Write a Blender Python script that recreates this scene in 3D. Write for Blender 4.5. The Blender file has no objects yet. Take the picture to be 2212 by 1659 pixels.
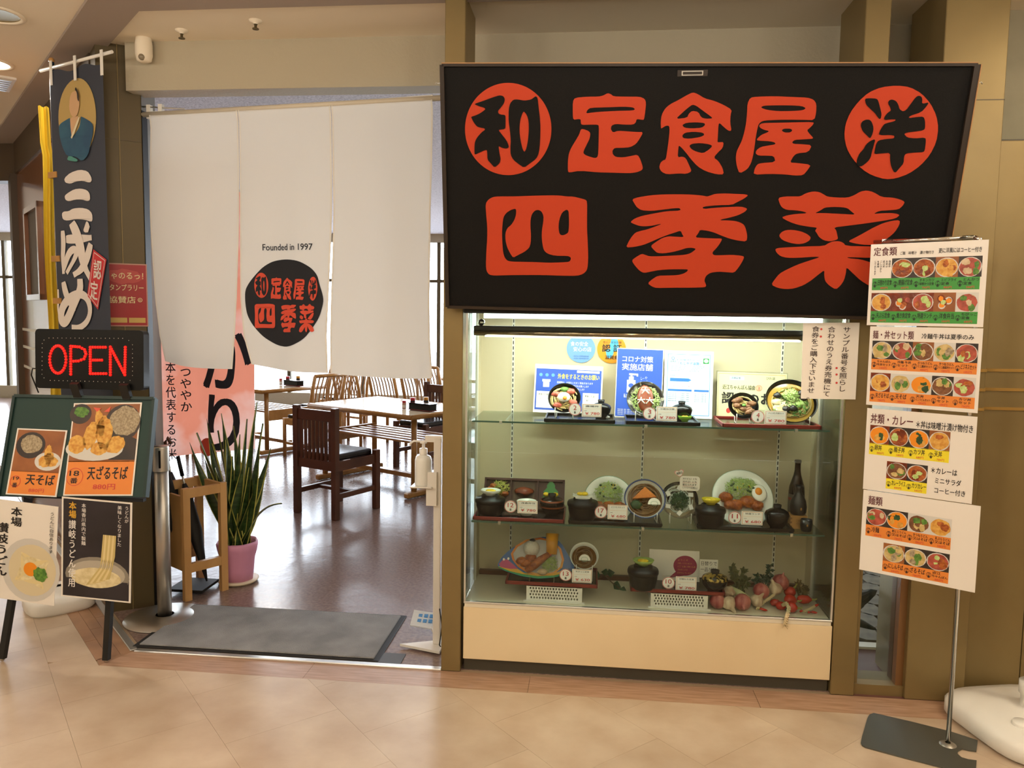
import bpy, math, random
from mathutils import Vector, Matrix
from mathutils.geometry import tessellate_polygon
random.seed(7)
V = Vector
R_ = math.radians
col = bpy.context.scene.collection

# ------------------------------------------------------------------ camera, world, lights, exposure
F = 1680.0; CX, CY = 1106.0, 829.5
yaw, pitch, roll = -0.1023, 0.0884, -0.01425
CAM = V((0, -3.328, 1.6))
fw = V((math.sin(yaw)*math.cos(pitch), math.cos(yaw)*math.cos(pitch), -math.sin(pitch)))
rt = V((math.cos(yaw), -math.sin(yaw), 0)); dn = fw.cross(rt)
rt, dn = math.cos(roll)*rt + math.sin(roll)*dn, -math.sin(roll)*rt + math.cos(roll)*dn
cam = bpy.data.cameras.new('camera'); co = bpy.data.objects.new('camera', cam); col.objects.link(co)
cam.sensor_fit = 'HORIZONTAL'; cam.sensor_width = 36; cam.lens = F/2212*36; cam.clip_start = .05
co.matrix_world = Matrix(((rt.x, -dn.x, -fw.x, CAM.x), (rt.y, -dn.y, -fw.y, CAM.y), (rt.z, -dn.z, -fw.z, CAM.z), (0, 0, 0, 1)))
bpy.context.scene.camera = co
sc = bpy.context.scene
sc.view_settings.view_transform = 'Standard'; sc.view_settings.look = 'None'
sc.view_settings.exposure = 0.3; sc.view_settings.gamma = 1.0; sc.view_settings.use_curve_mapping = False
w = bpy.data.worlds.new('overcast_sky'); sc.world = w; w.use_nodes = True
w.node_tree.nodes['Background'].inputs[0].default_value = (.86, .93, 1, 1)
w.node_tree.nodes['Background'].inputs[1].default_value = 12.0
CEIL = 2.93

def lamp(name, kind, loc, energy, color, size=.1, rot=(0, 0, 0), sy=None, spot=None, blend=.6, spread=None):
    l = bpy.data.lights.new(name, kind); l.energy = energy; l.color = color
    if kind == 'AREA':
        l.shape = 'RECTANGLE' if sy else 'DISK'; l.size = size
        if sy: l.size_y = sy
        if spread: l.spread = spread
    else:
        l.shadow_soft_size = size
    if spot: l.spot_size = spot; l.spot_blend = blend
    o = bpy.data.objects.new(name, l); col.objects.link(o); o.location = loc; o.rotation_euler = rot
    return o
WARM = (1, .90, .77)
# unseen point-light grid added to brighten ceiling, lintel and sign; seen downlights built below
for gx in (-5.2, -3.4, -1.6, .2, 2.0, 3.8):
    lamp('fill_light', 'POINT', (gx, -1.5, CEIL-.35), 11, WARM, .14)
    for gy in (-4.4, -2.9): lamp('fill_light', 'POINT', (gx, gy, CEIL-.35), 14, WARM, .14)
lamp('ceiling_light', 'AREA', (2.25, -.75, CEIL-.03), 12, (1, .84, .6), .2)
lamp('ceiling_light', 'AREA', (-3.23, .74, CEIL-.03), 14, WARM, .16)
# dining room ceiling lights
for gx, gy in ((-4.5, 4.0), (-1.5, 4.0), (1.2, 4.0), (-4.5, 7.0), (-1.5, 7.0), (1.2, 7.0)):
    lamp('ceiling_light', 'AREA', (gx, gy, 2.88), 18, (1, .95, .88), .4)
# portals: help the sky's light find the window wall
for i in range(5):
    o = lamp('window_portal', 'AREA', (-11.2+3.4*i, 9.62, 1.5), 1, (1, 1, 1), 3.4, (R_(-90), 0, 0), 2.7)
    o.data.cycles.is_portal = True

# ------------------------------------------------------------------ pixel of the photograph -> point on a real plane
def ray(px, py): return rt*((px-CX)/F) + dn*((py-CY)/F) + fw
def AY(px, py, y): v = ray(px, py); return CAM + v*((y-CAM.y)/v.y)
def AZ(px, py, z): v = ray(px, py); return CAM + v*((z-CAM.z)/v.z)
def AP(px, py, P0, N): v = ray(px, py); return CAM + v*((V(P0)-CAM).dot(N)/v.dot(N))

# ------------------------------------------------------------------ materials
def lin(h):
    if isinstance(h, str):
        h = h.lstrip('#'); h = [int(h[i:i+2], 16) for i in (0, 2, 4)]
    return tuple(((c/255)/12.92 if c/255 <= .04045 else ((c/255+.055)/1.055)**2.4) for c in h) + (1,)
MATS = {}
def mat(name, c, rough=.5, metal=0, c2=None, scale=20, detail=4, bump=0, bscale=None, emit=0, stretch=None, rnd=0, trans=0, spec=.5, coat=0, lo=.35, hi=.65, voronoi=False):
    if name in MATS: return MATS[name]
    m = bpy.data.materials.new(name); m.use_nodes = True; nt = m.node_tree; N = nt.nodes; L = nt.links
    b = N['Principled BSDF']; b.inputs['Base Color'].default_value = lin(c)
    b.inputs['Roughness'].default_value = rough; b.inputs['Metallic'].default_value = metal
    b.inputs['Specular IOR Level'].default_value = spec; b.inputs['Coat Weight'].default_value = coat
    if coat: b.inputs['Coat Roughness'].default_value = .08
    if emit:
        b.inputs['Emission Color'].default_value = lin(c); b.inputs['Emission Strength'].default_value = emit
    cout = None
    if c2 or bump:
        tc = N.new('ShaderNodeTexCoord'); mp = N.new('ShaderNodeMapping'); L.new(tc.outputs['Object'], mp.inputs[0])
        if stretch: mp.inputs['Scale'].default_value = stretch
    if c2:
        if voronoi:
            nz = N.new('ShaderNodeTexVoronoi'); nz.inputs['Scale'].default_value = scale; fo = nz.outputs['Distance']
        else:
            nz = N.new('ShaderNodeTexNoise'); nz.inputs['Scale'].default_value = scale; nz.inputs['Detail'].default_value = detail; fo = nz.outputs['Fac']
        L.new(mp.outputs[0], nz.inputs['Vector'])
        cr = N.new('ShaderNodeValToRGB'); cr.color_ramp.elements[0].position = lo; cr.color_ramp.elements[1].position = hi
        cr.color_ramp.elements[0].color = lin(c); cr.color_ramp.elements[1].color = lin(c2)
        L.new(fo, cr.inputs[0]); cout = cr.outputs[0]
    if rnd:
        oi = N.new('ShaderNodeObjectInfo'); hs = N.new('ShaderNodeHueSaturation')
        mr = N.new('ShaderNodeMapRange'); mr.inputs[3].default_value = 1-rnd; mr.inputs[4].default_value = 1+rnd
        L.new(oi.outputs['Random'], mr.inputs[0]); L.new(mr.outputs[0], hs.inputs['Value'])
        if cout: L.new(cout, hs.inputs['Color'])
        else: hs.inputs['Color'].default_value = lin(c)
        cout = hs.outputs[0]
    if cout:
        L.new(cout, b.inputs['Base Color'])
        if emit: L.new(cout, b.inputs['Emission Color'])
    if bump:
        n2 = N.new('ShaderNodeTexNoise'); n2.inputs['Scale'].default_value = bscale or scale; n2.inputs['Detail'].default_value = 3
        L.new(mp.outputs[0], n2.inputs['Vector']); bp = N.new('ShaderNodeBump'); bp.inputs['Strength'].default_value = bump; bp.inputs['Distance'].default_value = .01
        L.new(n2.outputs['Fac'], bp.inputs['Height']); L.new(bp.outputs[0], b.inputs['Normal'])
    if trans:                                   # thin cloth or paper: part of the light passes through
        tr = N.new('ShaderNodeBsdfTranslucent'); mx = N.new('ShaderNodeMixShader'); mx.inputs[0].default_value = trans
        if cout: L.new(cout, tr.inputs[0])
        else: tr.inputs[0].default_value = lin(c)
        L.new(b.outputs[0], mx.inputs[1]); L.new(tr.outputs[0], mx.inputs[2]); L.new(mx.outputs[0], N['Material Output'].inputs[0])
    MATS[name] = m
    return m
def glassmat(name, tint, refl=1.0, rough=0.0, base=0.0):
    if name in MATS: return MATS[name]
    m = bpy.data.materials.new(name); m.use_nodes = True; nt = m.node_tree; N = nt.nodes; L = nt.links
    N.remove(N['Principled BSDF'])
    t = N.new('ShaderNodeBsdfTransparent'); t.inputs[0].default_value = lin(tint)
    g = N.new('ShaderNodeBsdfGlossy'); g.inputs['Roughness'].default_value = rough
    fr = N.new('ShaderNodeFresnel'); fr.inputs[0].default_value = 1.45
    ma = N.new('ShaderNodeMath'); ma.operation = 'MULTIPLY_ADD'; ma.inputs[1].default_value = refl; ma.inputs[2].default_value = base
    mx = N.new('ShaderNodeMixShader')
    L.new(fr.outputs[0], ma.inputs[0]); L.new(ma.outputs[0], mx.inputs[0]); L.new(t.outputs[0], mx.inputs[1]); L.new(g.outputs[0], mx.inputs[2])
    L.new(mx.outputs[0], N['Material Output'].inputs[0])
    MATS[name] = m
    return m

m_tile = mat('hall_tile', '#c9b69f', .33, c2='#b29a81', scale=4.5, detail=10, rnd=.04, bump=.03, bscale=40, lo=.3, hi=.7)
m_joint = mat('joint', '#a08a70', .8)
m_plank = mat('strip_plank', '#b4927a', .35, c2='#9c7a60', scale=6, stretch=(1.2, 14, 6), rnd=.07)
m_plank2 = mat('strip_plank_diagonal', '#a98263', .35, c2='#937058', scale=6, rnd=.1)
m_dfloor = mat('dining_vinyl', '#8d776d', .2, c2='#74605a', scale=55, detail=2, bump=.12, bscale=14, spec=.6)
m_alu = mat('aluminium', '#d8d9d8', .3, metal=.9)
m_steel = mat('brushed_steel', '#c4c0b8', .38, metal=1)
m_chrome = mat('chrome', '#d5d2cc', .12, metal=1)
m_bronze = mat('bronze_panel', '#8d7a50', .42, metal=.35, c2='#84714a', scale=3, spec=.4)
m_bronzed = mat('bronze_dark', '#55482c', .5)
m_gold = mat('gold_trim', '#d9b066', .25, metal=.8)
m_lintel = mat('lintel_paint', '#b5ab94', .8, bump=.25, bscale=60)
m_ceil = mat('ceiling_paint', '#efe3cd', .8, bump=.02, bscale=5)
m_beam = mat('beam_dark', '#a39488', .7)
m_stip = mat('stipple_ceiling', '#e8e4ea', .75, c2='#c4bfc6', scale=70, bump=.9, bscale=70)
m_brownp = mat('brown_laminate', '#80563c', .16, c2='#6f4832', scale=4, stretch=(6, 6, .6))
m_brownd = mat('brown_dark', '#4a3a28', .5)
m_cream = mat('case_laminate', '#e9d6b0', .5, c2='#e2cda5', scale=2)
m_caseback = mat('case_back', '#d0c2a3', .7)
m_white = mat('white_plastic', '#ece9e2', .35)
m_wframe = mat('white_frame', '#e6e2d8', .4)
m_black = mat('black_plastic', '#090909', .4, spec=.3)
m_blackm = mat('black_matte', '#171513', .7)
m_sign = mat('sign_black', '#0b0a09', .7, spec=.2, c2='#12100f', scale=200, bump=.05, bscale=300)
m_red = mat('sign_orange_red', '#bf4022', .6, spec=.25)
m_rimw = mat('sign_rim', '#2a1e14', .5)
m_rimt = mat('sign_rim_edge', '#a67c50', .5)
m_glass = glassmat('clear_glass', '#f6faf7', .55)
m_wglass = glassmat('window_glass', '#fbfdff', .5)
m_shelf = glassmat('shelf_glass', '#f1f8f4', .5, base=.02)
m_gedge = mat('glass_edge', '#3c5a4c', .2)
m_wrap = glassmat('clear_wrap', '#ffffff', 1.0, rough=.12, base=.02)
m_acryl = glassmat('acrylic', '#f4f6f4', 1.0, rough=.02, base=.02)
m_paper = mat('paper', '#efe9df', .45)
m_lam = mat('laminated_paper', '#eee8e0', .25, coat=.6)
m_ink = mat('ink_black', '#1b1717', .5)
m_inkr = mat('ink_red', '#d2413c', .5)
m_inkd = mat('ink_dark_red', '#5e1622', .5)
m_inkw = mat('ink_white', '#f2eeea', .5)
m_inko = mat('ink_brown', '#7a2d1c', .5)
m_orange = mat('print_orange', '#ea8a35', .4)
m_green = mat('print_green', '#3f9a3c', .4)
m_yel = mat('print_yellow', '#f2e02c', .4)
m_blue = mat('print_blue', '#2d55b8', .4)
m_lblue = mat('print_light_blue', '#cfe2f4', .4)
m_mblue = mat('print_mid_blue', '#5b9bdc', .4)
m_noren = mat('noren_cotton', '#dcd9d2', .85, bump=.05, bscale=400, trans=.26)
m_norenb = mat('noren_black', '#1c1e26', .8, trans=.06)
m_norenr = mat('noren_red', '#e0543e', .8, trans=.1)
m_wood = mat('oak_light', '#b98a4e', .3, c2='#a87a42', scale=5, stretch=(3, 3, 3))
m_woodd = mat('wood_red_brown', '#5c3420', .32, c2='#4a2817', scale=6)
m_bamboo = mat('bamboo', '#b3854a', .28, c2='#a3763e', scale=8)
m_ttop = mat('table_top', '#d9c9ac', .12)
m_leather = mat('black_leather', '#121114', .22, bump=.06, bscale=30)
m_lacq = mat('black_lacquer', '#060606', .2, spec=.3)
m_lacqm = mat('black_lacquer_matte', '#070707', .35, spec=.25, bump=.04, bscale=150)
m_lacqr = mat('red_lacquer', '#7a1d18', .3)
m_lacqb = mat('brown_lacquer', '#41221c', .3)
m_china = mat('white_china', '#e8ebe4', .15)
m_chinab = mat('blue_china', '#3a4b7a', .2)
m_chinag = mat('celadon', '#8fae95', .2)

# ------------------------------------------------------------------ mesh builder
class Fr:
    """a plane: origin, right and up axes, normal"""
    def __init__(s, O, U, W):
        s.O = V(O); s.U = V(U).normalized(); s.W = V(W); s.W = (s.W - s.U*s.W.dot(s.U)).normalized(); s.N = s.U.cross(s.W)
    def p(s, u, v, n=0): return s.O + s.U*u + s.W*v + s.N*n
    def uv(s, px, py): q = AP(px, py, s.O, s.N) - s.O; return q.dot(s.U), q.dot(s.W)
def yplane(y): return Fr((0, y, 0), (1, 0, 0), (0, 0, 1))      # normal points to the viewer (-Y)
def smooth_pts(pts, k=.22):
    out = []; n = len(pts)
    for i in range(n):
        a = V(pts[i]); b = V(pts[(i+1) % n]); out += [a.lerp(b, k), a.lerp(b, 1-k)]
    return out
class MB:
    def __init__(s): s.v = []; s.f = []; s.m = []; s.sm = []
    def add(s, vs, fs, mi=0, smooth=False):
        o = len(s.v); s.v += [V(x) for x in vs]; s.f += [tuple(o+i for i in f) for f in fs]; s.m += [mi]*len(fs); s.sm += [smooth]*len(fs); return s
    def box(s, c, d, m=None, mi=0):
        c = V(c); vs = [V((x*d[0]/2, y*d[1]/2, z*d[2]/2)) for x in (-1, 1) for y in (-1, 1) for z in (-1, 1)]
        vs = [(m @ q if m else q) + c for q in vs]
        return s.add(vs, [(0, 1, 3, 2), (4, 6, 7, 5), (0, 4, 5, 1), (2, 3, 7, 6), (0, 2, 6, 4), (1, 5, 7, 3)], mi)
    def b2(s, a, b, mi=0):
        return s.box([(a[i]+b[i])/2 for i in range(3)], [abs(b[i]-a[i]) for i in range(3)], None, mi)
    def bar(s, p0, p1, wd, ht, up=(0, 0, 1), mi=0):
        p0 = V(p0); p1 = V(p1); d = (p1-p0); x = d.normalized(); z = V(up); z = (z-x*z.dot(x)).normalized(); y = z.cross(x)
        return s.box((p0+p1)/2, (d.length, wd, ht), Matrix((x, y, z)).transposed(), mi)
    def cyl(s, p0, p1, r0, r1=None, n=16, mi=0, cap=True, smooth=True):
        return s.tube([p0, p1], [r0, r0 if r1 is None else r1], n, mi, cap, smooth)
    def tube(s, path, r, n=8, mi=0, cap=True, smooth=True, flat=1.0, up=None):
        path = [V(p) for p in path]; k = len(path); rs = r if isinstance(r, (list, tuple)) else [r]*k
        vs = []; ref = None
        for i, p in enumerate(path):
            t = (path[min(i+1, k-1)]-path[max(i-1, 0)]).normalized()
            if ref is None:
                a = V(up) if up else (V((0, 0, 1)) if abs(t.z) < .9 else V((1, 0, 0)))
            else: a = ref
            a = (a-t*a.dot(t)).normalized(); ref = a; b = t.cross(a)
            for j in range(n):
                th = 2*math.pi*j/n; vs.append(p + b*math.cos(th)*rs[i] + a*math.sin(th)*rs[i]*flat)
        fs = [(i*n+j, i*n+(j+1) % n, (i+1)*n+(j+1) % n, (i+1)*n+j) for i in range(k-1) for j in range(n)]
        s.add(vs, fs, mi, smooth)
        if cap:
            o = len(s.v)-len(vs)
            for fc in (tuple(o+j for j in reversed(range(n))), tuple(o+(k-1)*n+j for j in range(n))):
                s.f.append(fc); s.m.append(mi); s.sm.append(False)
        return s
    def lathe(s, prof, c, n=28, m=None, mi=0, sx=1, sy=1, smooth=True, wave=0, wk=5):
        c = V(c); vs = []
        for r, z in prof:
            for j in range(n):
                th = 2*math.pi*j/n; rr = r*(1+wave*math.cos(wk*th)); q = V((rr*math.cos(th)*sx, rr*math.sin(th)*sy, z)); vs.append((m @ q if m else q)+c)
        k = len(prof)
        return s.add(vs, [(i*n+j, i*n+(j+1) % n, (i+1)*n+(j+1) % n, (i+1)*n+j) for i in range(k-1) for j in range(n)], mi, smooth)
    def sph(s, c, r, m=None, nu=12, nv=8, mi=0, noise=0):
        r = (r, r, r) if not isinstance(r, (tuple, list)) else r; c = V(c); vs = []
        for i in range(nv+1):
            ph = math.pi*i/nv
            for j in range(nu):
                th = 2*math.pi*j/nu; k = 1+random.uniform(-noise, noise)
                q = V((r[0]*math.sin(ph)*math.cos(th)*k, r[1]*math.sin(ph)*math.sin(th)*k, r[2]*math.cos(ph)*(1+random.uniform(-noise, noise)*.5)))
                vs.append((m @ q if m else q)+c)
        return s.add(vs, [(i*nu+j, (i+1)*nu+j, (i+1)*nu+(j+1) % nu, i*nu+(j+1) % nu) for i in range(nv) for j in range(nu)], mi, True)
    def poly(s, fr, outer, holes=(), n=0, mi=0, thick=0, fn=None):
        loops = [[V((q[0], q[1], 0)) for q in lp] for lp in [outer]+list(holes)]
        tris = tessellate_polygon(loops); flat = [q for lp in loops for q in lp]
        P = [fn(q.x, q.y, n) if fn else fr.p(q.x, q.y, n) for q in flat]
        ref = fr.N; fs = []
        for t in tris:
            a, b, c = (P[i] for i in t)
            fs.append(t if (b-a).cross(c-a).dot(ref) > 0 else (t[0], t[2], t[1]))
        s.add(P, fs, mi)
        if thick:
            B = [fr.p(q.x, q.y, n-thick) for q in flat]; o = 0
            for lp in loops:
                k = len(lp); vs = P[o:o+k]+B[o:o+k]
                s.add(vs, [(i, (i+1) % k, k+(i+1) % k, k+i) for i in range(k)], mi); o += k
            s.add(B, [tuple(reversed(t)) for t in fs], mi)
        return s
    def rect(s, fr, u0, v0, u1, v1, n=0, mi=0, thick=0):
        return s.poly(fr, [(u0, v0), (u1, v0), (u1, v1), (u0, v1)], (), n, mi, thick)
    def ell(s, fr, u, v, ru, rv, n=0, mi=0, k=28, a0=0, jit=0, thick=0, rot=0):
        pts = []
        for i in range(k):
            a = 2*math.pi*i/k+a0; j = 1+random.uniform(-jit, jit); x = ru*math.cos(a)*j; y = rv*math.sin(a)*j
            pts.append((u+x*math.cos(rot)-y*math.sin(rot), v+x*math.sin(rot)+y*math.cos(rot)))
        return s.poly(fr, pts, (), n, mi, thick)
    def ring(s, fr, u, v, r0, r1, n=0, mi=0, k=32, asp=1):
        o = [(u+r1*math.cos(2*math.pi*i/k), v+r1*asp*math.sin(2*math.pi*i/k)) for i in range(k)]
        h = [(u+r0*math.cos(2*math.pi*i/k), v+r0*asp*math.sin(2*math.pi*i/k)) for i in range(k)]
        return s.poly(fr, o, [h], n, mi)
    def build(s, name, parent=None, mats=None, bev=0, seg=1, sub=0):
        me = bpy.data.meshes.new(name)
        vs = s.v
        if parent is not None:
            inv = parent.matrix_basis.inverted()
            if parent.parent is not None: inv = inv @ parent.parent.matrix_basis.inverted()
            vs = [inv @ q for q in vs]
        me.from_pydata([tuple(q) for q in vs], [], s.f)
        mats = mats if isinstance(mats, (list, tuple)) else [mats]
        for q in mats: me.materials.append(q)
        me.polygons.foreach_set('material_index', s.m); me.polygons.foreach_set('use_smooth', s.sm); me.update()
        o = bpy.data.objects.new(name, me); col.objects.link(o)
        if parent is not None: o.parent = parent
        if bev:
            b = o.modifiers.new('bevel', 'BEVEL'); b.width = bev; b.segments = seg; b.limit_method = 'ANGLE'; b.angle_limit = R_(40)
        if sub:
            b = o.modifiers.new('subdivision', 'SUBSURF'); b.levels = sub; b.render_levels = sub
        return o
def tag(o, label, cat, group=None):
    o['label'] = label; o['category'] = cat
    if group: o['group'] = group
    return o
def T(name, label, cat, loc=(0, 0, 0), rotz=0, group=None):
    o = bpy.data.objects.new(name, None); col.objects.link(o); o.empty_display_size = .05
    o.matrix_basis = Matrix.Translation(V(loc)) @ Matrix.Rotation(rotz, 4, 'Z')
    return tag(o, label, cat, group)
def S(name, mb, mats, parent=None, **k):
    o = mb.build(name, parent, mats, **k)
    if parent is None: o['kind'] = 'structure'
    return o
def copy_tree(o, loc, rotz, label=None, parent=None):
    c = o.copy(); col.objects.link(c); c.parent = parent
    if parent is None:
        c.matrix_basis = Matrix.Translation(V(loc)) @ Matrix.Rotation(rotz, 4, 'Z')
        if label: c['label'] = label
    for ch in list(o.children): copy_tree(ch, None, 0, None, c)
    return c

# ------------------------------------------------------------------ lettering (Blender's own font, turned into flat print)
GL = {}
def glyph(sx, bold=0):
    k = (sx, bold)
    if k in GL: return GL[k]
    cu = bpy.data.curves.new('glyph', 'FONT'); cu.body = sx; cu.resolution_u = 5 if len(sx) <= 2 else 2; cu.fill_mode = 'FRONT'
    o = bpy.data.objects.new('glyph', cu); col.objects.link(o)
    me = bpy.data.meshes.new_from_object(o)
    vs = [(q.co.x, q.co.y, 0) for q in me.vertices]; fs = [tuple(p.vertices) for p in me.polygons]
    bpy.data.objects.remove(o); bpy.data.curves.remove(cu); bpy.data.meshes.remove(me)
    if bold:                                    # heavier weight: the same glyph laid down again with small shifts
        v0, f0, n = vs, fs, len(vs); vs, fs = [], []; b = bold*.9
        for i, (dx, dy) in enumerate(((-b, -b*.6), (b, -b*.6), (-b, b*.6), (b, b*.6))):
            vs += [(x+dx, y+dy, i*.00012) for x, y, _ in v0]; fs += [tuple(q+i*n for q in f) for f in f0]
    GL[k] = (vs, fs); return GL[k]
def txt(mb, fr, sx, u0, v0, u1, v1, mi=0, n=.001, bold=0, rot=0, fn=None):
    """fit the string into the box u0..u1, v0..v1"""
    vs, fs = glyph(sx, bold)
    if not vs: return
    xs = [q[0] for q in vs]; ys = [q[1] for q in vs]; x0, x1, y0, y1 = min(xs), max(xs), min(ys), max(ys)
    kx = (u1-u0)/max(x1-x0, 1e-6); ky = (v1-v0)/max(y1-y0, 1e-6); cu, cv = (u0+u1)/2, (v0+v1)/2; ca, sa = math.cos(rot), math.sin(rot)
    P = []
    for a, b, dz in vs:
        x = (a-x0)*kx+u0-cu; y = (b-y0)*ky+v0-cv; uu, vv = cu+x*ca-y*sa, cv+x*sa+y*ca
        P.append(fn(uu, vv, n+dz) if fn else fr.p(uu, vv, n+dz))
    mb.add(P, fs, mi)
def vtxt(mb, fr, sx, uc, vtop, wd, H, mi=0, n=.001, bold=0, lean=0, fn=None):
    """vertical writing, one cell per character"""
    ch = H/len(sx)
    for i, c in enumerate(sx):
        if c in ' \u3000': continue
        vs, fs = glyph(c, bold); vb = vtop-(i+1)*ch; P = []
        for a, b, dz in vs:
            if c == 'ー': a, b = .5+(b-.38), .38-(a-.5)
            uu = uc+(a-.5)*wd + lean*(vb-vtop); vv = vb+(b+.12)*ch*.96
            P.append(fn(uu, vv, n+dz) if fn else fr.p(uu, vv, n+dz))
        mb.add(P, fs, mi)

# ================================================================== THE SETTING
def clip(poly, a, b, c):            # keep a*x+b*y <= c
    out = []
    for i in range(len(poly)):
        p, q = poly[i], poly[(i+1) % len(poly)]; dp = a*p[0]+b*p[1]-c; dq = a*q[0]+b*q[1]-c
        if dp <= 0: out.append(p)
        if dp*dq < 0:
            t = dp/(dp-dq); out.append((p[0]+(q[0]-p[0])*t, p[1]+(q[1]-p[1])*t))
    return out
GZ = Fr((0, 0, 0), (1, 0, 0), (0, 1, 0))
floor = S('floor', MB().b2((-13, -5.6, -.1), (6, 9.6, -.004)), m_joint)
far = MB()
for q in ([(-13, -5.6), (6, -5.6), (6, -1.75), (-13, -1.75)], [(-13, -1.75), (-3.9, -1.75), (-3.9, 1.4), (-13, 10.6)]):
    far.poly(GZ, q, (), -.001, 0)
far.build('far_tiles', floor, [m_tile])
DIN, DOUT = -2.115, -2.336          # x+y of the diagonal edge: inner, outer
th = R_(-47.5); e1 = V((math.cos(th), math.sin(th))); e2 = V((-e1.y, e1.x)); P = .45
for i in range(-9, 9):
    for j in range(-9, 9):
        c = e1*(i*P + (.5*P if j % 2 else 0) + .07) + e2*(j*P + .13); h = P/2-.0004
        sq = [tuple(c+e1*sx*h+e2*sy*h) for sx, sy in ((-1, -1), (1, -1), (1, 1), (-1, 1))]
        sq = clip(clip(sq, 0, -1, 1.75), 1, 0, 2.9); sq = clip(sq, -1, 0, 3.9)
        pa = clip(sq, 0, 1, -.156) if sq else []
        pb = clip(clip(sq, 0, -1, .156), 1, 1, DOUT) if sq else []
        mb = MB()
        for q in (pa, pb):
            if len(q) > 2 and abs(sum(q[k][0]*q[(k+1) % len(q)][1]-q[(k+1) % len(q)][0]*q[k][1] for k in range(len(q)))) > .004:
                mb.poly(GZ, q, (), 0, 0, .004)
        if mb.v: mb.build('tile', floor, [m_tile])
for a, b in ((-2.18, -1.231), (-1.231, -.241), (-.241, .725), (.725, 1.66), (1.66, 2.6), (2.6, 3.6)):
    mb = MB()
    q = [(a+.0008, -.1555), (b-.0008, -.1555), (b-.0008, -.0005), (a+.0008, -.0005)]
    if a < -2: q = [(-2.18, -.1555), (b-.0008, -.1555), (b-.0008, -.0005), (-2.1146, -.0005)]
    mb.poly(GZ, q, (), 0, 0, .004); mb.build('plank', floor, [m_plank])
dd = V((-.7071, .7071))
for k in range(3):
    wl = .156/3; st = 0
    nrm = V((-.7071, -.7071)); base = V((-2.115, 0))
    Ls = [.0, .55-.15*k, 1.25, 2.0-.2*k, 2.9, 3.8, 5]
    for s0, s1 in zip(Ls[:-1], Ls[1:]):
        q = [base+nrm*(wl*k+.0006)+dd*(s0+.001), base+nrm*(wl*k+.0006)+dd*(s1-.001), base+nrm*(wl*(k+1)-.0006)+dd*(s1-.001), base+nrm*(wl*(k+1)-.0006)+dd*(s0+.001)]
        q = [tuple(v) for v in reversed(q)]
        q = clip(q, 0, -1, .155)
        MB().poly(GZ, q[::-1], (), 0, 0, .004).build('plank', floor, [m_plank2])
mb = MB(); mb.poly(GZ, [(-2.18, -.1555), (-2.115, -.001), (-2.225, -.1)], (), 0, 0, .003); mb.build('plank', floor, [m_plank2])
S('floor_dining', MB().poly(GZ, [(-2.085, .03), (1.1, .03), (1.1, .5), (3.3, .5), (3.3, 9.5), (-11.555, 9.5)], (), 0, 0, .004), m_dfloor)
S('floor_case', MB().poly(GZ, [(1.1, .0), (6, .0), (6, .5), (1.1, .5)], (), 0, 0, .004), mat('red_floor', '#6b4740', .5))
S('trim_1', MB().b2((-2.11, -.002, -.003), (-.645, .03, .006)), m_alu, bev=.003)
mb = MB(); mb.bar((-2.115-.7071*.0, .012, .002), (-4.8, 2.697, .002), .034, .008); S('trim_2', mb, m_alu, bev=.003)
# paving seen through the narrow window
pav = S('floor_paving', MB().b2((.9, .56, -.01), (3.3, 3.2, .002)), mat('paving_joint', '#4a4438', .9))
m_pav = mat('paver', '#6f6654', .7, c2='#5a5243', scale=14, rnd=.12)
pr = MB(); pts = [(-.052, -.1), (.052, -.1), (.062, 0), (.052, .1), (-.052, .1), (-.062, 0)]
pv = MB().poly(GZ, smooth_pts([V((a, b, 0)) for a, b in pts], .25), (), .016, 0, .016).build('paver', pav, [m_pav], bev=.004)
first = True
for i in range(10):
    for j in range(12):
        o = pv if first else pv.copy()
        if not first: col.objects.link(o)
        first = False
        o.location = (1.02+.132*i+(.066 if j % 2 else 0), .68+.17*j, 0); o.rotation_euler = (0, 0, R_(random.uniform(-3, 3)))
S('trim_3', MB().b2((.9, .5, 0), (3.3, .56, .012)), m_wframe)

# ceiling
S('ceiling', MB().b2((-13, -5.6, CEIL), (6, 9.6, CEIL+.1)), m_ceil)
mb = MB(); GC = Fr((0, 0, CEIL), (1, 0, 0), (0, -1, 0))
S('ceiling_dining', MB().poly(GC, [(-2.55, -.6), (3.3, -.6), (3.3, -9.5), (-11.4, -9.5)], (), .012, 0, .011), m_stip)
mb = MB(); mb.b2((-2.13, -.16, CEIL-.016), (6, .05, CEIL-.001)); S('trim_4', mb, m_beam)
mb = MB(); mb.bar((-1.98, -.14, CEIL-.009), (-5.6, 3.48, CEIL-.009), .2, .016); S('trim_5', mb, m_beam)
# walls
LY = .47
S('wall_lintel', MB().b2((-2.36, LY, 2.695), (3.3, LY+.13, CEIL)), m_lintel)
S('wall_above_case', MB().b2((-.555, .43, 1.72), (1.35, .465, 2.695)), m_lintel)
S('wall_back', MB().b2((-13, -5.7, 0), (6, -5.6, CEIL)), m_lintel)
S('wall_hall_side', MB().b2((5.95, -5.6, 0), (6.05, .33, CEIL)), m_lintel)
S('wall_hall_far', MB().b2((-13.1, -5.6, 0), (-13, 9.6, CEIL)), m_lintel)
S('wall_dining_side', MB().b2((3.3, .5, 0), (3.4, 9.6, CEIL)), m_lintel)
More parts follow.
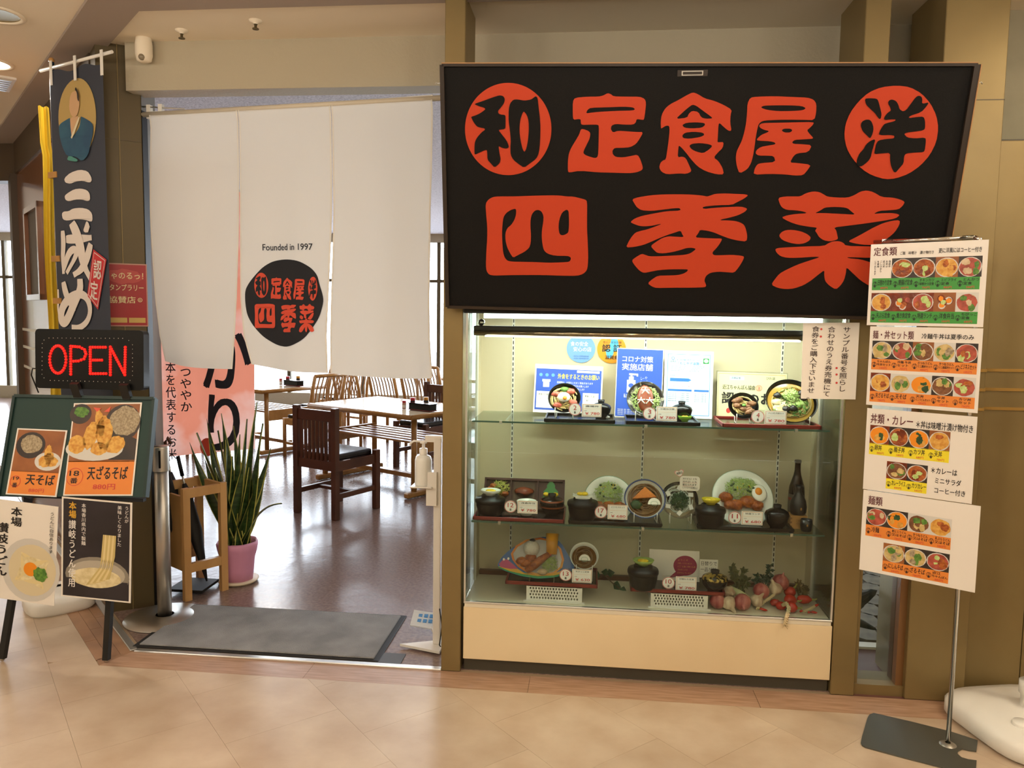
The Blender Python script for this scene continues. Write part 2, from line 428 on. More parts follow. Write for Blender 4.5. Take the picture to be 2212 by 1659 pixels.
# right-hand wall: grey plaster above, bronze panelling with gilt lines below
wr = S('wall_right', MB().b2((1.59, .33, 0), (6, .45, CEIL)), mat('grey_plaster', '#9c9680', .8, c2='#8a8570', scale=4))
for i, (a, b) in enumerate(((1.59, 1.83), (1.832, 2.6), (2.602, 3.6))):
    MB().b2((a+.001, .05, 0), (b, .33, 2.325)).build('panel', wr, [m_bronze], bev=.002)
for z in (2.345, 2.372): MB().b2((1.59, .30, z), (4, .329, z+.012)).build('moulding', wr, [mat('grey_dark', '#5a5448', .6)])
MB().b2((1.59, .28, 2.326), (4, .329, 2.34)).build('moulding', wr, [m_wframe])
# posts and pillars
def post(name, x0, x1, y0, y1, seams=()):
    o = S(name, MB().b2((x0, y0, 0), (x1, y1, CEIL)), m_bronze, bev=.003)
    for z in seams: MB().b2((x0-.0006, y0-.0006, z), (x1+.0006, y1-.02, z+.004)).build('seam', o, [m_bronzed])
    return o
post('wall_post_1', -.645, -.558, 0, .27)
post('wall_post_2', 1.048, 1.145, 0, .33, (2.5,))
wp = post('wall_pillar_right', 1.352, 1.59, 0, .35, (2.47,))
for z in (AY(2150, 801, 0).z, AY(2150, 843, 0).z, AY(2150, 885, 0).z):
    MB().b2((1.3515, -.004, z-.006), (1.5905, .01, z+.006)).build('gilt_line', wp, [m_gold])
    MB().b2((1.591, .046, z-.006), (3.6, .06, z+.006)).build('gilt_line', wr, [m_gold])
GP = Fr((0, 0, 0), (1, 0, 0), (0, 1, 0))
S('wall_pillar_left', MB().poly(GP, [(-2.50, .44), (-2.415, .495), (-2.33, .55), (-2.40, .80), (-2.66, .62)], (), CEIL, 0, CEIL), mat('bronze_left_shaded', '#574a2e', .45, metal=.3), bev=.003)  # bronze darkened so the pillar's backlit shade sits in its base colour
o = S('trim_6', MB().bar((-2.416, .490, 0), (-2.416, .490, CEIL), .004, .004, up=(1, 1, 0)), m_bronze)
S('trim_7', MB().bar((-2.503, .4415, 2.46), (-2.331, .5465, 2.46), .004, .005), m_bronzed)
S('trim_8', MB().b2((-2.37, .552, 0), (-2.328, .60, 2.62)), m_black)
# the oblique side wall: laminate panel with a framed niche
W45 = Fr((-2.5, .46, 0), (1, -1, 0), (0, 0, 1))    # u runs to the viewer's right
wl = S('wall_left', MB().rect(W45, -3.0, 0, -.15, 2.67, 0, 0, .06), m_brownp)
MB().rect(W45, -3.0, 2.67, -.15, CEIL, .012, 0, .08).build('header', wl, [m_brownd])
ua, ub = W45.uv(59, 455)[0], W45.uv(89, 435)[0]
fb = MB()
for a, b, c, d in ((ua, 1.66, ub, 1.70), (ua, 2.30, ub, 2.34), (ua, 1.66, ua+.05, 2.34), (ub-.05, 1.66, ub, 2.34)): fb.rect(W45, a, b, c, d, .03, 0, .03)
fb.build('niche_frame', wl, [m_brownp]); MB().rect(W45, ua+.04, 1.69, ub-.04, 2.31, .004, 0, .003).build('niche_panel', wl, [m_brownd])
for z in (1.42, 1.28, 1.12): MB().rect(W45, -3, z, -1.0, z+.02, .004, 0, .003).build('pale_line', wl, [m_wframe])
S('wall_post_3', MB().box(W45.p(-3.06, 1.335, -.02), (.13, .13, 2.67), Matrix.Rotation(R_(45), 3, 'Z')), m_brownd)
mb = MB().b2((-9, 2.6, 2.62), (-4.6, 2.75, CEIL)); S('wall_header_far', mb, m_brownd)

# window wall: mullions, transom, panes, daylight beyond
GW = 9.5
S('wall_window_sill', MB().b2((-13, GW, 0), (3.4, GW+.12, .22)), m_lintel)
S('wall_window_head', MB().b2((-13, GW, 2.78), (3.4, GW+.12, CEIL)), m_lintel)
S('ground_outside', MB().b2((-20, 9.7, -.3), (8, 30, -.05)), mat('asphalt', '#8f9296', .9))
xw = -13; k = 0
while xw < 3.2:
    k += 1; o = bpy.data.objects.new('window_%d' % k, None); col.objects.link(o); o['kind'] = 'structure'; o.location = (xw, GW, .22)
    o.matrix_basis = Matrix.Translation((xw, GW, .22))
    MB().b2((xw, GW+.02, .22), (xw+.06, GW+.1, 2.78)).build('mullion', o, [m_bronzed])
    MB().b2((xw+.06, GW+.03, 2.12), (xw+1.3, GW+.08, 2.17)).build('transom', o, [m_bronzed])
    MB().b2((xw+.06, GW+.05, .22), (xw+1.3, GW+.056, 2.78)).build('pane', o, [m_wglass])
    xw += 1.3

# ------------------------------------------------------------------ ceiling fittings
def downlight(x, y, r, on, label):
    t = T('downlight', label, 'ceiling light', (x, y, CEIL), 0)
    MB().lathe([(r*1.22, -.001), (r*1.2, -.008), (r, -.008), (r, .0)], (x, y, CEIL), 40).build('trim_ring', t, [m_ceil])
    MB().lathe([(r, -.003), (r*.9, -.0015), (.001, -.0015)], (x, y, CEIL), 32).build('reflector', t, [mat('lamp_on', '#fff4e0', .4, emit=5) if on else mat('gilt_reflector', '#8c7c4c', .25, metal=.6)])
downlight(-2.735, .075, .10, False, 'round recessed downlight with unlit gilt reflector beside the dark ceiling band')
downlight(-3.31, .73, .10, True, 'lit round recessed downlight near the ceiling vent')
t = T('ceiling_vent', 'square pale ceiling vent with slats', 'vent', (-3.6, 1.0, CEIL))
ma = Matrix.Rotation(R_(45), 3, 'Z')
MB().box((-3.6, 1.0, CEIL-.006), (.34, .34, .012), ma).build('frame', t, [m_white])
for k in range(6): MB().box(V((-3.6, 1.0, CEIL-.016))+ma @ V((0, -.125+.05*k, 0)), (.3, .03, .006), ma).build('slat', t, [m_alu])
def sprinkler(x, y, z, label, dark):
    t = T('sprinkler', label, 'sprinkler', (x, y, z))
    MB().lathe([(.03, 0), (.028, -.006), (.012, -.012), (.01, -.018)], (x, y, z), 18).build('escutcheon', t, [m_blackm if dark else m_ceil])
    MB().lathe([(.006, -.015), (.006, -.034), (.015, -.036), (.015, -.04), (.001, -.04)], (x, y, z), 12).build('deflector', t, [m_blackm if dark else m_bronzed])
sprinkler(-1.982, .327, CEIL, 'small brass sprinkler head in the cream ceiling nearer the domed camera', False)
sprinkler(-1.572, .23, CEIL, 'small brass sprinkler head in the cream ceiling farther from the domed camera', False)
sprinkler(-3.96, 1.95, CEIL, 'small black sprinkler head beside the dark diagonal ceiling band', True)
c = AY(313, 100, .43)
t = T('security_camera', 'cream rounded security camera under the ceiling beside the dark pillar', 'camera', (c.x, .43, CEIL))
MB().lathe([(.036, .02), (.04, -.01), (.04, -.06), (.034, -.088), (.02, -.095), (.001, -.095)], (c.x, .42, CEIL-.02), 22).build('housing', t, [m_ceil])
MB().sph((c.x+.005, .392, CEIL-.098), .016, None, 12, 8).build('lens', t, [mat('lens_grey', '#8b7d66', .2)])

# ================================================================== THE BIG SIGN
SF = Fr((0, -.05, 1.625), (1, 0, 0), (0, -.26, .905))
C1 = (4.2538, 940, 130); C2 = (3.95, 1560, 150); C3 = (5.2667, 1000, 390); C4 = (6.1444, 1340, 390); C5 = (5.027, 1640, 390); C6 = (3.3515, 940, 0)
def P_(s):
    a = [float(x) for x in s.split()]; return list(zip(a[0::2], a[1::2]))
def ellp(cx, cy, rx, ry, n=56): return [(cx+rx*math.cos(2*math.pi*i/n), cy+ry*math.sin(2*math.pi*i/n)) for i in range(n)]
GLY = {}   # name -> list of (crop, ink, outer, holes); ink 0 = red, 1 = black
GLY['wa'] = [(C1, 0, ellp(672, 632, 397, 424), []),
 (C1, 1, P_('360 402 440 375 520 345 590 322 625 328 642 355 635 395 605 435 578 465 582 490 605 500 640 502 648 515 648 600 645 632 590 638 585 645 620 690 655 735 677 785 675 805 650 812 615 805 590 790 583 795 595 870 602 905 595 945 548 987 510 945 482 912 480 850 475 820 430 838 395 855 370 866 363 860 363 790 368 745 390 705 430 660 460 640 455 625 420 620 385 610 355 570 340 540 330 520 370 508 410 490 440 470 465 450 450 435 410 425 380 412'), []),
 (C1, 1, P_('720 362 760 360 820 372 880 362 905 345 925 330 942 345 950 420 962 520 969 620 965 750 955 850 930 905 875 945 818 987 770 955 720 915 695 870 692 800 697 740 688 640 676 560 677 450 690 395'),
  [P_('815 465 845 505 860 560 862 640 855 730 840 810 822 845 805 820 785 740 775 650 780 560 795 505')])]
GLY['tei'] = [(C1, 0, P_('1265 380 1285 345 1400 335 1500 335 1545 325 1585 302 1615 312 1640 333 1750 335 1880 335 1925 355 1938 390 1930 470 1920 545 1905 548 1850 540 1845 570 1820 592 1740 592 1660 585 1620 600 1613 635 1635 665 1680 648 1780 655 1860 660 1912 660 1880 720 1845 770 1790 800 1720 805 1650 805 1628 830 1632 865 1660 890 1730 893 1800 880 1860 868 1885 910 1910 985 1900 1010 1850 1030 1780 1038 1600 1032 1500 1030 1330 1015 1232 1032 1220 1020 1220 930 1228 860 1250 805 1290 740 1325 680 1338 635 1360 632 1410 650 1427 672 1420 720 1395 770 1370 820 1360 852 1380 872 1430 890 1470 900 1492 890 1500 850 1503 720 1505 605 1495 592 1420 592 1345 595 1338 570 1338 545 1320 540 1270 548 1265 500'),
  [P_('1385 490 1400 455 1430 437 1600 432 1730 427 1815 432 1838 450 1820 462 1700 465 1550 472 1450 480')])]
GLY['shoku'] = [(C6, 0, P_('1635 930 1633 880 1640 830 1665 785 1700 755 1760 725 1820 690 1865 668 1900 680 1950 712 2020 730 2090 760 2148 795 2138 830 2135 890 2145 945 2125 948 2090 920 2060 890 2050 900 2045 1000 2043 1030 2060 1030 2088 1028 2082 1070 2050 1100 2015 1140 2050 1165 2080 1215 2090 1262 2040 1262 1960 1240 1900 1205 1850 1150 1820 1110 1790 1075 1765 1052 1760 1070 1755 1140 1790 1133 1815 1145 1840 1200 1857 1240 1820 1258 1760 1255 1680 1262 1640 1245 1622 1215 1630 1180 1650 1160 1670 1155 1680 1090 1690 1020 1697 950 1695 910 1670 910 1640 928'),
  [P_('1740 862 1790 815 1830 780 1862 757 1890 765 1930 795 1985 835 2012 857 1960 860 1925 850 1905 810 1860 802 1835 825 1825 852'),
   P_('1787 905 1820 888 1890 885 1950 890 1955 905 1930 925 1860 930 1805 925'), P_('1787 980 1810 960 1870 953 1940 960 1950 978 1920 992 1840 1005 1795 1000'),
   P_('1838 1055 1860 1040 1920 1035 1990 1045 2008 1058 1980 1085 1940 1110 1890 1098 1855 1080')])]
GLY['ya'] = [(C2, 0, P_('215 290 240 240 300 232 450 228 600 235 730 240 780 258 803 295 800 370 785 432 700 430 560 428 400 432 340 440 310 465 298 510 285 580 275 660 262 740 245 800 215 850 148 888 125 830 115 760 122 700 145 655 170 600 190 530 205 450 212 370'),
  [P_('327 325 350 310 430 306 580 306 680 312 716 330 690 348 600 355 480 356 380 345')]),
 (C2, 0, P_('315 475 340 458 450 455 600 452 780 448 775 470 745 500 722 518 740 545 778 585 760 592 680 597 620 600 595 618 605 635 680 638 765 645 735 705 640 715 610 735 575 795 640 798 757 812 730 855 690 902 620 905 540 895 400 890 268 898 275 850 300 808 340 798 455 790 440 738 380 735 310 735 285 718 290 690 330 660 400 648 450 640 455 625 410 612 300 607 295 595 330 560 390 535 400 525 355 515 320 495'),
  [P_('505 520 525 505 585 505 600 520 580 538 530 538')])]
GLY['you'] = [(C2, 0, P_('1490 137 1600 150 1700 205 1775 290 1825 390 1843 500 1825 620 1770 730 1690 820 1590 890 1480 930 1390 937 1280 905 1190 850 1110 760 1060 670 1040 570 1050 470 1090 370 1160 275 1250 195 1360 150'), []),
 (C2, 1, P_('1215 250 1250 245 1315 248 1330 270 1345 330 1357 380 1350 420 1335 422 1300 370 1260 335 1225 300'), []),
 (C2, 1, P_('1180 480 1190 445 1220 428 1255 428 1275 450 1290 500 1280 550 1260 590 1235 565 1195 525'), []),
 (C2, 1, P_('1305 592 1290 650 1275 700 1265 750 1240 785 1190 825 1160 828 1145 805 1148 765 1170 715 1205 680 1225 640 1260 610'), []),
 (C2, 1, P_('1412 290 1420 265 1445 255 1480 268 1500 300 1510 340 1540 358 1570 345 1610 290 1650 235 1675 223 1697 232 1705 260 1700 285 1715 292 1760 280 1740 315 1695 365 1600 395 1585 415 1660 405 1715 402 1728 440 1728 500 1715 518 1650 528 1570 538 1548 550 1575 580 1640 588 1730 580 1735 610 1725 690 1712 705 1640 708 1565 715 1548 740 1545 800 1510 840 1470 887 1440 830 1430 770 1432 710 1360 715 1295 722 1300 690 1310 640 1330 605 1400 592 1465 588 1468 565 1430 558 1335 560 1340 530 1370 480 1390 460 1475 440 1478 425 1440 425 1378 432 1385 400 1410 370 1440 350 1430 320'), [])]
GLY['shi'] = [(C3, 0, P_('258 265 290 215 340 188 400 180 600 180 800 172 1000 168 1100 170 1180 180 1260 182 1330 200 1395 217 1413 240 1412 400 1412 560 1420 700 1425 850 1422 960 1410 1020 1370 1060 1300 1083 1100 1080 900 1073 700 1073 500 1075 360 1080 300 1070 270 1030 262 960 268 800 278 650 278 520 265 380'),
  [P_('595 318 608 335 605 390 585 450 550 505 505 540 483 600 485 680 505 760 540 830 572 877 630 845 700 810 755 765 772 710 775 620 768 520 770 440 785 380 820 340 860 332 895 350 918 400 915 470 900 560 897 640 905 720 920 790 960 830 1050 855 1190 855 1225 870 1230 895 1210 925 1130 930 980 935 850 928 700 925 560 922 505 912 475 875 458 820 450 730 445 600 450 500 460 420 490 370 540 335'),
   P_('1180 328 1203 345 1207 420 1207 520 1200 590 1170 612 1130 625 1100 610 1088 550 1090 480 1105 415 1130 360')])]
GLY['ki'] = [(C4, 0, P_('155 248 240 220 400 195 600 182 880 182 1000 190 1100 200 1150 212 1190 200 1260 175 1400 170 1560 178 1660 182 1697 195 1640 240 1560 280 1480 322 1300 325 1090 345 1100 378 1250 362 1400 352 1600 345 1670 365 1682 380 1650 415 1560 460 1450 490 1325 518 1330 528 1420 528 1520 535 1590 555 1640 585 1665 640 1685 740 1672 808 1560 795 1450 770 1330 725 1250 690 1160 665 1055 652 1040 690 990 755 1100 762 1250 768 1345 768 1345 790 1310 850 1270 900 1225 945 1222 970 1245 992 1350 990 1480 985 1600 995 1645 1010 1620 1070 1570 1150 1510 1222 1420 1215 1300 1207 1200 1220 1150 1250 1125 1285 1115 1330 1130 1365 1140 1395 1120 1415 950 1420 700 1420 480 1425 420 1405 362 1362 430 1305 500 1262 620 1260 760 1255 840 1235 890 1205 900 1178 820 1175 680 1175 520 1185 400 1208 315 1225 260 1200 195 1130 150 1062 200 1020 285 970 330 985 385 1005 500 1005 700 995 860 985 930 965 980 930 1005 905 950 890 880 893 800 920 700 945 580 965 490 960 440 915 403 868 470 815 560 760 640 738 730 745 845 750 820 710 800 662 720 690 620 722 500 770 400 815 300 855 180 880 75 888 110 810 150 745 200 690 260 670 350 650 450 615 540 580 535 572 430 597 320 607 250 600 180 575 130 550 200 498 300 465 450 435 620 405 802 398 790 365 720 365 560 385 420 402 280 395 220 355 190 310'), [])]
GLY['sai'] = [(C5, 0, P_('203 188 280 172 380 172 445 172 510 135 590 117 655 125 700 150 740 175 850 185 960 185 1030 160 1100 118 1170 107 1240 125 1330 180 1450 185 1530 205 1580 230 1555 275 1510 312 1400 322 1300 328 1235 362 1330 355 1440 352 1500 362 1523 375 1480 410 1350 435 1150 465 950 490 808 508 835 540 845 590 855 630 830 645 770 660 700 648 650 615 625 570 605 545 620 525 625 510 540 500 420 480 320 445 240 400 300 378 400 362 525 355 480 335 400 322 300 318 250 295 225 260'),
  [P_('600 355 660 325 710 292 800 285 900 288 960 300 1000 335 1042 370 950 365 800 358 680 352')]),
 (C5, 0, P_('213 600 240 560 290 537 360 535 450 550 520 580 560 615 545 650 490 680 420 690 330 675 250 645'), []),
 (C5, 0, P_('960 660 1060 610 1150 560 1250 505 1350 460 1450 435 1525 430 1520 480 1470 560 1400 620 1300 680 1220 700 1120 695 1030 680'), []),
 (C5, 0, P_('172 748 200 732 300 725 500 715 705 710 750 680 800 660 860 657 910 672 940 710 1200 715 1420 722 1540 745 1520 800 1400 832 1200 838 955 830 960 842 1100 855 1200 885 1330 930 1480 1010 1560 1110 1480 1150 1340 1170 1200 1145 1100 1085 1020 1010 945 938 940 1000 920 1080 880 1140 830 1182 760 1140 715 1090 705 1030 708 970 640 1020 560 1085 480 1135 380 1170 290 1178 200 1165 130 1130 170 1070 220 1010 300 965 420 910 540 870 665 830 600 825 420 838 300 838 230 820 190 785'), [])]
def c2p(crop, pts): k, ox, oy = crop; return [(x/k+ox, y/k+oy) for x, y in pts]

sg = T('shop_sign', 'large black leaning signboard with orange-red characters above the food case', 'sign', (.37, -.1, 1.6))
cor = [SF.uv(*q) for q in ((955, 140), (2110, 139), (2018, 690), (967, 662))]
mb = MB().poly(SF, [cor[3], cor[2], cor[1], cor[0]], (), 0, 0, .02); mb.build('panel', sg, [m_sign])
# box body down to the facade
Q = [SF.p(*c, -.018) for c in cor]
tl, tr, br, bl = Q; yb = .0
back = [V((tl.x, yb, tl.z)), V((tr.x, yb, tr.z)), V((br.x, yb, br.z)), V((bl.x, yb, bl.z))]
mb = MB().add([tl, tr, br, bl]+back, [(0, 4, 5, 1), (1, 5, 6, 2), (2, 6, 7, 3), (3, 7, 4, 0), (4, 7, 6, 5)]); mb.build('box', sg, [m_rimw])
mb = MB()
for a, b, wd in ((cor[0], cor[1], .012), (cor[1], cor[2], .022), (cor[2], cor[3], .012), (cor[3], cor[0], .016)):
    mb.bar(SF.p(*a, .004), SF.p(*b, .004), wd, .014, up=SF.N)
mb.build('rim', sg, [m_rimw])
mb = MB()
for a, b in ((cor[0], cor[1]), (cor[1], cor[2])):
    o2 = .006 if a is cor[0] else 0
    mb.bar(SF.p(a[0]+(0 if o2 else .0115), a[1]+o2, .0), SF.p(b[0]+(0 if o2 else .0115), b[1]+o2, .0), .004, .026, up=SF.N)
mb.build('rim_edge', sg, [m_rimt])
for nm, parts in GLY.items():
    mb = MB()
    for crop, ink, outer, holes in parts:
        mp = lambda pts: smooth_pts([V(SF.uv(*q)+(0,)) for q in c2p(crop, pts)])
        mb.poly(SF, mp(outer), [mp(h) for h in holes], .0025 if ink == 0 else .0045, ink, .002)
    mb.build('character', sg, [m_red, m_sign])
cu = SF.uv(1496, 158)
mb = MB().rect(SF, cu[0]-.055, cu[1]-.011, cu[0]+.055, cu[1]+.011, .003, 0, .003).rect(SF, cu[0]-.04, cu[1]-.008, cu[0]+.038, cu[1]+.008, .006, 1, .003).rect(SF, cu[0]-.036, cu[1]-.005, cu[0]+.034, cu[1]+.005, .0065, 0, .001)
mb.build('latch', sg, [m_rimw, m_steel])
for px, sx in ((2112, 1), (949, -1)):
    a = AY(px-8*sx, 178, -.2); mb = MB().tube([a, a+V((.022*sx, .01, 0)), a+V((.03*sx, .01, .004)), a+V((.034*sx, .01, -.004))], .002, 6); mb.build('hook', sg, [m_steel])

# ================================================================== THE FOOD DISPLAY CASE
XL, XR = -.54, 1.036; DECK = .322; SH1 = 1.134; SH2 = .682; CB = .41; FY = .05
dc = T('display_case', 'built-in glazed food display case with cream base and glass shelves under the sign', 'display case', (.25, .2, 0))
MB().b2((-.545, .0, .062), (1.042, .02, DECK-.021)).build('base_panel', dc, [m_cream], bev=.002)
MB().b2((-.545, .03, 0), (1.042, .05, .062)).build('kick_plate', dc, [mat('kick_grey', '#4a463c', .45)])
MB().b2((XL, .0, DECK-.02), (XR, CB, DECK)).build('deck', dc, [mat('deck_white', '#dcd3bd', .45)])
MB().b2((XL-.01, CB, .0), (XR+.012, CB+.02, 1.70)).build('back_panel', dc, [m_caseback])
MB().b2((XL-.005, -.002, DECK-.004), (XR+.005, .016, DECK+.005)).build('track', dc, [m_alu], bev=.002)
MB().b2((XL-.01, -.03, 1.606), (XR+.012, CB, 1.63)).build('valance', dc, [m_black], bev=.002)
MB().b2((XL-.006, -.033, 1.624), (XR+.01, -.029, 1.629)).build('valance_line', dc, [m_chrome])
for x in (XL, XR):
    MB().b2((x-.003, .012, DECK), (x+.003, .30, 1.606)).build('side_glass', dc, [m_glass])
    MB().b2((x-.006, .295, DECK), (x+.006, .312, 1.606)).build('side_post', dc, [m_wframe])
    MB().b2((x-.004, .312, DECK), (x+.004, CB, 1.606)).build('side_panel', dc, [m_caseback])
    MB().b2((x-.004, -.001, DECK), (x+.004, .012, 1.606)).build('corner_strip', dc, [m_alu])
MB().b2((XL+.004, .003, DECK+.006), (XR-.004, .008, 1.606)).build('front_glass', dc, [m_glass])
for z in (SH1, SH2):
    g = MB().b2((XL+.018, FY, z-.008), (XR-.03, CB-.006, z)).build('shelf', dc, [m_shelf])
    MB().b2((XL+.018, FY-.001, z-.0075), (XR-.03, FY+.0015, z-.0005)).build('shelf_edge', g, [m_gedge])
    for px in (1105, 1388, 1680):
        x = AY(px, 1000, CB).x
        MB().b2((x-.004, FY+.1, z-.018), (x+.004, CB, z-.008)).build('bracket', dc, [m_wframe])
        MB().b2((x-.02, FY-.003, z-.013), (x-.008, FY+.012, z+.001)).build('clip', dc, [m_steel])
for px in (1107, 1390, 1684):
    x = AY(px, 900, CB).x
    sd = MB().b2((x-.006, CB-.005, DECK), (x+.006, CB, 1.60)).build('slotted_rail', dc, [m_wframe])
    mb = MB()
    for k in range(48): mb.b2((x-.0022, CB-.0062, DECK+.02+.026*k), (x+.0022, CB-.0048, DECK+.036+.026*k))
    mb.build('slots', sd, [m_blackm])
a, b = AY(1023.5, 711, .06), AY(1735, 727, .06)
MB().b2((a.x, .05, 1.532), (b.x, .085, 1.552)).build('lamp_hood', dc, [m_black], bev=.004)
MB().cyl((a.x, .066, 1.522), (b.x, .066, 1.522), .014, None, 20).build('lamp_housing', dc, [mat('copper_tube', '#a98d74', .12, metal=1)])
MB().b2((a.x+.05, .06, 1.504), (b.x-.01, .074, 1.5095)).build('lamp_tube', dc, [mat('tube_light', '#f4fff4', .4, emit=9)])
MB().sph((a.x+.03, .09, 1.565), .016, None, 14, 10).build('lamp_knob', dc, [m_chrome])
lamp('case_tube', 'AREA', ((a.x+b.x)/2, .07, 1.50), 5.0, (.96, 1, .9), b.x-a.x-.1, (R_(-25), 0, 0), .02)
MB().b2((XL+.05, .16, 1.585), (XR-.05, .20, 1.6055)).build('top_lamp', dc, [mat('tube_light', '', .4)])
lamp('case_top_tube', 'AREA', (.24, .18, 1.58), 6.0, (.95, 1, .9), 1.4, (0, 0, 0), .04)
MB().b2((XL+.01, .385, DECK), (XR-.01, CB-.001, DECK+.022)).build('batten', dc, [m_woodd])

def msz(p, wpx): return wpx*(V(p)-CAM).dot(fw)/F
def on(px, py, z, lo=.08, hi=.19):
    p = AZ(px, py, z); y = min(max(p.y, lo), hi); return V((AY(px, py, y).x, y, z))
def TX(a): return Matrix.Rotation(R_(a), 3, 'X')

# ---- food textures
f_fry = mat('food_fried', '#c06a24', .4, c2='#8c3f14', scale=60, bump=.5, bscale=90)
f_sauce = mat('food_sauce', '#6d2c12', .25, c2='#8a3a18', scale=40, bump=.2)
f_cab = mat('food_cabbage', '#cfdf9a', .5, c2='#a9c765', scale=80)
f_green = mat('food_green', '#3b6a25', .5, c2='#6d9a3c', scale=70)
f_dgreen = mat('food_dark_green', '#1e3a1c', .5, c2='#35592a', scale=60)
f_nood = mat('food_noodle', '#d8c083', .4, c2='#c0a260', scale=60)
f_soba = mat('food_soba', '#8b6b3e', .4, c2='#71522c', scale=60)
f_broth = mat('food_broth', '#5c3a14', .12, c2='#74501f', scale=12)
f_brothy = mat('food_broth_yellow', '#a9802c', .12, c2='#c29a48', scale=12)
f_meat = mat('food_beef', '#8a5a35', .45, c2='#6a4023', scale=60, bump=.4)
f_egg = mat('food_egg_white', '#f3efe4', .3)
f_yolk = mat('food_yolk', '#f0921e', .3)
f_pick = mat('food_pickle', '#f1d222', .35, c2='#e2b812', scale=60)
f_black = mat('food_wood_ear', '#1d1514', .35)
f_tofu = mat('food_fried_tofu', '#e0862a', .5, c2='#c96f1c', scale=70)
f_rice = mat('food_rice', '#eae6da', .5, bump=.6, bscale=160)
f_ham = mat('food_ham', '#c05a46', .4, c2='#94402f', scale=50)
f_pork = mat('food_pork', '#d9c3a0', .4, c2='#c4a87f', scale=50)
f_glass = mat('food_clear_noodle', '#c9cfc4', .25, c2='#aeb6ac', scale=40)
f_pink = mat('food_shrimp_tail', '#e2583a', .35)
f_juice = mat('food_juice', '#e8a21c', .15)

def noodles(m, c, rad, z, nn, r, mi=0, mb=None):
    mb = mb or MB()
    for k in range(nn):
        a0 = random.uniform(0, 6.3); rr = rad*random.uniform(.2, .95); cx, cy = random.uniform(-.15, .15)*rad, random.uniform(-.15, .15)*rad; span = random.uniform(1.2, 3.4); pth = []
        for i in range(10):
            a = a0+span*i/9; q = V((cx+rr*math.cos(a)*.92, cy+rr*math.sin(a)*.92, z+.004*math.sin(3*a+k)+random.uniform(0, .004))); pth.append((m @ q)+c)
        mb.tube(pth, r, 5, mi)
    return mb
def shreds(m, c, x, y, z, sx, sy, h, nn, r=.0012, mi=0):
    mb = MB()
    for k in range(nn):
        a = random.uniform(0, 6.3); q = random.random()**.5; u, v = x+sx*q*math.cos(a), y+sy*q*math.sin(a); zz = z+h*(1-q*q)
        b = random.uniform(0, 6.3); l = .012; d = V((math.cos(b)*l, math.sin(b)*l, random.uniform(-.004, .006)))
        p = V((u, v, zz)); mb.tube([(m @ (p-d))+c, (m @ (p+V((0, 0, .003))))+c, (m @ (p+d))+c], r, 3, mi)
    return mb
def blob(m, c, x, y, z, r, noise=.1, nu=14, nv=9):
    mb = MB(); return mb.sph(c + m @ V((x, y, z)), r, m, nu, nv, 0, noise)
def wire_stand(t, c, m, R, ztray):
    for s in (-.55, .55):
        mb = MB(); p = c + m @ V((s*R, -R*.86, -.004)); f = V((p.x+.002, p.y-.012, max(p.z+.004, ztray+.012)))
        mb.tube([f+V((0, 0, .012)), f, V((f.x, f.y+.004, ztray+.003)), V((f.x-.008*s, f.y+.07, ztray+.003)), V((f.x-.01*s, f.y+.10, c.z+.0))], .0022, 6)
        mb.build('stand_wire', t, [m_white])
def dish(name, label, cat, c, R, tilt, prof, mats, ztray, sx=1, stand=True, group=None, rim=None):
    """an open bowl or plate leaning towards the viewer; profile in units of R, rim at z=0"""
    c = V(c); m = TX(tilt)
    t = T(name, label, cat, (c.x, c.y+.01, ztray), 0, group)
    MB().lathe([(r*R, z*R) for r, z in prof], c, 40, m, 0, sx).build('bowl', t, mats)
    if rim: MB().lathe([(R*1.0, .0), (R*1.012, .0015), (R*.99, .003), (R*.95, .0005), (R*.94, -.001)], c, 40, m, 0, sx).build('rim_band', t, [rim])
    if stand: wire_stand(t, c, m, R, ztray)
    return t, m, c
BOWL = [(.45, -.62), (.5, -.62), (.5, -.56), (.8, -.38), (.97, -.08), (1, 0), (.985, .01), (.95, -.05), (.78, -.34), (.45, -.48), (.001, -.5)]
PLATE = [(.5, -.2), (.55, -.2), (.7, -.13), (1, 0), (1, .02), (.97, .025), (.72, -.08), (.62, -.13), (.001, -.135)]

def lidded_bowl(p, wd, ht, label, mats=None, stripes=False, group=None, gold=False):
    p = V(p); r = wd/2; t = T('lidded_bowl', label, 'bowl', p, 0, group); mats = mats or m_lacq
    MB().lathe([(.001, 0), (r*.52, 0), (r*.5, ht*.06), (r*.62, ht*.12), (r*.9, ht*.32), (r*.99, ht*.52), (r, ht*.58)], p, 32).build('bowl', t, [mats])
    MB().lathe([(r*.97, ht*.56), (r*.985, ht*.6), (r*.9, ht*.7), (r*.6, ht*.8), (r*.34, ht*.84), (r*.30, ht*.86)], p, 32).build('lid', t, [mat('gold_lacquer', '#b89a4a', .2, c2='#2a2412', scale=60, metal=.4, lo=.45, hi=.55) if gold else mats])
    MB().lathe([(r*.3, ht*.84), (r*.34, ht), (r*.30, ht), (r*.25, ht*.93), (.001, ht*.93)], p, 24).build('knob', t, [mats])
    if stripes:
        for a, b in (((r*.985, ht*.38), (r*1.012, ht*.46)), ((r*.93, ht*.66), (r*.86, ht*.735))):
            MB().lathe([(a[0]+.002, a[1]), (b[0]+.003, b[1])], p, 32).build('stripe', t, [mat('stripe_brown', '#8a4420', .3)])
    return t
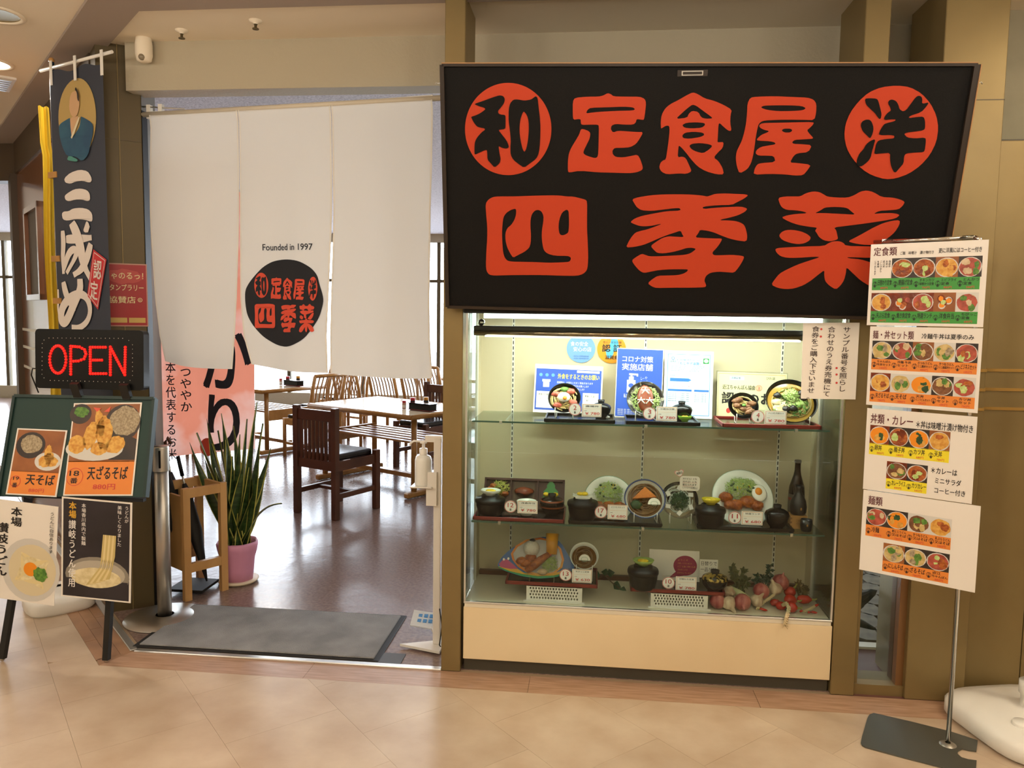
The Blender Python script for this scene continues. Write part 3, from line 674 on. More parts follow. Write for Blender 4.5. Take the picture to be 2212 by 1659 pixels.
def rice_tub(p, wd, ht, label, group=None):
    p = V(p); r = wd/2; t = T('rice_tub', label, 'rice tub', p, 0, group)
    MB().lathe([(.001, 0), (r*.72, 0), (r*.78, ht*.05), (r*.92, ht*.45), (r*.94, ht*.66)], p, 32).build('tub', t, [m_lacqm])
    MB().lathe([(r*.96, ht*.62), (r, ht*.66), (r, ht*.76), (r*.95, ht*.84), (r*.62, ht*.86), (r*.6, ht*.98), (r*.56, ht), (r*.5, ht*.94), (.001, ht*.94)], p, 32).build('lid', t, [m_lacqm])
    return t, ht*.97
def small_dish(p, wd, label, mt, petals=0, rect=False, food=f_pick):
    p = V(p); r = wd/2; t = T('small_dish', label, 'dish', p)
    mb = MB()
    if rect:
        mb.box(p+V((0, 0, .003)), (wd*.7, wd*.5, .006))
        for s in (-1, 1): mb.box(p+V((s*wd*.42, 0, .012)), (wd*.2, wd*.52, .004), Matrix.Rotation(-s*.45, 3, 'Y')); mb.box(p+V((0, s*wd*.26, .009)), (wd*.74, .004, .012))
    else:
        mb.lathe([(.001, .0), (r*.45, 0), (r*.5, .006), (r*.85, .014), (r, .026), (r*.97, .027), (r*.8, .017), (.001, .009)], p, 40, None, 0, 1, .85, True, .05 if petals else 0, petals or 5)
    mb.build('dish', t, [mt])
    fb = MB()
    for k in range(4): fb.sph(p+V((random.uniform(-.3, .3)*r, random.uniform(-.2, .2)*r, .02)), (r*.34, r*.26, .008), None, 10, 6, 0, .08)
    fb.build('pickles', t, [food])
def tray(pl, pr, z, dep, label, red=False, y0=.062, h=.016, feet=False):
    a, b = AY(*pl, y0), AY(*pr, y0); x0, x1 = a.x, b.x; t = T('serving_tray', label, 'tray', ((x0+x1)/2, y0+dep/2, z), 0)
    y1 = y0+dep
    MB().b2((x0+.003, y0+.003, z), (x1-.003, y1-.003, z+.006)).build('bed', t, [m_lacq])
    mb = MB()
    for q in ((x0, y0, x1, y0+.008), (x0, y1-.008, x1, y1), (x0, y0, x0+.008, y1), (x1-.008, y0, x1, y1)): mb.b2((q[0], q[1], z+(.0 if not feet else .004)), (q[2], q[3], z+h))
    mb.build('rim', t, [m_lacqr if red else m_lacq], bev=.002)
    return z+.0065, x0, x1
m_tag = mat('tag_paper', '#ffffff', .4)
def price_tag(num, name, price, cpx, card, y, ztray, label):
    f = yplane(y); cu, cv = f.uv(*cpx); r = .0275
    u0, v1 = f.uv(card[0], card[1]); u1, v0 = f.uv(card[2], card[3]); v0b = ztray
    t = T('price_tag', label, 'price tag', ((cu+u1)/2, y, ztray), 0, 'price tags of the food case')
    MB().b2((cu-r, y+.002, v0b), (u1+.002, y+.0035, v1+.002)).b2((cu-.01, y+.0035, v0b), (u1, y+.03, v0b+.002)).build('acrylic_holder', t, [m_acryl])
    c = MB().rect(f, u0-.004, v0, u1, v1, .0005, 0, .001).rect(f, u0+.0, v0+.003, u1-.002, v1-.002, .0009, 1).rect(f, u0+.0016, v0+.0046, u1-.0036, v1-.0036, .0013, 0)
    txt(c, f, name, u0+.012, v1-.014, u1-.012, v1-.0065, 2, .0018, .01)
    c.rect(f, u0+.005, v0+.62*(v1-v0), u1-.005, v0+.62*(v1-v0)+.0006, .0018, 1)
    txt(c, f, '本体価格', u0+.006, v0+.44*(v1-v0), u0+.018, v0+.5*(v1-v0), 2, .0018)
    txt(c, f, '¥ %d' % price, u0+.011, v0+.009, u1-.008, v0+.021, 3, .0018, .012)
    c.build('card', t, [m_tag, mat('tag_line', '#e7a46a', .4), m_ink, m_inkr])
    d = MB().ell(f, cu, cv, r, r, .002, 0, 36, thick=.001); d.ring(f, cu, cv, r*.9, r*.98, .0024, 1, 36)
    s = str(num); ww = .007 if len(s) == 1 else .013
    txt(d, f, s, cu-ww, cv-.003, cu+ww, cv+.017, 2, .0028, .005)
    txt(d, f, '番', cu-.005, cv-.019, cu+.005, cv-.008, 3, .0028, .012)
    d.build('number_disc', t, [m_tag, m_inkr, mat('ink_crimson', '#c23a44', .5), m_ink])

# ---------------- top shelf
z1 = SH1
zt, x0, x1 = tray((1175, 905), (1329, 912), z1, .22, 'black lacquer tray number two with egg rice bowl')
t, m, c = dish('rice_bowl', 'black tilted bowl of noodles, ham and a halved boiled egg', 'bowl', AY(1219, 859, .17), .074, 58, BOWL, [m_lacq], zt)
noodles(m, c, .066, -.014, 34, .0028).build('noodles', t, [f_nood])
for a, b in ((-.04, .02), (.03, .035), (-.03, -.035), (.04, -.02)): blob(m, c, a, b, -.006, (.02, .014, .008), .18).build('ham', t, [f_ham])
blob(m, c, -.002, .0, .006, (.029, .024, .016), .02).build('egg_white', t, [f_egg]); blob(m, c, .003, -.008, .018, (.010, .012, .006), .02).build('yolk', t, [f_yolk])
blob(m, c, 0, .045, -.004, (.02, .012, .006), .2).build('greens', t, [f_green])
lidded_bowl(on(1298, 892, zt), .092, .084, 'small black lidded soup bowl on tray number two')
p = on(1312, 901, zt, .08); sp = T('spoon', 'small white spoon rest lying on tray number two', 'spoon', p)
MB().sph(p+V((0, 0, .006)), (.012, .008, .006), None, 12, 8).build('bowl', sp, [m_china]); MB().tube([p+V((-.008, .01, .008)), p+V((-.03, .05, .012))], .003, 6).build('handle', sp, [m_china])
price_tag(2, '唐揚丼', 780, (1242, 884), (1259, 872, 1299, 901), .085, zt, 'white price tag with red number two')

zt, x0, x1 = tray((1352, 914), (1513, 920), z1, .22, 'black lacquer tray number three with oval curry plate')
t, m, c = dish('oval_plate', 'dark oval plate of brown cutlet with white cheese lettering on cabbage', 'plate', AY(1394, 862, .17), .083, 66, PLATE, [mat('glaze_speckle', '#1c1a17', .15, c2='#8a8574', scale=30, detail=6, lo=.52, hi=.6)], zt)
shreds(m, c, 0, 0, -.008, .066, .062, .008, 260, .0013).build('cabbage', t, [f_cab])
blob(m, c, 0, .002, .002, (.036, .062, .014), .06, 18, 12).build('cutlet', t, [f_sauce])
ch = MB()
for bx, by, k in ((0, .032, 1), (-.019, -.014, .95), (.019, -.014, .95)):
    for s in (((-.018, .006), (.018, .006)), ((0, .018), (-.002, .006), (-.017, -.013)), ((0, .006), (.016, -.013)), ):
        ch.tube([c + m @ V((bx+q[0]*k, by+q[1]*k, .0185-.12*abs(bx+q[0]*k)-.1*abs(by+q[1]*k))) for q in s], .0028, 6)
ch.build('cheese_strokes', t, [f_egg])
lidded_bowl(on(1472, 898, zt), .095, .086, 'small black lidded soup bowl on tray number three')
small_dish(on(1479, 911, zt, .09), .062, 'small green dish of yellow pickles on tray number three', mat('green_glaze', '#76a02e', .2))
price_tag(3, '三成カツ丼', 780, (1403, 893), (1420, 878, 1462, 910), .082, zt, 'white price tag with red number three')

zt, x0, x1 = tray((1560, 925), (1775, 933), z1, .26, 'wide black tray number four with red front edge', True)
t, m, c = dish('beef_bowl', 'small black tilted bowl of stewed beef', 'bowl', AY(1606, 876, .16), .066, 55, BOWL, [m_lacqm], zt)
noodles(m, c, .055, -.01, 18, .003).build('onion', t, [f_nood])
for k in range(11): blob(m, c, random.uniform(-.038, .038), random.uniform(-.034, .034), .001, (.017, .012, .008), .25).build('beef', t, [f_meat])
blob(m, c, 0, -.004, .012, (.009, .007, .003), .1).build('greens', t, [f_green])
t, m, c = dish('champon_bowl', 'large black tilted noodle bowl of cabbage, pork and wood ear', 'bowl', AY(1710, 865, .19), .112, 52, BOWL, [m_lacq], zt)
MB().lathe([(.1, -.018), (.001, -.018)], c, 36, m).build('broth', t, [f_brothy])
noodles(m, c, .09, -.014, 36, .003).build('noodles', t, [f_nood])
for k in range(12): blob(m, c, random.uniform(-.055, .055), random.uniform(-.05, .03), -.002, (.03, .02, .008), .25).build('pork' if k % 2 else 'cabbage', t, [f_pork if k % 2 else f_cab])
for a, b in ((-.06, .02), (.0, -.045), (-.03, -.05), (.045, .035), (.05, .01)): blob(m, c, a, b, .008, (.017, .014, .008), .25).build('wood_ear', t, [f_black])
shreds(m, c, 0, .02, .004, .034, .03, .014, 110, .0022).build('greens', t, [f_cab])
shreds(m, c, .0, -.01, -.002, .075, .07, .006, 90, .002).build('leek', t, [f_green])
price_tag(4, 'チャンポン牛丼セット', 780, (1637, 900), (1654, 887, 1698, 917), .09, zt, 'white price tag with red number four')

def sheet(name, label, px4, y, cat='poster', mt=None, lean=.0, group=None, top_y=None):
    """paper sheet: four photograph corners TL TR BR BL on a plane at y (bottom) leaning to top_y"""
    bl = AY(*px4[3], y); O = bl; N0 = top_y if top_y is not None else y
    tlp = AY(*px4[0], N0); fr = Fr(O, (1, 0, 0), (0, N0-y, tlp.z-bl.z))
    uv = [fr.uv(*q) for q in px4]; W = (uv[1][0]-uv[0][0]+uv[2][0]-uv[3][0])/2; H = (uv[0][1]-uv[3][1]+uv[1][1]-uv[2][1])/2
    sl = ((uv[1][1]-uv[0][1])/max(W, .01)+(uv[2][1]-uv[3][1])/max(W, .01))/2
    fr.O = fr.p(uv[3][0], uv[3][1]); U = fr.U; Wv = fr.W; fr = Fr(fr.O, U+Wv*sl, Wv-U*sl)
    t = T(name, label, cat, fr.p(W/2, 0), 0, group)
    return t, fr, W, H
def hl(mb, fr, s, W, H, x0, y0, x1, y1, mi, n=.0012, bold=0):   # box in fractions, y from the top
    txt(mb, fr, s, x0*W, H*(1-y1), x1*W, H*(1-y0), mi, n, bold)
def rc(mb, fr, W, H, x0, y0, x1, y1, mi, n=.0006): mb.rect(fr, x0*W, H*(1-y1), x1*W, H*(1-y0), n, mi)

# posters leaning in the case
t, fr, W, H = sheet('notice_poster', 'blue landscape notice with yellow headline leaning at the back of the case', ((1153, 788), (1300, 792), (1298, 900), (1151, 890)), .315, top_y=.36)
mb = MB().rect(fr, 0, 0, W, H, 0, 0, .002); mb.build('sheet', t, [m_lam]); mb = MB()
rc(mb, fr, W, H, .02, .09, .98, .94, 0); hl(mb, fr, '外食をするときのお願い', W, H, .34, .18, .95, .29, 1, bold=.012)
for k in range(3): mb.ell(fr, W*(.09+.09*k), H*.78, .008, .008, .0012, 2, 18)
for k, s in enumerate(('混雑時は、お待ちいただく場合があります', '入店時の手指消毒にご協力をお願いします', '会話の際は、マスクの着用をお願いします')): hl(mb, fr, s, W, H, .33, .34+.065*k, .86-.06*k, .385+.065*k, 3)
rc(mb, fr, W, H, .04, .56, .34, .9, 3, .001); rc(mb, fr, W, H, .38, .56, .66, .9, 3, .001); rc(mb, fr, W, H, .72, .56, .95, .9, 3, .001)
for x in (.07, .41, .75): hl(mb, fr, '黙食のお願い', W, H, x, .6, x+.17, .65, 4, .0016); hl(mb, fr, 'ご協力ください', W, H, x, .69, x+.17, .73, 4, .0016)
rc(mb, fr, W, H, .62, .105, .95, .15, 3, .001); rc(mb, fr, W, H, .13, .33, .22, .47, 3, .001); rc(mb, fr, W, H, .115, .31, .235, .36, 5, .0014)
mb.build('print', t, [m_blue, m_yel, m_mblue, m_inkw, m_ink, m_lblue])
t, fr, W, H = sheet('hygiene_poster', 'blue upright poster with white pump bottle drawing at the back of the case', ((1332, 751), (1431, 755), (1430, 905), (1327, 900)), .30, top_y=.35)
MB().rect(fr, 0, 0, W, H, 0, 0, .002).build('sheet', t, [m_lam]); mb = MB()
rc(mb, fr, W, H, .015, .012, .985, .988, 0); hl(mb, fr, 'コロナ対策', W, H, .12, .11, .78, .2, 1, bold=.008); hl(mb, fr, '実施店舗', W, H, .12, .22, .78, .32, 1, bold=.008)
mb.rect(fr, W*.24, H*.36, W*.42, H*.54, .0012, 1); mb.rect(fr, W*.28, H*.54, W*.38, H*.59, .0012, 1); mb.rect(fr, W*.31, H*.59, W*.35, H*.62, .0012, 1); mb.rect(fr, W*.28, H*.61, W*.47, H*.635, .0012, 1); mb.rect(fr, W*.44, H*.595, W*.47, H*.62, .0012, 1)
mb.ell(fr, W*.33, H*.46, W*.06, W*.05, .0016, 0, 20)
for k in range(16): mb.ell(fr, W*random.uniform(.5, .68), H*random.uniform(.5, .6), .0012, .0012, .0012, 1, 8)
hl(mb, fr, '私たちの店は感染対策をしています', W, H, .18, .66, .85, .72, 1)
for k in range(4): hl(mb, fr, '手指の消毒、換気、清掃の徹底に努めます', W, H, .06, .88+.024*k, .5, .897+.024*k, 1)
mb.build('print', t, [m_blue, m_inkw])
t, fr, W, H = sheet('support_poster', 'pale blue upright information sheet at the back of the case', ((1432, 757), (1538, 760), (1537, 906), (1432, 901)), .30, top_y=.35)
MB().rect(fr, 0, 0, W, H, 0, 0, .002).build('sheet', t, [mat('pale_sheet', '#dce8f2', .25, coat=.6)]); mb = MB()
rc(mb, fr, W, H, .06, .05, .94, .96, 0); rc(mb, fr, W, H, .072, .058, .928, .952, 1, .0009)
mb.ring(fr, W*.17, H*.885, .005, .0075, .0014, 2, 20); hl(mb, fr, '滋賀県', W, H, .11, .145, .24, .18, 3, .0014)
hl(mb, fr, 'LINE公式アカウント', W, H, .36, .075, .62, .095, 3, .0014); hl(mb, fr, 'もしもの時のサポートシステム', W, H, .25, .12, .76, .155, 2, .0014, .008); hl(mb, fr, '『もしサポ滋賀』', W, H, .28, .165, .74, .21, 2, .0014, .012)
rc(mb, fr, W, H, .79, .105, .91, .185, 4, .0014); mb.ell(fr, W*.85, H*.857, W*.045, W*.038, .0018, 5, 20)
txt(mb, fr, 'LINE', W*.82, H*.85, W*.88, H*.865, 4, .0022, .02)
for k in range(4): hl(mb, fr, 'この施設は感染防止対策に取り組んでいます。ご来店の際は登録をお願いします', W, H, .1, .225+.022*k, .9-.04*k, .24+.022*k, 3, .0014)
hl(mb, fr, '登録用', W, H, .12, .36, .22, .385, 2, .0014); mb.poly(fr, [(W*.12, H*.54), (W*.5, H*.54), (W*.56, H*.565), (W*.5, H*.59), (W*.12, H*.59)], (), .0014, 2)
hl(mb, fr, '同じ場所で感染が発生した場合にお知らせします', W, H, .12, .52, .8, .54, 6, .0014)
for x0_, x1_ in ((.08, .57), (.62, .92)):
    rc(mb, fr, W, H, x0_, .575, x1_, .605, 2, .0014)
    for k in range(5): hl(mb, fr, '通知を受け取ったら保健所へ連絡', W, H, x0_+.01, .63+.028*k, x1_-.05, .645+.028*k, 3, .0014)
mb.build('print', t, [m_mblue, m_lblue, mat('print_logo_blue', '#2f6fc0', .4), m_ink, mat('print_app_green', '#1f8a3c', .4), m_inkw, m_inkr])
t, fr, W, H = sheet('certificate_frame', 'cream certificate in an acrylic frame behind tray number four', ((1546, 800), (1701, 806), (1699, 909), (1545, 903)), .335, cat='certificate', top_y=.37)
MB().rect(fr, 0, 0, W, H, 0, 0, .006).build('acrylic_frame', t, [m_acryl]); mb = MB(); n0 = .0006
rc(mb, fr, W, H, .015, .02, .985, .98, 0, n0); rc(mb, fr, W, H, .03, .05, .97, .06, 1, .001); rc(mb, fr, W, H, .03, .05, .035, .95, 1, .001); rc(mb, fr, W, H, .965, .05, .97, .95, 1, .001)
rc(mb, fr, W, H, .19, .11, .39, .18, 2, .001); hl(mb, fr, '四季菜 様', W, H, .22, .12, .34, .165, 3, .0014); hl(mb, fr, 'びわ湖', W, H, .7, .1, .82, .16, 3, .0014)
hl(mb, fr, '近江ちゃんぽん協会', W, H, .09, .285, .55, .385, 3, .0014, .01); hl(mb, fr, '認定のお店', W, H, .08, .44, .97, .69, 3, .0014, .03)
mb.ring(fr, W*.6, H*.66, .012, .0145, .0014, 4, 24); txt(mb, fr, '蓮', W*.575, H*.615, W*.625, H*.7, 4, .0014)
mb.ell(fr, W*.18, H*.17, .010, .012, .0014, 5, 16)
mb.build('print', t, [mat('cert_paper', '#e3ddb0', .4), mat('cert_line', '#c9a55a', .4), m_lblue, m_ink, mat('stamp_pink', '#e08a78', .4), m_inkr])
for nm, px, bg, la in (('blue', (1255, 753), mat('sticker_blue', '#7ea8e0', .3), 'round light blue food safety sticker on the back of the case'), ('orange', (1321, 754), mat('sticker_orange', '#e79a2e', .3), 'round orange certification sticker on the back of the case')):
    f = yplane(CB-.002); u, v = f.uv(*px); r = .068; t = T('round_sticker', la, 'sticker', f.p(u, v-r))
    MB().ell(f, u, v, r, r, .002, 0, 44, thick=.0015).build('disc', t, [bg]); mb = MB(); 
    if nm == 'blue':
        txt(mb, f, '食の安全', u-.05, v+.012, u+.034, v+.034, 0, .003, .012); txt(mb, f, '安心の店', u-.036, v-.014, u+.05, v+.008, 0, .003, .012)
        for k in range(2): txt(mb, f, '一般社団法人滋賀県食品衛生協会', u-.038, v-.04-.011*k, u+.038, v-.033-.011*k, 1, .003)
        mb.build('print', t, [m_inkw, mat('ink_navy', '#28407e', .4)])
    else:
        mb.ell(f, u+.012, v+.018, .02, .034, .0026, 0, 14, jit=.2); mb.ell(f, u-.01, v-.02, .018, .026, .0026, 0, 12, jit=.25)
        txt(mb, f, '安心・安全店舗', u-.04, v+.026, u+.046, v+.038, 1, .003); txt(mb, f, '認 証', u-.045, v-.014, u+.048, v+.022, 1, .0032, .022); txt(mb, f, '滋賀県', u-.03, v-.05, u+.035, v-.03, 1, .003, .01)
        txt(mb, f, '新型コロナ', u-.024, v+.044, u+.024, v+.052, 1, .003)
        mb.build('print', t, [mat('map_blue', '#5ab4dc', .4), m_ink])
# notice hung over the front
f = yplane(-.014); c4 = [f.uv(*q) for q in ((1735, 697), (1857, 697), (1848, 863), (1730, 861))]
t = T('paper_notice', 'white paper notice with vertical handwritten lines taped over the case front', 'notice', f.p(c4[3][0], c4[3][1]))
MB().poly(f, [c4[3], c4[2], c4[1], c4[0]], (), .0, 0, .0012).build('sheet', t, [m_paper]); mb = MB()
x0, x1 = c4[3][0], c4[2][0]; ztop = c4[0][1]; hh = ztop-c4[3][1]
vtxt(mb, f, 'サンプル番号を照らし', x1-.048, ztop-.012, .031, hh*.86, 0, .001, .006, .03)
vtxt(mb, f, '合わせのうえ券売機にて', x1-.108, ztop-.012, .031, hh*.93, 0, .001, .006, .03)
vtxt(mb, f, '食券をご購入下さいませ。', x1-.171, ztop-.012, .031, hh*.97, 0, .001, .006, .03)
for px in ((1774, 711), (1773, 727), (1807, 795), (1807, 809), (1807, 827)): mb.ell(f, *f.uv(*px), .0045, .0045, .0012, 1, 12)
mb.build('lettering', t, [mat('ink_brown_black', '#33201c', .6), m_inkr])['kind'] = 'stuff'

# ---------------- middle shelf
def lb(px, top, bot, wpx, z, label, **k):
    p = on(px, bot, z); return lidded_bowl(p, msz(p, wpx), msz(p, bot-top), label, **k)
def tub(px, top, bot, wpx, z, label):
    p = on(px, bot, z, .1); t, h = rice_tub(p, msz(p, wpx), msz(p, bot-top), label); return p+V((0, 0, h))
z2 = SH2
zt, x0, x1 = tray((1021, 1122), (1219, 1131), z2, .25, 'black tray number twelve with red front edge', True)
# bento box standing up
fb = yplane(.27); u0, v1 = fb.uv(1046, 1033); u1, _ = fb.uv(1220, 1040); v0 = zt
bt = T('bento_box', 'dark brown three-part bento box stood upright behind the soup bowls', 'bento box', ((u0+u1)/2, .28, zt))
bf = Fr((u0, .25, zt), (1, 0, 0), (0, .07, v1-v0)); bw = u1-u0; bh = (v1-v0)*1.04
MB().rect(bf, 0, 0, bw, bh, 0, 0, .014).build('base', bt, [m_lacqb])
mb = MB()
for a, b, c_, d in ((0, 0, bw, .01), (0, bh-.01, bw, bh), (0, 0, .01, bh), (bw-.01, 0, bw, bh), (bw/3-.003, 0, bw/3+.003, bh), (2*bw/3-.003, 0, 2*bw/3+.003, bh)): mb.rect(bf, a, b, c_, d, .022, 0, .022)
mb.build('walls', bt, [m_lacqb])
I3 = Matrix((bf.U, bf.W, bf.N)).transposed()
fp = lambda x, y, z=.01: bf.p(bw*x, bh*y, z)
shreds(I3, fp(.2, .66), 0, 0, 0, .04, .035, .02, 140).build('cabbage', bt, [mat('food_cabbage_yellow', '#d5cc72', .5, c2='#a8b848', scale=80)])
for a, b in ((.08, .62), (.12, .74), (.1, .5), (.25, .5)): MB().sph(fp(a, b), (.022, .018, .014), None, 12, 8, 0, .15).build('fried_chicken', bt, [f_fry])
mb = MB(); fr2 = Fr(fp(.5, .55, .012), bf.U, bf.W); mb.rect(fr2, -.05, -.05, .05, .05, .004, 0, .004); mb.build('clear_tray', bt, [m_acryl])
MB().sph(fp(.5, .58, .02), (.045, .04, .02), None, 18, 12, 0, .08).build('hamburger', bt, [f_sauce]); MB().sph(fp(.5, .5, .034), (.034, .02, .012), None, 14, 8, 0, .06).build('sauce', bt, [mat('food_gravy', '#2b140c', .1)])
mb = MB().poly(Fr(fp(.83, .6, .016), bf.U, bf.W), [(-.045, -.045), (.045, -.045), (.03, -.01), (.035, 0), (.018, .02), (.02, .03), (0, .06), (-.02, .03), (-.018, .02), (-.035, 0), (-.03, -.01)], (), 0, 0, .002); mb.build('paper_leaf', bt, [mat('food_leaf_green', '#2f7a3a', .4)])
for a in (.775, .89): MB().sph(fp(a, .5, .024), (.014, .012, .01), None, 12, 8, 0, .08).build('egg_roll', bt, [f_pick])
tp = tub(1059, 1068, 1110, 66, zt, 'black rice tub carrying a white petal dish on tray number twelve')
small_dish(tp, .092, 'white petal-edged dish of pickles on the rice tub of tray number twelve', m_china, 5)
lb(1192, 1060, 1105, 52, zt, 'black lidded bowl with two brown stripes on tray number twelve', stripes=True)
p = on(1137, 1112, zt, .12); t = T('white_saucer', 'white saucer bowl behind the price tag of number twelve', 'bowl', p)
MB().lathe([(.001, 0), (.025, 0), (.028, .01), (.044, .05), (.046, .066), (.043, .066), (.038, .04), (.001, .02)], p, 30).build('bowl', t, [m_china]); MB().lathe([(.04, .05), (.001, .056)], p, 24).build('rice', t, [f_rice])
price_tag(12, '洋食弁当', 780, (1103, 1094), (1120, 1081, 1161, 1110), .085, zt, 'white price tag with red number twelve')

zt, x0, x1 = tray((1227, 1131), (1431, 1142), z2, .25, 'black footed tray number seventeen', feet=True)
t, m, c = dish('salad_plate', 'white green-rimmed oval plate of cabbage and cutlets behind noodle bowl', 'plate', AY(1315, 1080, .235), .115, 62, PLATE, [m_china], zt, stand=False, rim=m_chinag)
shreds(m, c, 0, .03, -.006, .06, .055, .03, 260, .0013).build('cabbage', t, [f_cab])
for k in range(9): blob(m, c, random.uniform(-.045, .045), random.uniform(0, .075), .018, (.006, .005, .004), .1).build('parsley', t, [f_dgreen])
for k in range(8): blob(m, c, random.uniform(-.04, .04), random.uniform(.02, .075), .022, .003, .1, 8, 5).build('corn', t, [f_pick])
for a in (-.05, 0, .05): blob(m, c, a, -.03, .006, (.03, .022, .02), .16).build('fried_chicken', t, [f_fry])
tp = tub(1258, 1074, 1122, 67, zt, 'black rice tub carrying a rectangular white dish on tray number seventeen')
small_dish(tp, .088, 'rectangular white dish of yellow pickle slices on the rice tub of tray number seventeen', m_china, rect=True)
t, m, c = dish('udon_bowl', 'white and blue bowl of soba with fried tofu and fish cake', 'bowl', AY(1393, 1077, .15), .092, 58, BOWL, [m_china], zt, rim=m_chinab)
MB().lathe([(.083, -.02), (.001, -.02)], c, 36, m).build('broth', t, [f_broth])
noodles(m, c, .075, -.016, 44, .0026).build('noodles', t, [f_soba])
tofu = MB().add([c + m @ V(q) for q in ((-.055, -.005, .0), (.05, .005, .004), (.0, .05, .006), (-.055, -.005, .012), (.05, .005, .016), (.0, .05, .018))], [(0, 2, 1), (3, 4, 5), (0, 1, 4, 3), (1, 2, 5, 4), (2, 0, 3, 5)]); tofu.build('fried_tofu', t, [f_tofu])
blob(m, c, -.038, -.03, .0, (.024, .02, .012), .2).build('spinach', t, [f_dgreen])
FK = Fr(c + m @ V((.04, -.03, .014)), m @ V((1, 0, 0)), m @ V((0, 1, 0)))
kam = [(.028*math.cos(math.pi*i/14), .03*math.sin(math.pi*i/14)) for i in range(15)]
MB().poly(FK, kam, (), 0, 0, .008).build('fish_cake', t, [f_egg]); mb = MB(); mb.ring(FK, 0, .004, .014, .016, .0006, 0, 24, .7); mb.build('fish_cake_line', t, [m_chinag])
price_tag(17, 'ビジネスセット', 680, (1298, 1106), (1315, 1090, 1355, 1123), .085, zt, 'white price tag with red number seventeen')

t, m, c = dish('glass_bowl', 'clear glass bowl of cold noodles topped with chopped leek on the bare shelf', 'bowl', AY(1468, 1080, .17), .085, 62, BOWL, [glassmat('bowl_glass', '#d9cfc4', 1.0, .03, .06)], z2)
noodles(m, c, .07, -.02, 40, .0025).build('noodles', t, [f_glass])
shreds(m, c, 0, -.002, -.01, .036, .036, .012, 150, .0018).build('leek', t, [f_dgreen])
for k in range(6): MB().box(c + m @ V((.058*math.cos(k*1.05+.5), .058*math.sin(k*1.05+.5), -.012)), (.022, .018, .012), m @ Matrix.Rotation(k, 3, 'Z')).build('ice', t, [mat('food_ice', '#d9d6cf', .1)])
f = yplane(.16); u0, v1 = f.uv(1469, 1028); u1, v0 = f.uv(1511, 1061)
t = T('handwritten_card', 'white rounded handwritten card with pink underlines on the glass bowl', 'card', f.p((u0+u1)/2, v0))
r = .014; pts = []
for cx, cy, a0 in ((u1-r, v1-r, 0), (u0+r, v1-r, 90), (u0+r, v0+r, 180), (u1-r, v0+r, 270)): pts += [(cx+r*math.cos(R_(a0+15*k)), cy+r*math.sin(R_(a0+15*k))) for k in range(7)]
MB().poly(f, pts, (), .0, 0, .001).build('card', t, [m_lam]); mb = MB(); ww, hh = u1-u0, v1-v0
for k, s in enumerate(('冷うどん）にも', '冷そば）にも', '替えられます', '（プラスで玉葱入）')): txt(mb, f, s, u0+.012, v1-.016-.0135*k, u1-.014+(.004 if k > 2 else 0), v1-.007-.0135*k, 0, .0008, .005)
mb.rect(f, u0+.012, v1-.031, u1-.01, v1-.0302, .0008, 1).rect(f, u0+.014, v1-.045, u1-.03, v1-.0442, .0008, 1); mb.build('lettering', t, [m_ink, mat('ink_pink', '#ee8888', .5)])
u, v = f.uv(1468, 1023); t = T('heart_card', 'small pink heart-shaped card above the handwritten card', 'card', f.p(u, v-.015))
hp = [(0, -.017), (.019, .004), (.016, .013), (.008, .015), (0, .008), (-.008, .015), (-.016, .013), (-.019, .004)]; ca, sa = math.cos(.3), math.sin(.3)
MB().poly(f, smooth_pts([V((u+1.15*(x*ca-y*sa), v+1.15*(x*sa+y*ca), 0)) for x, y in hp]), (), -.002, 0, .001).poly(f, smooth_pts([V((u+.95*(x*ca-y*sa), v+.95*(x*sa+y*ca), 0)) for x, y in hp]), (), -.0016, 1).build('card', t, [mat('card_pink', '#e9a0a0', .4), m_lam])
mb = MB(); txt(mb, f, '麺類は', u-.014, v-.003, u+.013, v+.008, 0, 0, .01, .3); mb.build('lettering', t, [m_ink])

zt, x0, x1 = tray((1505, 1147), (1716, 1157), z2, .25, 'black footed tray number eleven', feet=True)
t, m, c = dish('lunch_plate', 'white green-rimmed plate of salad, glazed chicken and a fried egg', 'plate', AY(1604, 1076, .22), .135, 58, PLATE, [m_china], zt, stand=False, rim=m_chinag)
shreds(m, c, 0, .045, -.006, .07, .05, .028, 300, .0014).build('cabbage', t, [f_cab])
for k in range(8): blob(m, c, random.uniform(-.05, .05), random.uniform(.02, .08), .02, (.006, .005, .004), .1).build('parsley', t, [f_dgreen])
for k in range(6): blob(m, c, random.uniform(-.03, .04), random.uniform(.03, .08), .024, .003, .1, 8, 5).build('corn', t, [f_pick])
for a, b, r in ((-.075, .0, .03), (-.03, -.035, .032), (.02, -.02, .034), (.06, -.035, .03), (-.06, -.035, .026)): blob(m, c, a, b, .006, (r, r*.8, r*.7), .16).build('glazed_chicken', t, [f_fry])
blob(m, c, .072, .02, .018, (.034, .04, .008), .04).build('egg_white', t, [f_egg]); blob(m, c, .068, .026, .024, (.016, .018, .01), .02).build('yolk', t, [f_yolk])
tp = tub(1533, 1088, 1136, 66, zt, 'black rice tub carrying a yellow leaf dish on tray number eleven')
small_dish(tp, .082, 'yellow leaf-shaped dish of pickles on the rice tub of tray number eleven', mat('yellow_glaze', '#c9b62c', .2), 3)
lb(1677, 1089, 1141, 52, zt, 'small black lidded soup bowl on tray number eleven')
price_tag(11, '特選ランチ', 680, (1587, 1118), (1604, 1104, 1647, 1135), .085, zt, 'white price tag with red number eleven')
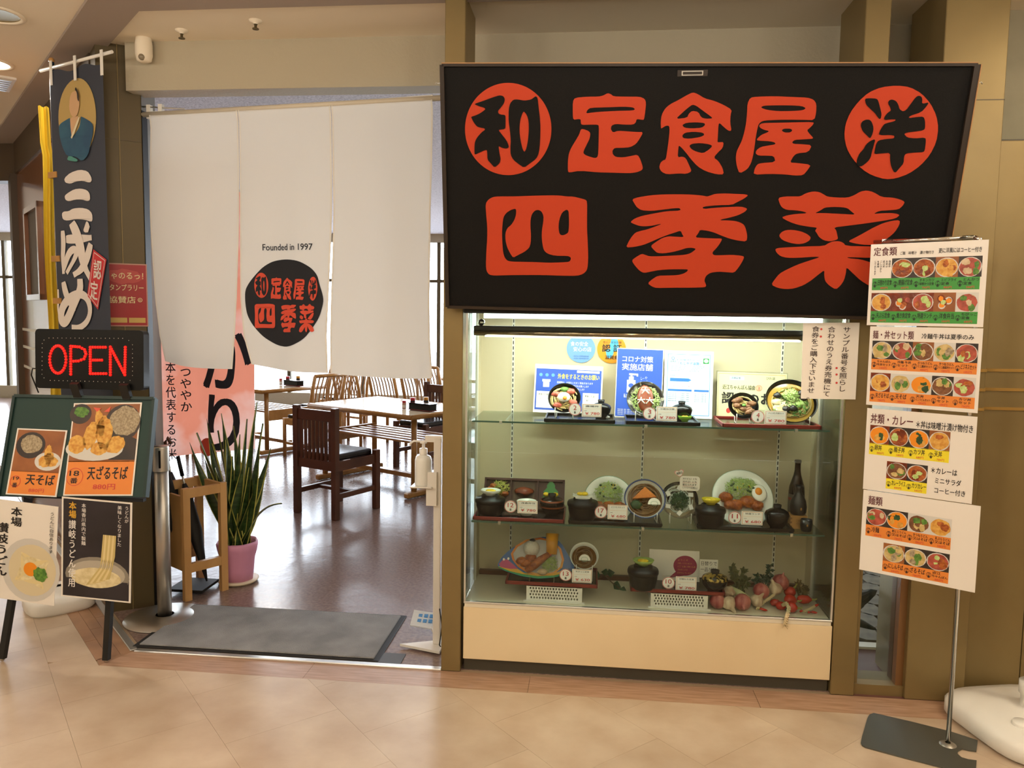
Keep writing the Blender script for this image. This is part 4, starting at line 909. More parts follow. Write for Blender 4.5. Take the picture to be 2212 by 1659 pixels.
# drinks
p = on(1718, 1122, z2, .24, .34); h = msz(p, 130); r = h*.128
t = T('beer_bottle', 'tall dark brown beer bottle behind the sake flask', 'bottle', p); m_bg = mat('brown_bottle', '#1c0f0a', .08)
MB().lathe([(.001, 0), (r*.95, 0), (r, .01), (r, h*.48), (r*.93, h*.56), (r*.5, h*.74), (r*.38, h*.82), (r*.36, h*.95), (r*.4, h*.955)], p, 28).build('glass', t, [m_bg])
MB().lathe([(r*.42, h*.955), (r*.44, h*.965), (r*.42, h), (.001, h)], p, 24).build('cap', t, [mat('cap_grey', '#7b756c', .4, metal=.5)])
lb_ = MB().lathe([(r*1.01, h*.08), (r*1.01, h*.44)], p, 28); lb_.build('label_band', t, [mat('label_grey', '#4a4640', .5, c2='#6a6052', scale=20)])
MB().lathe([(r*1.02, h*.34), (r*1.02, h*.38)], p, 28).build('label_stripe', t, [mat('label_red', '#8a3a30', .5)])
f = Fr(p+V((0, -r*1.03, 0)), (1, 0, 0), (0, 0, 1)); mb = MB(); vtxt(mb, f, '水', -.004, h*.3, .02, .022, 0, .0006, .02); mb.build('lettering', t, [m_ink])
p = on(1725, 1143, z2, .1, .2); t = T('wooden_sake_box', 'square pale wooden sake measure under the black flask', 'wooden box', p); s_ = .072; h = .058; mb = MB()
pm = p+V((0, .04, 0))
for q in ((-1, 0), (1, 0)): MB().box(pm+V((q[0]*(s_/2-.004), 0, h/2)), (.008, s_, h)).build('side', t, [m_wood])
for q in (-1, 1): MB().box(pm+V((0, q*(s_/2-.004), h/2)), (s_-.016, .008, h)).build('side', t, [m_wood])
MB().box(pm+V((0, 0, .004)), (s_-.016, s_-.016, .006)).build('bottom', t, [m_wood]); MB().box(pm+V((0, 0, h-.003)), (s_-.016, s_-.016, .004)).build('top', t, [m_wood])
f = Fr(pm+V((0, -s_/2-.0005, 0)), (1, 0, 0), (0, 0, 1)); mb = MB()
for k in range(3): mb.rect(f, -s_/2, .006+.018*k, -s_/2+.008, .014+.018*k, .0, 0)
txt(mb, f, '酒', -.012, .018, .012, .042, 0, 0, .0); mb.build('brand_mark', t, [mat('brand_brown', '#8a6238', .6)])
p2 = pm+V((.004, .0, h)); hh = .128; r = .037; t = T('sake_flask', 'black ceramic sake flask on the wooden measure', 'flask', p2); m_cer = mat('black_ceramic', '#15171a', .3, bump=.1, bscale=50)
MB().lathe([(.001, 0), (r*.8, 0), (r*.95, .01), (r, .035), (r*.85, .062), (r*.5, .088), (r*.36, .1), (r*.36, .115), (r*.48, hh), (r*.42, hh), (r*.3, .112), (.001, .1)], p2, 28).build('body', t, [m_cer])
MB().sph(p2+V((.004, -r*.97, .03)), (.004, .003, .007), None, 8, 6).build('mark', t, [m_wood])
p = on(1741, 1147, z2, .075, .12); t = T('sake_cup', 'small black ceramic sake cup beside the wooden measure', 'cup', p); r = .026
MB().lathe([(.001, 0), (r*.8, 0), (r*.9, .006), (r, .03), (r*.92, .052), (r*.86, .052), (r*.9, .03), (.001, .008)], p, 24).build('cup', t, [m_cer]); MB().sph(p+V((-.002, -r*.97, .03)), (.004, .002, .006), None, 8, 6).build('mark', t, [m_wood])

# ---------------- deck
def riser(pl, pr, top, label):
    a, b = AY(*pl, .07), AY(*pr, .07); x0, x1 = a.x, b.x; t = T('perforated_riser', label, 'riser', ((x0+x1)/2, .15, DECK), 0, 'perforated plastic risers')
    f = yplane(.062); holes = []; nx = 17
    for i in range(nx):
        for j in range(4):
            u = x0+.018+(x1-x0-.036)*(i+(.0 if j % 2 else .35))/(nx-.4); v = DECK+.016+(top-DECK-.028)*j/3.0
            holes.append([(u+.0045*math.cos(k*1.0472+.4)*.85, v+.0055*math.sin(k*1.0472+.4)) for k in range(6)])
    MB().poly(f, [(x0, DECK), (x1, DECK), (x1, top), (x0, top)], holes, 0, 0, .003).build('front', t, [m_white])
    MB().b2((x0, .075, DECK), (x0+.003, .26, top)).build('side', t, [m_white]); MB().b2((x1-.003, .075, DECK), (x1, .26, top)).build('side', t, [m_white]); MB().b2((x0, .062, top-.003), (x1, .26, top)).build('top', t, [m_white])
    MB().b2((x0-.012, .05, DECK), (x1+.012, .064, DECK+.004)).build('foot', t, [m_white])
ztp = AY(1190, 1267, .06).z
riser((1137, 1300), (1257, 1300), ztp, 'white perforated riser under the children\'s fish plate tray')
zt, x0, x1 = tray((1091, 1262), (1291, 1275), ztp, .24, 'black tray number thirteen with red front edge on a white riser', True)
f = Fr(AY(1155, 1215, .16), (1, 0, 0), (0, .6, 1)); c_ = f.O
pxp = lambda s: [f.uv(x/4.608+980, y/4.608+960) for x, y in P_(s)]
t = T('fish_plate', 'colourful fish-shaped children\'s plate of rice, fried prawn and chicken under clear wrap', 'plate', (c_.x, .16, zt))
out = pxp('432 1205 470 1130 560 1045 700 960 860 920 1000 925 1075 985 1130 1080 1190 1190 1205 1240 1130 1290 1000 1325 840 1338 680 1315 540 1270 460 1235')
MB().poly(f, smooth_pts([V((a, b, 0)) for a, b in out]), (), 0, 0, .008).build('plate', t, [mat('plate_blue', '#3566a8', .2)])
mb = MB().poly(f, pxp('440 1215 560 1240 700 1275 840 1300 1000 1300 1130 1280 1205 1240 1130 1290 1000 1325 840 1336 680 1313 540 1268 462 1234'), (), .0015, 0)
mb.poly(f, pxp('445 1215 600 1215 700 1280 840 1300 1040 1270 1120 1240 1150 1270 1000 1305 840 1312 690 1292 560 1262'), (), .002, 1)
mb.poly(f, pxp('450 1190 500 1140 540 1150 600 1200 640 1240 560 1240 470 1222'), (), .0024, 2)
for q in ((500, 1145), (545, 1138)): mb.ell(f, *f.uv(q[0]/4.608+980, q[1]/4.608+960), .005, .006, .0028, 3, 14)
mb.build('pattern', t, [mat('plate_green', '#3aa06a', .2), mat('plate_yellow', '#dfae2a', .2), mat('plate_pink', '#b83a78', .2), m_inkw])
w_o = pxp('570 1090 620 1010 720 950 860 930 990 955 1070 1040 1100 1150 1080 1230 1000 1290 860 1310 740 1285 640 1220 585 1150'); w_i = pxp('592 1090 640 1020 730 970 860 948 980 972 1050 1050 1078 1150 1060 1220 990 1275 860 1290 750 1268 655 1205 605 1145')
MB().poly(f, w_i, (), .003, 0).build('inner_plate', t, [mat('plate_grey', '#b9b7b4', .2)]); MB().poly(f, w_o, [w_i], .005, 0, .004).build('plate_rim', t, [mat('plate_orange', '#d8702a', .2, c2='#d8a52a', scale=8)])
I4 = Matrix((f.U, f.W, f.N)).transposed(); K = lambda x, y, n=.01: f.p(*f.uv(x/4.608+980, y/4.608+960), n)
MB().sph(K(775, 1040), .038, None, 18, 12, 0, .01).build('rice_ball', t, [f_rice]); MB().sph(K(790, 970, .03), (.014, .01, .008), None, 10, 6, 0, .2).build('topping', t, [f_black])
for q in ((685, 1165), (770, 1135), (720, 1190)): MB().sph(K(*q, .012), (.028, .022, .018), None, 14, 9, 0, .15).build('fried_chicken', t, [f_fry])
pr_ = MB(); pth = [K(725, 1265, .014), K(800, 1215, .022), K(870, 1160, .024), K(950, 1105, .022)]; pr_.tube(pth, [.014, .02, .018, .013], 12); pr_.build('fried_prawn', t, [f_fry])
MB().tube([K(950, 1105, .022), K(985, 1070, .022), K(995, 1020, .022)], [.011, .008, .012], 10).build('prawn_tail', t, [f_pink])
shreds(I4, K(960, 1195, .012), 0, 0, 0, .032, .035, .012, 130).build('cabbage', t, [f_cab]); MB().sph(K(885, 1275, .014), (.024, .014, .014), None, 12, 8, 0, .08).build('potato_salad', t, [f_pork])
cup0 = K(975, 1100, .01); cup1 = K(985, 905, .03)
MB().cyl(cup0, cup1, .024, .03, 20).build('juice', t, [f_juice])
MB().poly(f, smooth_pts([V((a, b, 0)) for a, b in pxp('435 1205 560 1030 860 905 940 880 1030 885 1200 1230 1080 1300 840 1335 540 1270')]), (), .05, 0).build('clear_wrap', t, [m_wrap])
for sx in (760, 1000): MB().cyl(K(sx, 1325, .004), V((K(sx, 1325).x, .075, zt)), .0025, None, 8).build('support', t, [m_steel])
t, m, c = dish('udon_cup', 'white bowl of udon with a fish cake slice beside the fish plate', 'bowl', AY(1262, 1200, .17), .066, 50, [(.5, -1.0), (.55, -1.0), (.75, -.75), (.95, -.3), (1, 0), (.96, .01), (.9, -.3), (.7, -.55), (.001, -.6)], [m_china], zt)
MB().lathe([(.056, -.022), (.001, -.022)], c, 30, m).build('broth', t, [f_broth]); noodles(m, c, .05, -.02, 16, .0028).build('noodles', t, [f_soba])
FK = Fr(c + m @ V((.002, -.02, -.006)), m @ V((1, 0, 0)), m @ V((0, 1, 0))); MB().poly(FK, [(a*.95, b*.95) for a, b in kam], (), 0, 0, .008).build('fish_cake', t, [f_egg]); mb = MB(); mb.ring(FK, 0, .004, .014, .016, .0006, 0, 24, .7); mb.build('fish_cake_line', t, [m_chinag])
price_tag(13, 'ちびっこ定食', 630, (1222, 1242), (1238, 1229, 1278, 1260), .082, zt, 'white price tag with red number thirteen')

def leaf(mb, p, d, up, ln, wd, mi=0):
    p = V(p); d = V(d).normalized(); s = d.cross(V(up)).normalized(); n = s.cross(d)
    q = [p, p+d*ln*.3+s*wd*.5-n*.1*wd, p+d*ln*.62+s*wd*.32, p+d*ln, p+d*ln*.62-s*wd*.32, p+d*ln*.3-s*wd*.5-n*.1*wd, p+d*ln*.5+n*.12*wd]
    mb.add(q, [(0, 1, 6), (1, 2, 6), (2, 3, 6), (3, 4, 6), (4, 5, 6), (5, 0, 6)], mi)
m_ivy = mat('ivy_green', '#1f5a2c', .4, c2='#123a1e', scale=30)
p = on(1310, 1266, DECK+.002, .3, .36); t = T('ivy_sprig', 'artificial green ivy sprig lying between the two tray risers', 'ivy', p)
st = [p+V((-.05, 0, .03)), p+V((-.01, 0, .05)), p+V((.03, -.02, .02)), p+V((.06, -.04, .004))]; MB().tube(st, .0025, 6).build('stem', t, [m_brownd])
for k, (q, a) in enumerate(((st[0], 2.4), (st[1], 1.4), (st[1]+V((.01, 0, .01)), .3), (st[2], -.3), (st[2]+V((.012, -.01, -.005)), -1.0), (st[3], -.4), (st[1]+V((-.02, 0, 0)), 3.0))):
    mb = MB(); leaf(mb, q, (math.cos(a), -.35, math.sin(a)), (0, -1, .3), .042, .04); mb.build('leaf', t, [m_ivy])

ztp2 = AY(1460, 1283, .06).z
riser((1405, 1310), (1528, 1310), ztp2, 'white perforated riser under tray number ten')
zt, x0, x1 = tray((1362, 1277), (1567, 1289), ztp2, .24, 'black tray number ten with red front edge on a white riser', True)
tp = tub(1388, 1222, 1273, 67, zt, 'black rice tub carrying a green pickle dish on tray number ten')
small_dish(tp, .095, 'pale green oval dish of yellow pickles on the rice tub of tray number ten', mat('pale_green_glaze', '#9db566', .2))
lb(1543, 1230, 1277, 56, zt, 'black lidded pot with gold-flecked lid on tray number ten', gold=True)
f = yplane(.215); q4 = [f.uv(*q) for q in ((1403, 1186), (1511, 1191), (1511, 1268), (1400, 1268))]
t = T('message_card', 'white card with a crimson speech bubble behind tray number ten', 'card', f.p(q4[3][0], q4[3][1]))
MB().poly(f, [q4[3], q4[2], q4[1], q4[0]], (), 0, 0, .002).build('card', t, [m_lam]); mb = MB()
u, v = f.uv(1480, 1222); mb.ell(f, u, v, .053, .047, .0006, 0, 36); mb.poly(f, [(u-.042, v-.03), (u-.075, v-.062), (u+.0, v-.046)], (), .0006, 0)
for k, s in enumerate(('ようこそ', 'お越しくださいました', 'ご注文は', '今日は何にしますか', 'おまちしています')): txt(mb, f, s, u-.034, v+.022-.015*k, u+.012+.006*(k % 3)*3, v+.030-.015*k, 1, .001)
mb.build('print', t, [mat('bubble_crimson', '#9a2f52', .4), mat('bubble_gold', '#e0a060', .4)])
f = yplane(.2); u0, v1 = f.uv(1512, 1208); u1, v0 = f.uv(1550, 1240); t = T('daily_card', 'small white handwritten card reading daily extra dish beside the message card', 'card', f.p((u0+u1)/2, v0))
MB().rect(f, u0, v0-.02, u1, v1, 0, 0, .0012).build('card', t, [m_paper]); mb = MB(); txt(mb, f, '日替りで', u0+.006, v1-.028, u1-.004, v1-.008, 0, .0006); txt(mb, f, '一品が付', u0+.004, v1-.056, u1-.008, v1-.036, 0, .0006); mb.build('lettering', t, [m_ink])
price_tag(10, '日替わり定食', 780, (1444, 1259), (1462, 1245, 1504, 1278), .085, zt, 'white price tag with red number ten')

# vegetables
V2 = lambda x, y: (x/3.95+1400, y/3.95+960)
m_onr = mat('red_onion_skin', '#8a2f34', .3, c2='#c07468', scale=14, stretch=(3, 3, .4)); m_gar = mat('garlic_skin', '#dccdb0', .45, c2='#b99a80', scale=12, stretch=(3, 3, .5)); m_root = mat('dry_root', '#c9b58c', .8)
def veg(kind, x, y, r, z, label, tilt=(0, 0)):
    px = V2(x, y); p = AZ(*px, DECK+z); p.y = min(max(p.y, .07), .33); p = AY(*px, p.y); p.z = max(p.z, DECK+r*.95)
    t = T(kind, label, kind.replace('_', ' '), p-V((0, 0, r*.9)), 0, 'imitation vegetables in the case')
    m = Matrix.Rotation(tilt[0], 3, 'X') @ Matrix.Rotation(tilt[1], 3, 'Y')
    if kind == 'red_onion':
        MB().lathe([(.001, -r*.9), (r*.4, -r*.84), (r*.85, -r*.5), (r, 0), (r*.85, r*.5), (r*.4, r*.85), (r*.14, r*1.0), (r*.08, r*1.25), (.001, r*1.3)], p, 20, m).build('bulb', t, [m_onr])
        mb = MB()
        for k in range(9): a = k*.7; mb.tube([p+m @ V((0, 0, -r*.86)), p+m @ V((r*.3*math.cos(a), r*.3*math.sin(a), -r*.98)), p+m @ V((r*.6*math.cos(a), r*.6*math.sin(a), -r*.9))], .001, 4)
        o = mb.build('roots', t, [m_root]); o['kind'] = 'stuff'
    else:
        MB().lathe([(.001, -r*.85), (r*.5, -r*.8), (r*.95, -r*.4), (r, 0), (r*.75, r*.5), (r*.3, r*.85), (r*.2, r*1.3), (r*.12, r*1.6), (.001, r*1.6)], p, 24, m, 0, 1, 1, True, .07, 6).build('bulb', t, [m_gar])
veg('red_onion', 593, 1335, .036, .036, 'shaded red onion at the riser end of tray ten', (.3, .2))
veg('garlic', 690, 1360, .033, .033, 'pale garlic bulb between two red onions at the deck front', (2.4, .5))
veg('garlic', 690, 1265, .029, .06, 'pale garlic bulb resting on another garlic bulb', (1.4, .2))
veg('red_onion', 803, 1345, .038, .038, 'red onion with pale streaked roots facing out', (1.9, 0))
veg('garlic', 930, 1330, .030, .035, 'pale garlic bulb beside the braided straw', (.4, .5))
veg('red_onion', 965, 1250, .037, .07, 'red onion with tufted roots in front of the dark leaves', (2.2, -.7))
veg('garlic', 1085, 1228, .031, .075, 'pale garlic bulb leaning on the rear red onion', (.3, -.4))
veg('red_onion', 1130, 1175, .039, .095, 'red onion highest at the back of the heap', (.2, .2))
a, b = AZ(*V2(690, 1235), DECK+.05), AZ(*V2(850, 1315), DECK+.02); a.y = min(a.y, .25); b.y = max(b.y, .12); t = T('leek', 'pale green leek stalk lying behind the garlic', 'leek', b-V((0, 0, .015)), 0, 'imitation vegetables in the case')
a = AY(*V2(690, 1225), .2); b = AY(*V2(855, 1320), .14); MB().tube([a, a.lerp(b, .5), b], [.014, .018, .014], 12).build('stalk', t, [mat('leek_pale', '#c3c98e', .4, c2='#e0dcb8', scale=8)]); MB().sph(b, .012, None, 10, 6, 0, .2).build('root', t, [m_root])
m_pep = mat('pepper_red', '#c62f17', .22, c2='#a81d10', scale=8); m_stm = mat('pepper_stem', '#8a8a3a', .6)
for k, (x, y, x2, y2, r, yy, la) in enumerate(((1180, 1290, 1245, 1225, .026, .2, 'fat red pepper at the top of the pile with a yellow stem'), (1160, 1320, 1270, 1335, .026, .15, 'fat red pepper lying across the middle of the pile'), (1270, 1320, 1400, 1325, .02, .16, 'long red pepper pointing to the case end'), (1180, 1425, 1275, 1405, .024, .085, 'fat red pepper behind the hanging straw braid'), (1090, 1385, 1180, 1400, .019, .11, 'small red pepper at the left of the braid'), (1040, 1375, 1130, 1350, .016, .15, 'dark red pepper under the pile next to the garlic'))):
    a = AY(*V2(x, y), yy); b = AY(*V2(x2, y2), yy-.01); a.z = max(a.z, DECK+r); b.z = max(b.z, DECK+r); t = T('red_pepper', la, 'red pepper', V((a.x, a.y, min(a.z, b.z)-r)), 0, 'imitation vegetables in the case')
    MB().tube([a, a.lerp(b, .12), a.lerp(b, .4), a.lerp(b, .75), b], [r*.25, r*.8, r, r*.85, r*.2], 14).build('fruit', t, [m_pep]); d = (b-a).normalized()
    MB().tube([b-d*.004, b+d*.012, b+d*.02+V((0, 0, .006))], [.006, .0035, .003], 7).build('stem', t, [m_stm])
for k, (x, y, x2, y2, yy, la) in enumerate(((950, 1405, 1020, 1440, .075, 'thin red chilli at the front edge under the straw knot'), (930, 1350, 965, 1400, .1, 'thin red chilli against the garlic bulb'), (1320, 1420, 1290, 1450, .08, 'short thin red chilli right of the braid'), (1380, 1440, 1445, 1450, .08, 'thin red chilli at the front right edge'), (1360, 1470, 1385, 1430, .07, 'upright thin red chilli at the front edge'), (1420, 1390, 1455, 1360, .12, 'thin red chilli nearest the side glass'))):
    a = AY(*V2(x, y), yy); b = AY(*V2(x2, y2), yy); a.z = max(a.z, DECK+.006); b.z = max(b.z, DECK+.006); t = T('chilli', la, 'chilli', V((a.x, a.y, min(a.z, b.z)-.005)), 0, 'imitation vegetables in the case')
    MB().tube([a, a.lerp(b, .35)+V((0, 0, .002)), a.lerp(b, .75), b], [.002, .006, .005, .0008], 8).build('fruit', t, [m_pep]); MB().tube([a, a+(a-b)*.25], .0014, 5).build('stem', t, [m_stm])
def braid(pts, la, r=.006):
    t = T('straw_braid', la, 'straw braid', pts[-1], 0, 'imitation vegetables in the case'); n = 40
    for s in range(3):
        pth = []
        for i in range(n):
            q = i/(n-1)*(len(pts)-1); k = min(int(q), len(pts)-2); p = V(pts[k]).lerp(V(pts[k+1]), q-k); a = i*.8+s*2.094; pth.append(p+V((math.cos(a)*r, math.sin(a)*r*.6, math.sin(a)*r*.6)))
        MB().tube(pth, r*.62, 6).build('strand', t, [m_root])
    mb = MB()
    for k in range(7): mb.tube([pts[-1], V(pts[-1])+V((random.uniform(-.012, .012), random.uniform(-.004, .004), random.uniform(-.018, -.004)))], .0012, 4)
    o = mb.build('frayed_end', t, [m_root]); o['kind'] = 'stuff'
braid([AY(*V2(1150, 1370), .09), AY(*V2(1180, 1355), .06), AY(*V2(1205, 1400), .03), AY(*V2(1185, 1470), -.012), AY(*V2(1170, 1540), -.014)], 'straw braid hanging over the front edge of the case')
braid([AY(*V2(1075, 1285), .14), AY(*V2(1010, 1330), .12), AY(*V2(930, 1405), .09)], 'straw braid lying in front of the garlic', .005)
braid([AY(*V2(1440, 1370), .13), AY(*V2(1390, 1400), .1), AY(*V2(1330, 1425), .09)], 'short straw braid beside the thin chillies', .0045)
for x, y, ww, hh, yy, mt, la, tall in ((800, 1140, .055, .045, .25, mat('fern_olive', '#5f6230', .6, c2='#42491f', scale=30), 'olive feathery artificial foliage behind the leek', (715, 1030)), (980, 1150, .05, .03, .24, mat('leaf_dark', '#1d3322', .4, c2='#2d4a30', scale=30), 'dark green artificial leaf cluster behind the red onions', (1045, 1040)), (1330, 1270, .04, .03, .25, mat('fern_dry', '#6a5a30', .7), 'dry brown artificial stalks beside the side glass', (1280, 1180))):
    c = AY(*V2(x, y), yy); t = T('foliage', la, 'foliage', V((c.x, c.y, DECK)), 0, 'imitation vegetables in the case'); base = V((c.x, c.y, DECK))
    tipc = AY(*V2(*tall), yy)
    for k in range(5):
        e = c+V((random.uniform(-ww, ww), random.uniform(-.02, .02), random.uniform(-hh*.2, hh))) if k else tipc
        st = [base, base.lerp(e, .5)+V((random.uniform(-.01, .01), 0, .02)), e]; br = T; mb = MB().tube(st, .0018, 5); stem = mb.build('stem', t, [mt]); lv = MB()
        for i in range(26):
            q = .3+.7*i/25; p = st[0].lerp(st[1], q*2) if q < .5 else st[1].lerp(st[2], q*2-1); a = random.uniform(0, 6.3); leaf(lv, p, (math.cos(a), random.uniform(-.7, .1), math.sin(a)), (0, -1, .2), .026, .013)
        o = lv.build('leaves', stem, [mt]); o['kind'] = 'stuff'

# ================================================================== NOREN
ND = V((1.562, -.221, 0)).normalized(); NF = Fr((-2.329, .563, 2.6), ND, (0, 0, 1))
t = T('noren_rod', 'pale round rod carrying the white doorway curtain', 'rod', NF.p(0, 0))
MB().cyl(NF.p(-.02, 0), NF.p(1.78, 0), .013, None, 16).build('rod', t, [mat('pale_rod', '#cfc5b2', .4)])
for u in (.02, .09): MB().b2(NF.p(u, -.02)+V((0, .0, 0)), NF.p(u+.02, .05)+V((0, .03, 0))).build('bracket', t, [m_wframe])
MB().cyl(NF.p(-.03, .045, -.01), NF.p(.24, .02, -.01), .004, None, 8).build('arm', t, [m_steel])
def fold(u, v):
    a = min(1, max(0, -v)/.5); k = .014*a*math.sin(9*u+1.2*v+.6)+.008*a*math.sin(21*u-2.2*v)+.014*a*a*math.sin(4.3*u+.4)
    if v > -.09: k += .012*max(0, 1-abs(v+.01)/.05)
    return k
def nfn(u, v, n): return NF.p(u, v, fold(u, v)+n)
nor = T('noren', 'white three-panel cotton doorway curtain with black round emblem', 'curtain', NF.p(.75, -1.29))
def edge(pts, s):
    q = s*(len(pts)-1); k = min(int(q), len(pts)-2); a, b = pts[k], pts[k+1]; return a[0]+(b[0]-a[0])*(q-k), a[1]+(b[1]-a[1])*(q-k)
panels = [([(325, 241), (327, 375), (331, 510), (337, 645), (345, 725), (357, 780)], [(515, 238), (515, 375), (514, 510), (511, 645), (508, 725), (504, 797)]),
          ([(516, 238), (516, 375), (517, 510), (519, 645), (526, 725), (541, 787)], [(716, 222), (715, 375), (712, 510), (707, 645), (704, 725), (707, 806)]),
          ([(717, 222), (716, 375), (715, 510), (712, 645), (711, 725), (713, 806)], [(936, 205), (936, 375), (934, 510), (931, 645), (931, 725), (936, 817)])]
for L_, R2 in panels:
    Lu = [NF.uv(*q) for q in L_]; Ru = [NF.uv(*q) for q in R2]; mb = MB(); nu, nv = 34, 56; vs = []
    for j in range(nv+1):
        s = j/nv; a, b = edge(Lu, s), edge(Ru, s)
        for i in range(nu+1):
            q = i/nu; u, v = a[0]+(b[0]-a[0])*q, a[1]+(b[1]-a[1])*q-(.012*math.sin(math.pi*q) if j == nv else .012*s*s*math.sin(math.pi*q)); vs.append(nfn(u, v, 0))
    mb.add(vs, [(j*(nu+1)+i, (j+1)*(nu+1)+i, (j+1)*(nu+1)+i+1, j*(nu+1)+i+1) for j in range(nv) for i in range(nu)], 0, True); o = mb.build('cloth_panel', nor, [m_noren])
    hm = MB()
    for E_, sg_ in ((Lu, 1), (Ru, -1)):
        pa = [edge(E_, j/nv) for j in range(nv+1)]; vs = [nfn(a+sg_*.002, b, .0015) for a, b in pa]+[nfn(a+sg_*.008, b, .0015) for a, b in pa]; n = nv+1
        hm.add(vs, [(j, j+1, n+j+1, n+j) if sg_ > 0 else (j, n+j, n+j+1, j+1) for j in range(nv)], 0)
    o2 = hm.build('hem', o, [mat('noren_hem', '#e9e4d9', .85, trans=.1)])
em = [(x/2.44+300, y/2.44+160) for x, y in P_('775 975 850 985 910 1020 940 1060 950 1110 965 1160 970 1200 950 1280 915 1340 870 1400 790 1440 720 1430 650 1390 600 1330 570 1270 560 1200 560 1140 580 1100 610 1060 650 1015 700 985')]
ep = [V(NF.uv(*q)+(0,)) for q in em]; ep = smooth_pts(smooth_pts(ep)); cu = sum(ep, V((0, 0, 0)))/len(ep); n = len(ep); vs = [nfn(cu.x, cu.y, .003)]; fs = []
for k in range(1, 11): vs += [nfn(*(cu.lerp(p, k/10))[:2], .003) for p in ep]
for i in range(n): fs.append((0, 1+i, 1+(i+1) % n))
for k in range(9): fs += [(1+k*n+i, 1+(k+1)*n+i, 1+(k+1)*n+(i+1) % n, 1+k*n+(i+1) % n) for i in range(n)]
MB().add(vs, fs, 0, True).build('emblem_disc', nor, [m_norenb])
C7 = (6.383, 540, 500)
TG = {'wa': (57, 568, 238, 915), 'tei': (270, 630, 430, 930), 'shoku': (452, 638, 600, 942), 'ya': (615, 655, 770, 945), 'you': (815, 625, 930, 955), 'shi': (57, 995, 330, 1335), 'ki': (412, 1010, 655, 1390), 'sai': (690, 1000, 890, 1392)}
for nm, bx in TG.items():
    mb = MB(); allp = [q for crop, ink, o_, h_ in GLY[nm] for q in c2p(crop, o_)]; x0, x1 = min(q[0] for q in allp), max(q[0] for q in allp); y0, y1 = min(q[1] for q in allp), max(q[1] for q in allp)
    def mp(crop, pts):
        r = []
        for x, y in c2p(crop, pts):
            px = bx[0]+(x-x0)/(x1-x0)*(bx[2]-bx[0]); py = bx[1]+(y-y0)/(y1-y0)*(bx[3]-bx[1]); r.append(V(NF.uv(px/6.383+540, py/6.383+500)+(0,)))
        return smooth_pts(r)
    for crop, ink, o_, h_ in GLY[nm]: mb.poly(NF, mp(crop, o_), [mp(crop, h) for h in h_], .0055+.002*ink, ink, 0, nfn)
    mb.build('character', nor, [m_norenr, m_norenb])
mb = MB(); a = NF.uv(566, 541); b = NF.uv(676, 526); txt(mb, NF, 'Founded in 1997', a[0], a[1], b[0], b[1], 0, .003, .012, 0, nfn); mb.build('lettering', nor, [m_norenb])['kind'] = 'stuff'

# ================================================================== LEFT GROUP
# navy banner on a pole
zc = 2.83; L0 = AZ(112, 146, zc); R0 = AZ(243, 118, zc); BF = Fr((L0.x, L0.y, 0), (R0.x-L0.x, R0.y-L0.y, 0), (0, 0, 1)); blen = (V((R0.x, R0.y))-V((L0.x, L0.y))).length
bn = T('navy_banner', 'tall navy banner with white brushed characters and oval portrait on a blue pole', 'banner', (L0.x, L0.y, 0))
MB().cyl((L0.x, L0.y, .06), (L0.x, L0.y, zc+.03), .014, .012, 14).build('pole', bn, [mat('pole_blue', '#12304e', .3)])
MB().sph((L0.x, L0.y, zc+.035), .015, None, 10, 8).build('pole_cap', bn, [m_wood])
MB().cyl(BF.p(-.07, zc-.012, .016), BF.p(blen+.02, zc+.006, .016), .008, None, 10).build('crossbar', bn, [m_white])
def bfn(u, v, n): return BF.p(u, v, .02+n+.0035*math.sin(16*u+.5)+.001*math.sin(30*u+2*v))
cu0, cu1 = BF.uv(121, 300)[0], BF.uv(236, 300)[0]; vt = BF.uv(180, 147)[1]; vb = .92; vs = []; nu, nv = 24, 40
for j in range(nv+1):
    for i in range(nu+1): vs.append(bfn(cu0+(cu1-cu0)*i/nu, vt+.01*math.sin(i*.5)*(1-j/nv)+(vb-vt)*j/nv, 0))
MB().add(vs, [(j*(nu+1)+i, (j+1)*(nu+1)+i, (j+1)*(nu+1)+i+1, j*(nu+1)+i+1) for j in range(nv) for i in range(nu)], 0, True).build('cloth', bn, [mat('navy_cloth', '#3a3f4c', .75, trans=.1)])
for px in (122, 174, 232):
    u = BF.uv(px, 150)[0]; MB().box(BF.p(u, zc-.04, .03), (.018, .004, .12), Matrix((BF.U, -BF.N, BF.W)).transposed()).build('tab', bn, [m_white])
for py in (380, 560, 650): u, v = BF.uv(118, py); MB().box(BF.p(.0+.012, v, .012), (.07, .03, .03), Matrix((BF.U, -BF.N, BF.W)).transposed()).build('tab', bn, [m_wood])
B1 = (3.95, 0, 0); B2 = (3.771, 0, 400)
def bpoly(mb, crop, pts, n, mi, sm=True):
    q = [V(BF.uv(*p)+(0,)) for p in c2p(crop, pts)]; mb.poly(BF, smooth_pts(q) if sm else q, (), n, mi, 0, bfn)
def bstroke(mb, crop, pts, wd, n, mi, prof=None):
    q = [V(BF.uv(*p)+(0,)) for p in c2p(crop, pts)]
    for _ in range(2):
        r = [q[0]]
        for i in range(len(q)-1): r += [q[i].lerp(q[i+1], .25), q[i].lerp(q[i+1], .75)]
        q = r+[q[-1]]
    k = len(q); L = []; Rr = []
    for i in range(k):
        d = (q[min(i+1, k-1)]-q[max(i-1, 0)]).normalized(); nn = V((-d.y, d.x, 0)); s = i/(k-1); w_ = wd/crop[0]*.0028*(.75+.5*math.sin(math.pi*min(1, s*1.15+.1)))*.5
        L.append(q[i]+nn*w_); Rr.append(q[i]-nn*w_)
    P = [bfn(p.x, p.y, n) for p in L]+[bfn(p.x, p.y, n) for p in Rr]; mb.add(P, [(k+i, k+i+1, i+1, i) for i in range(k-1)], mi)
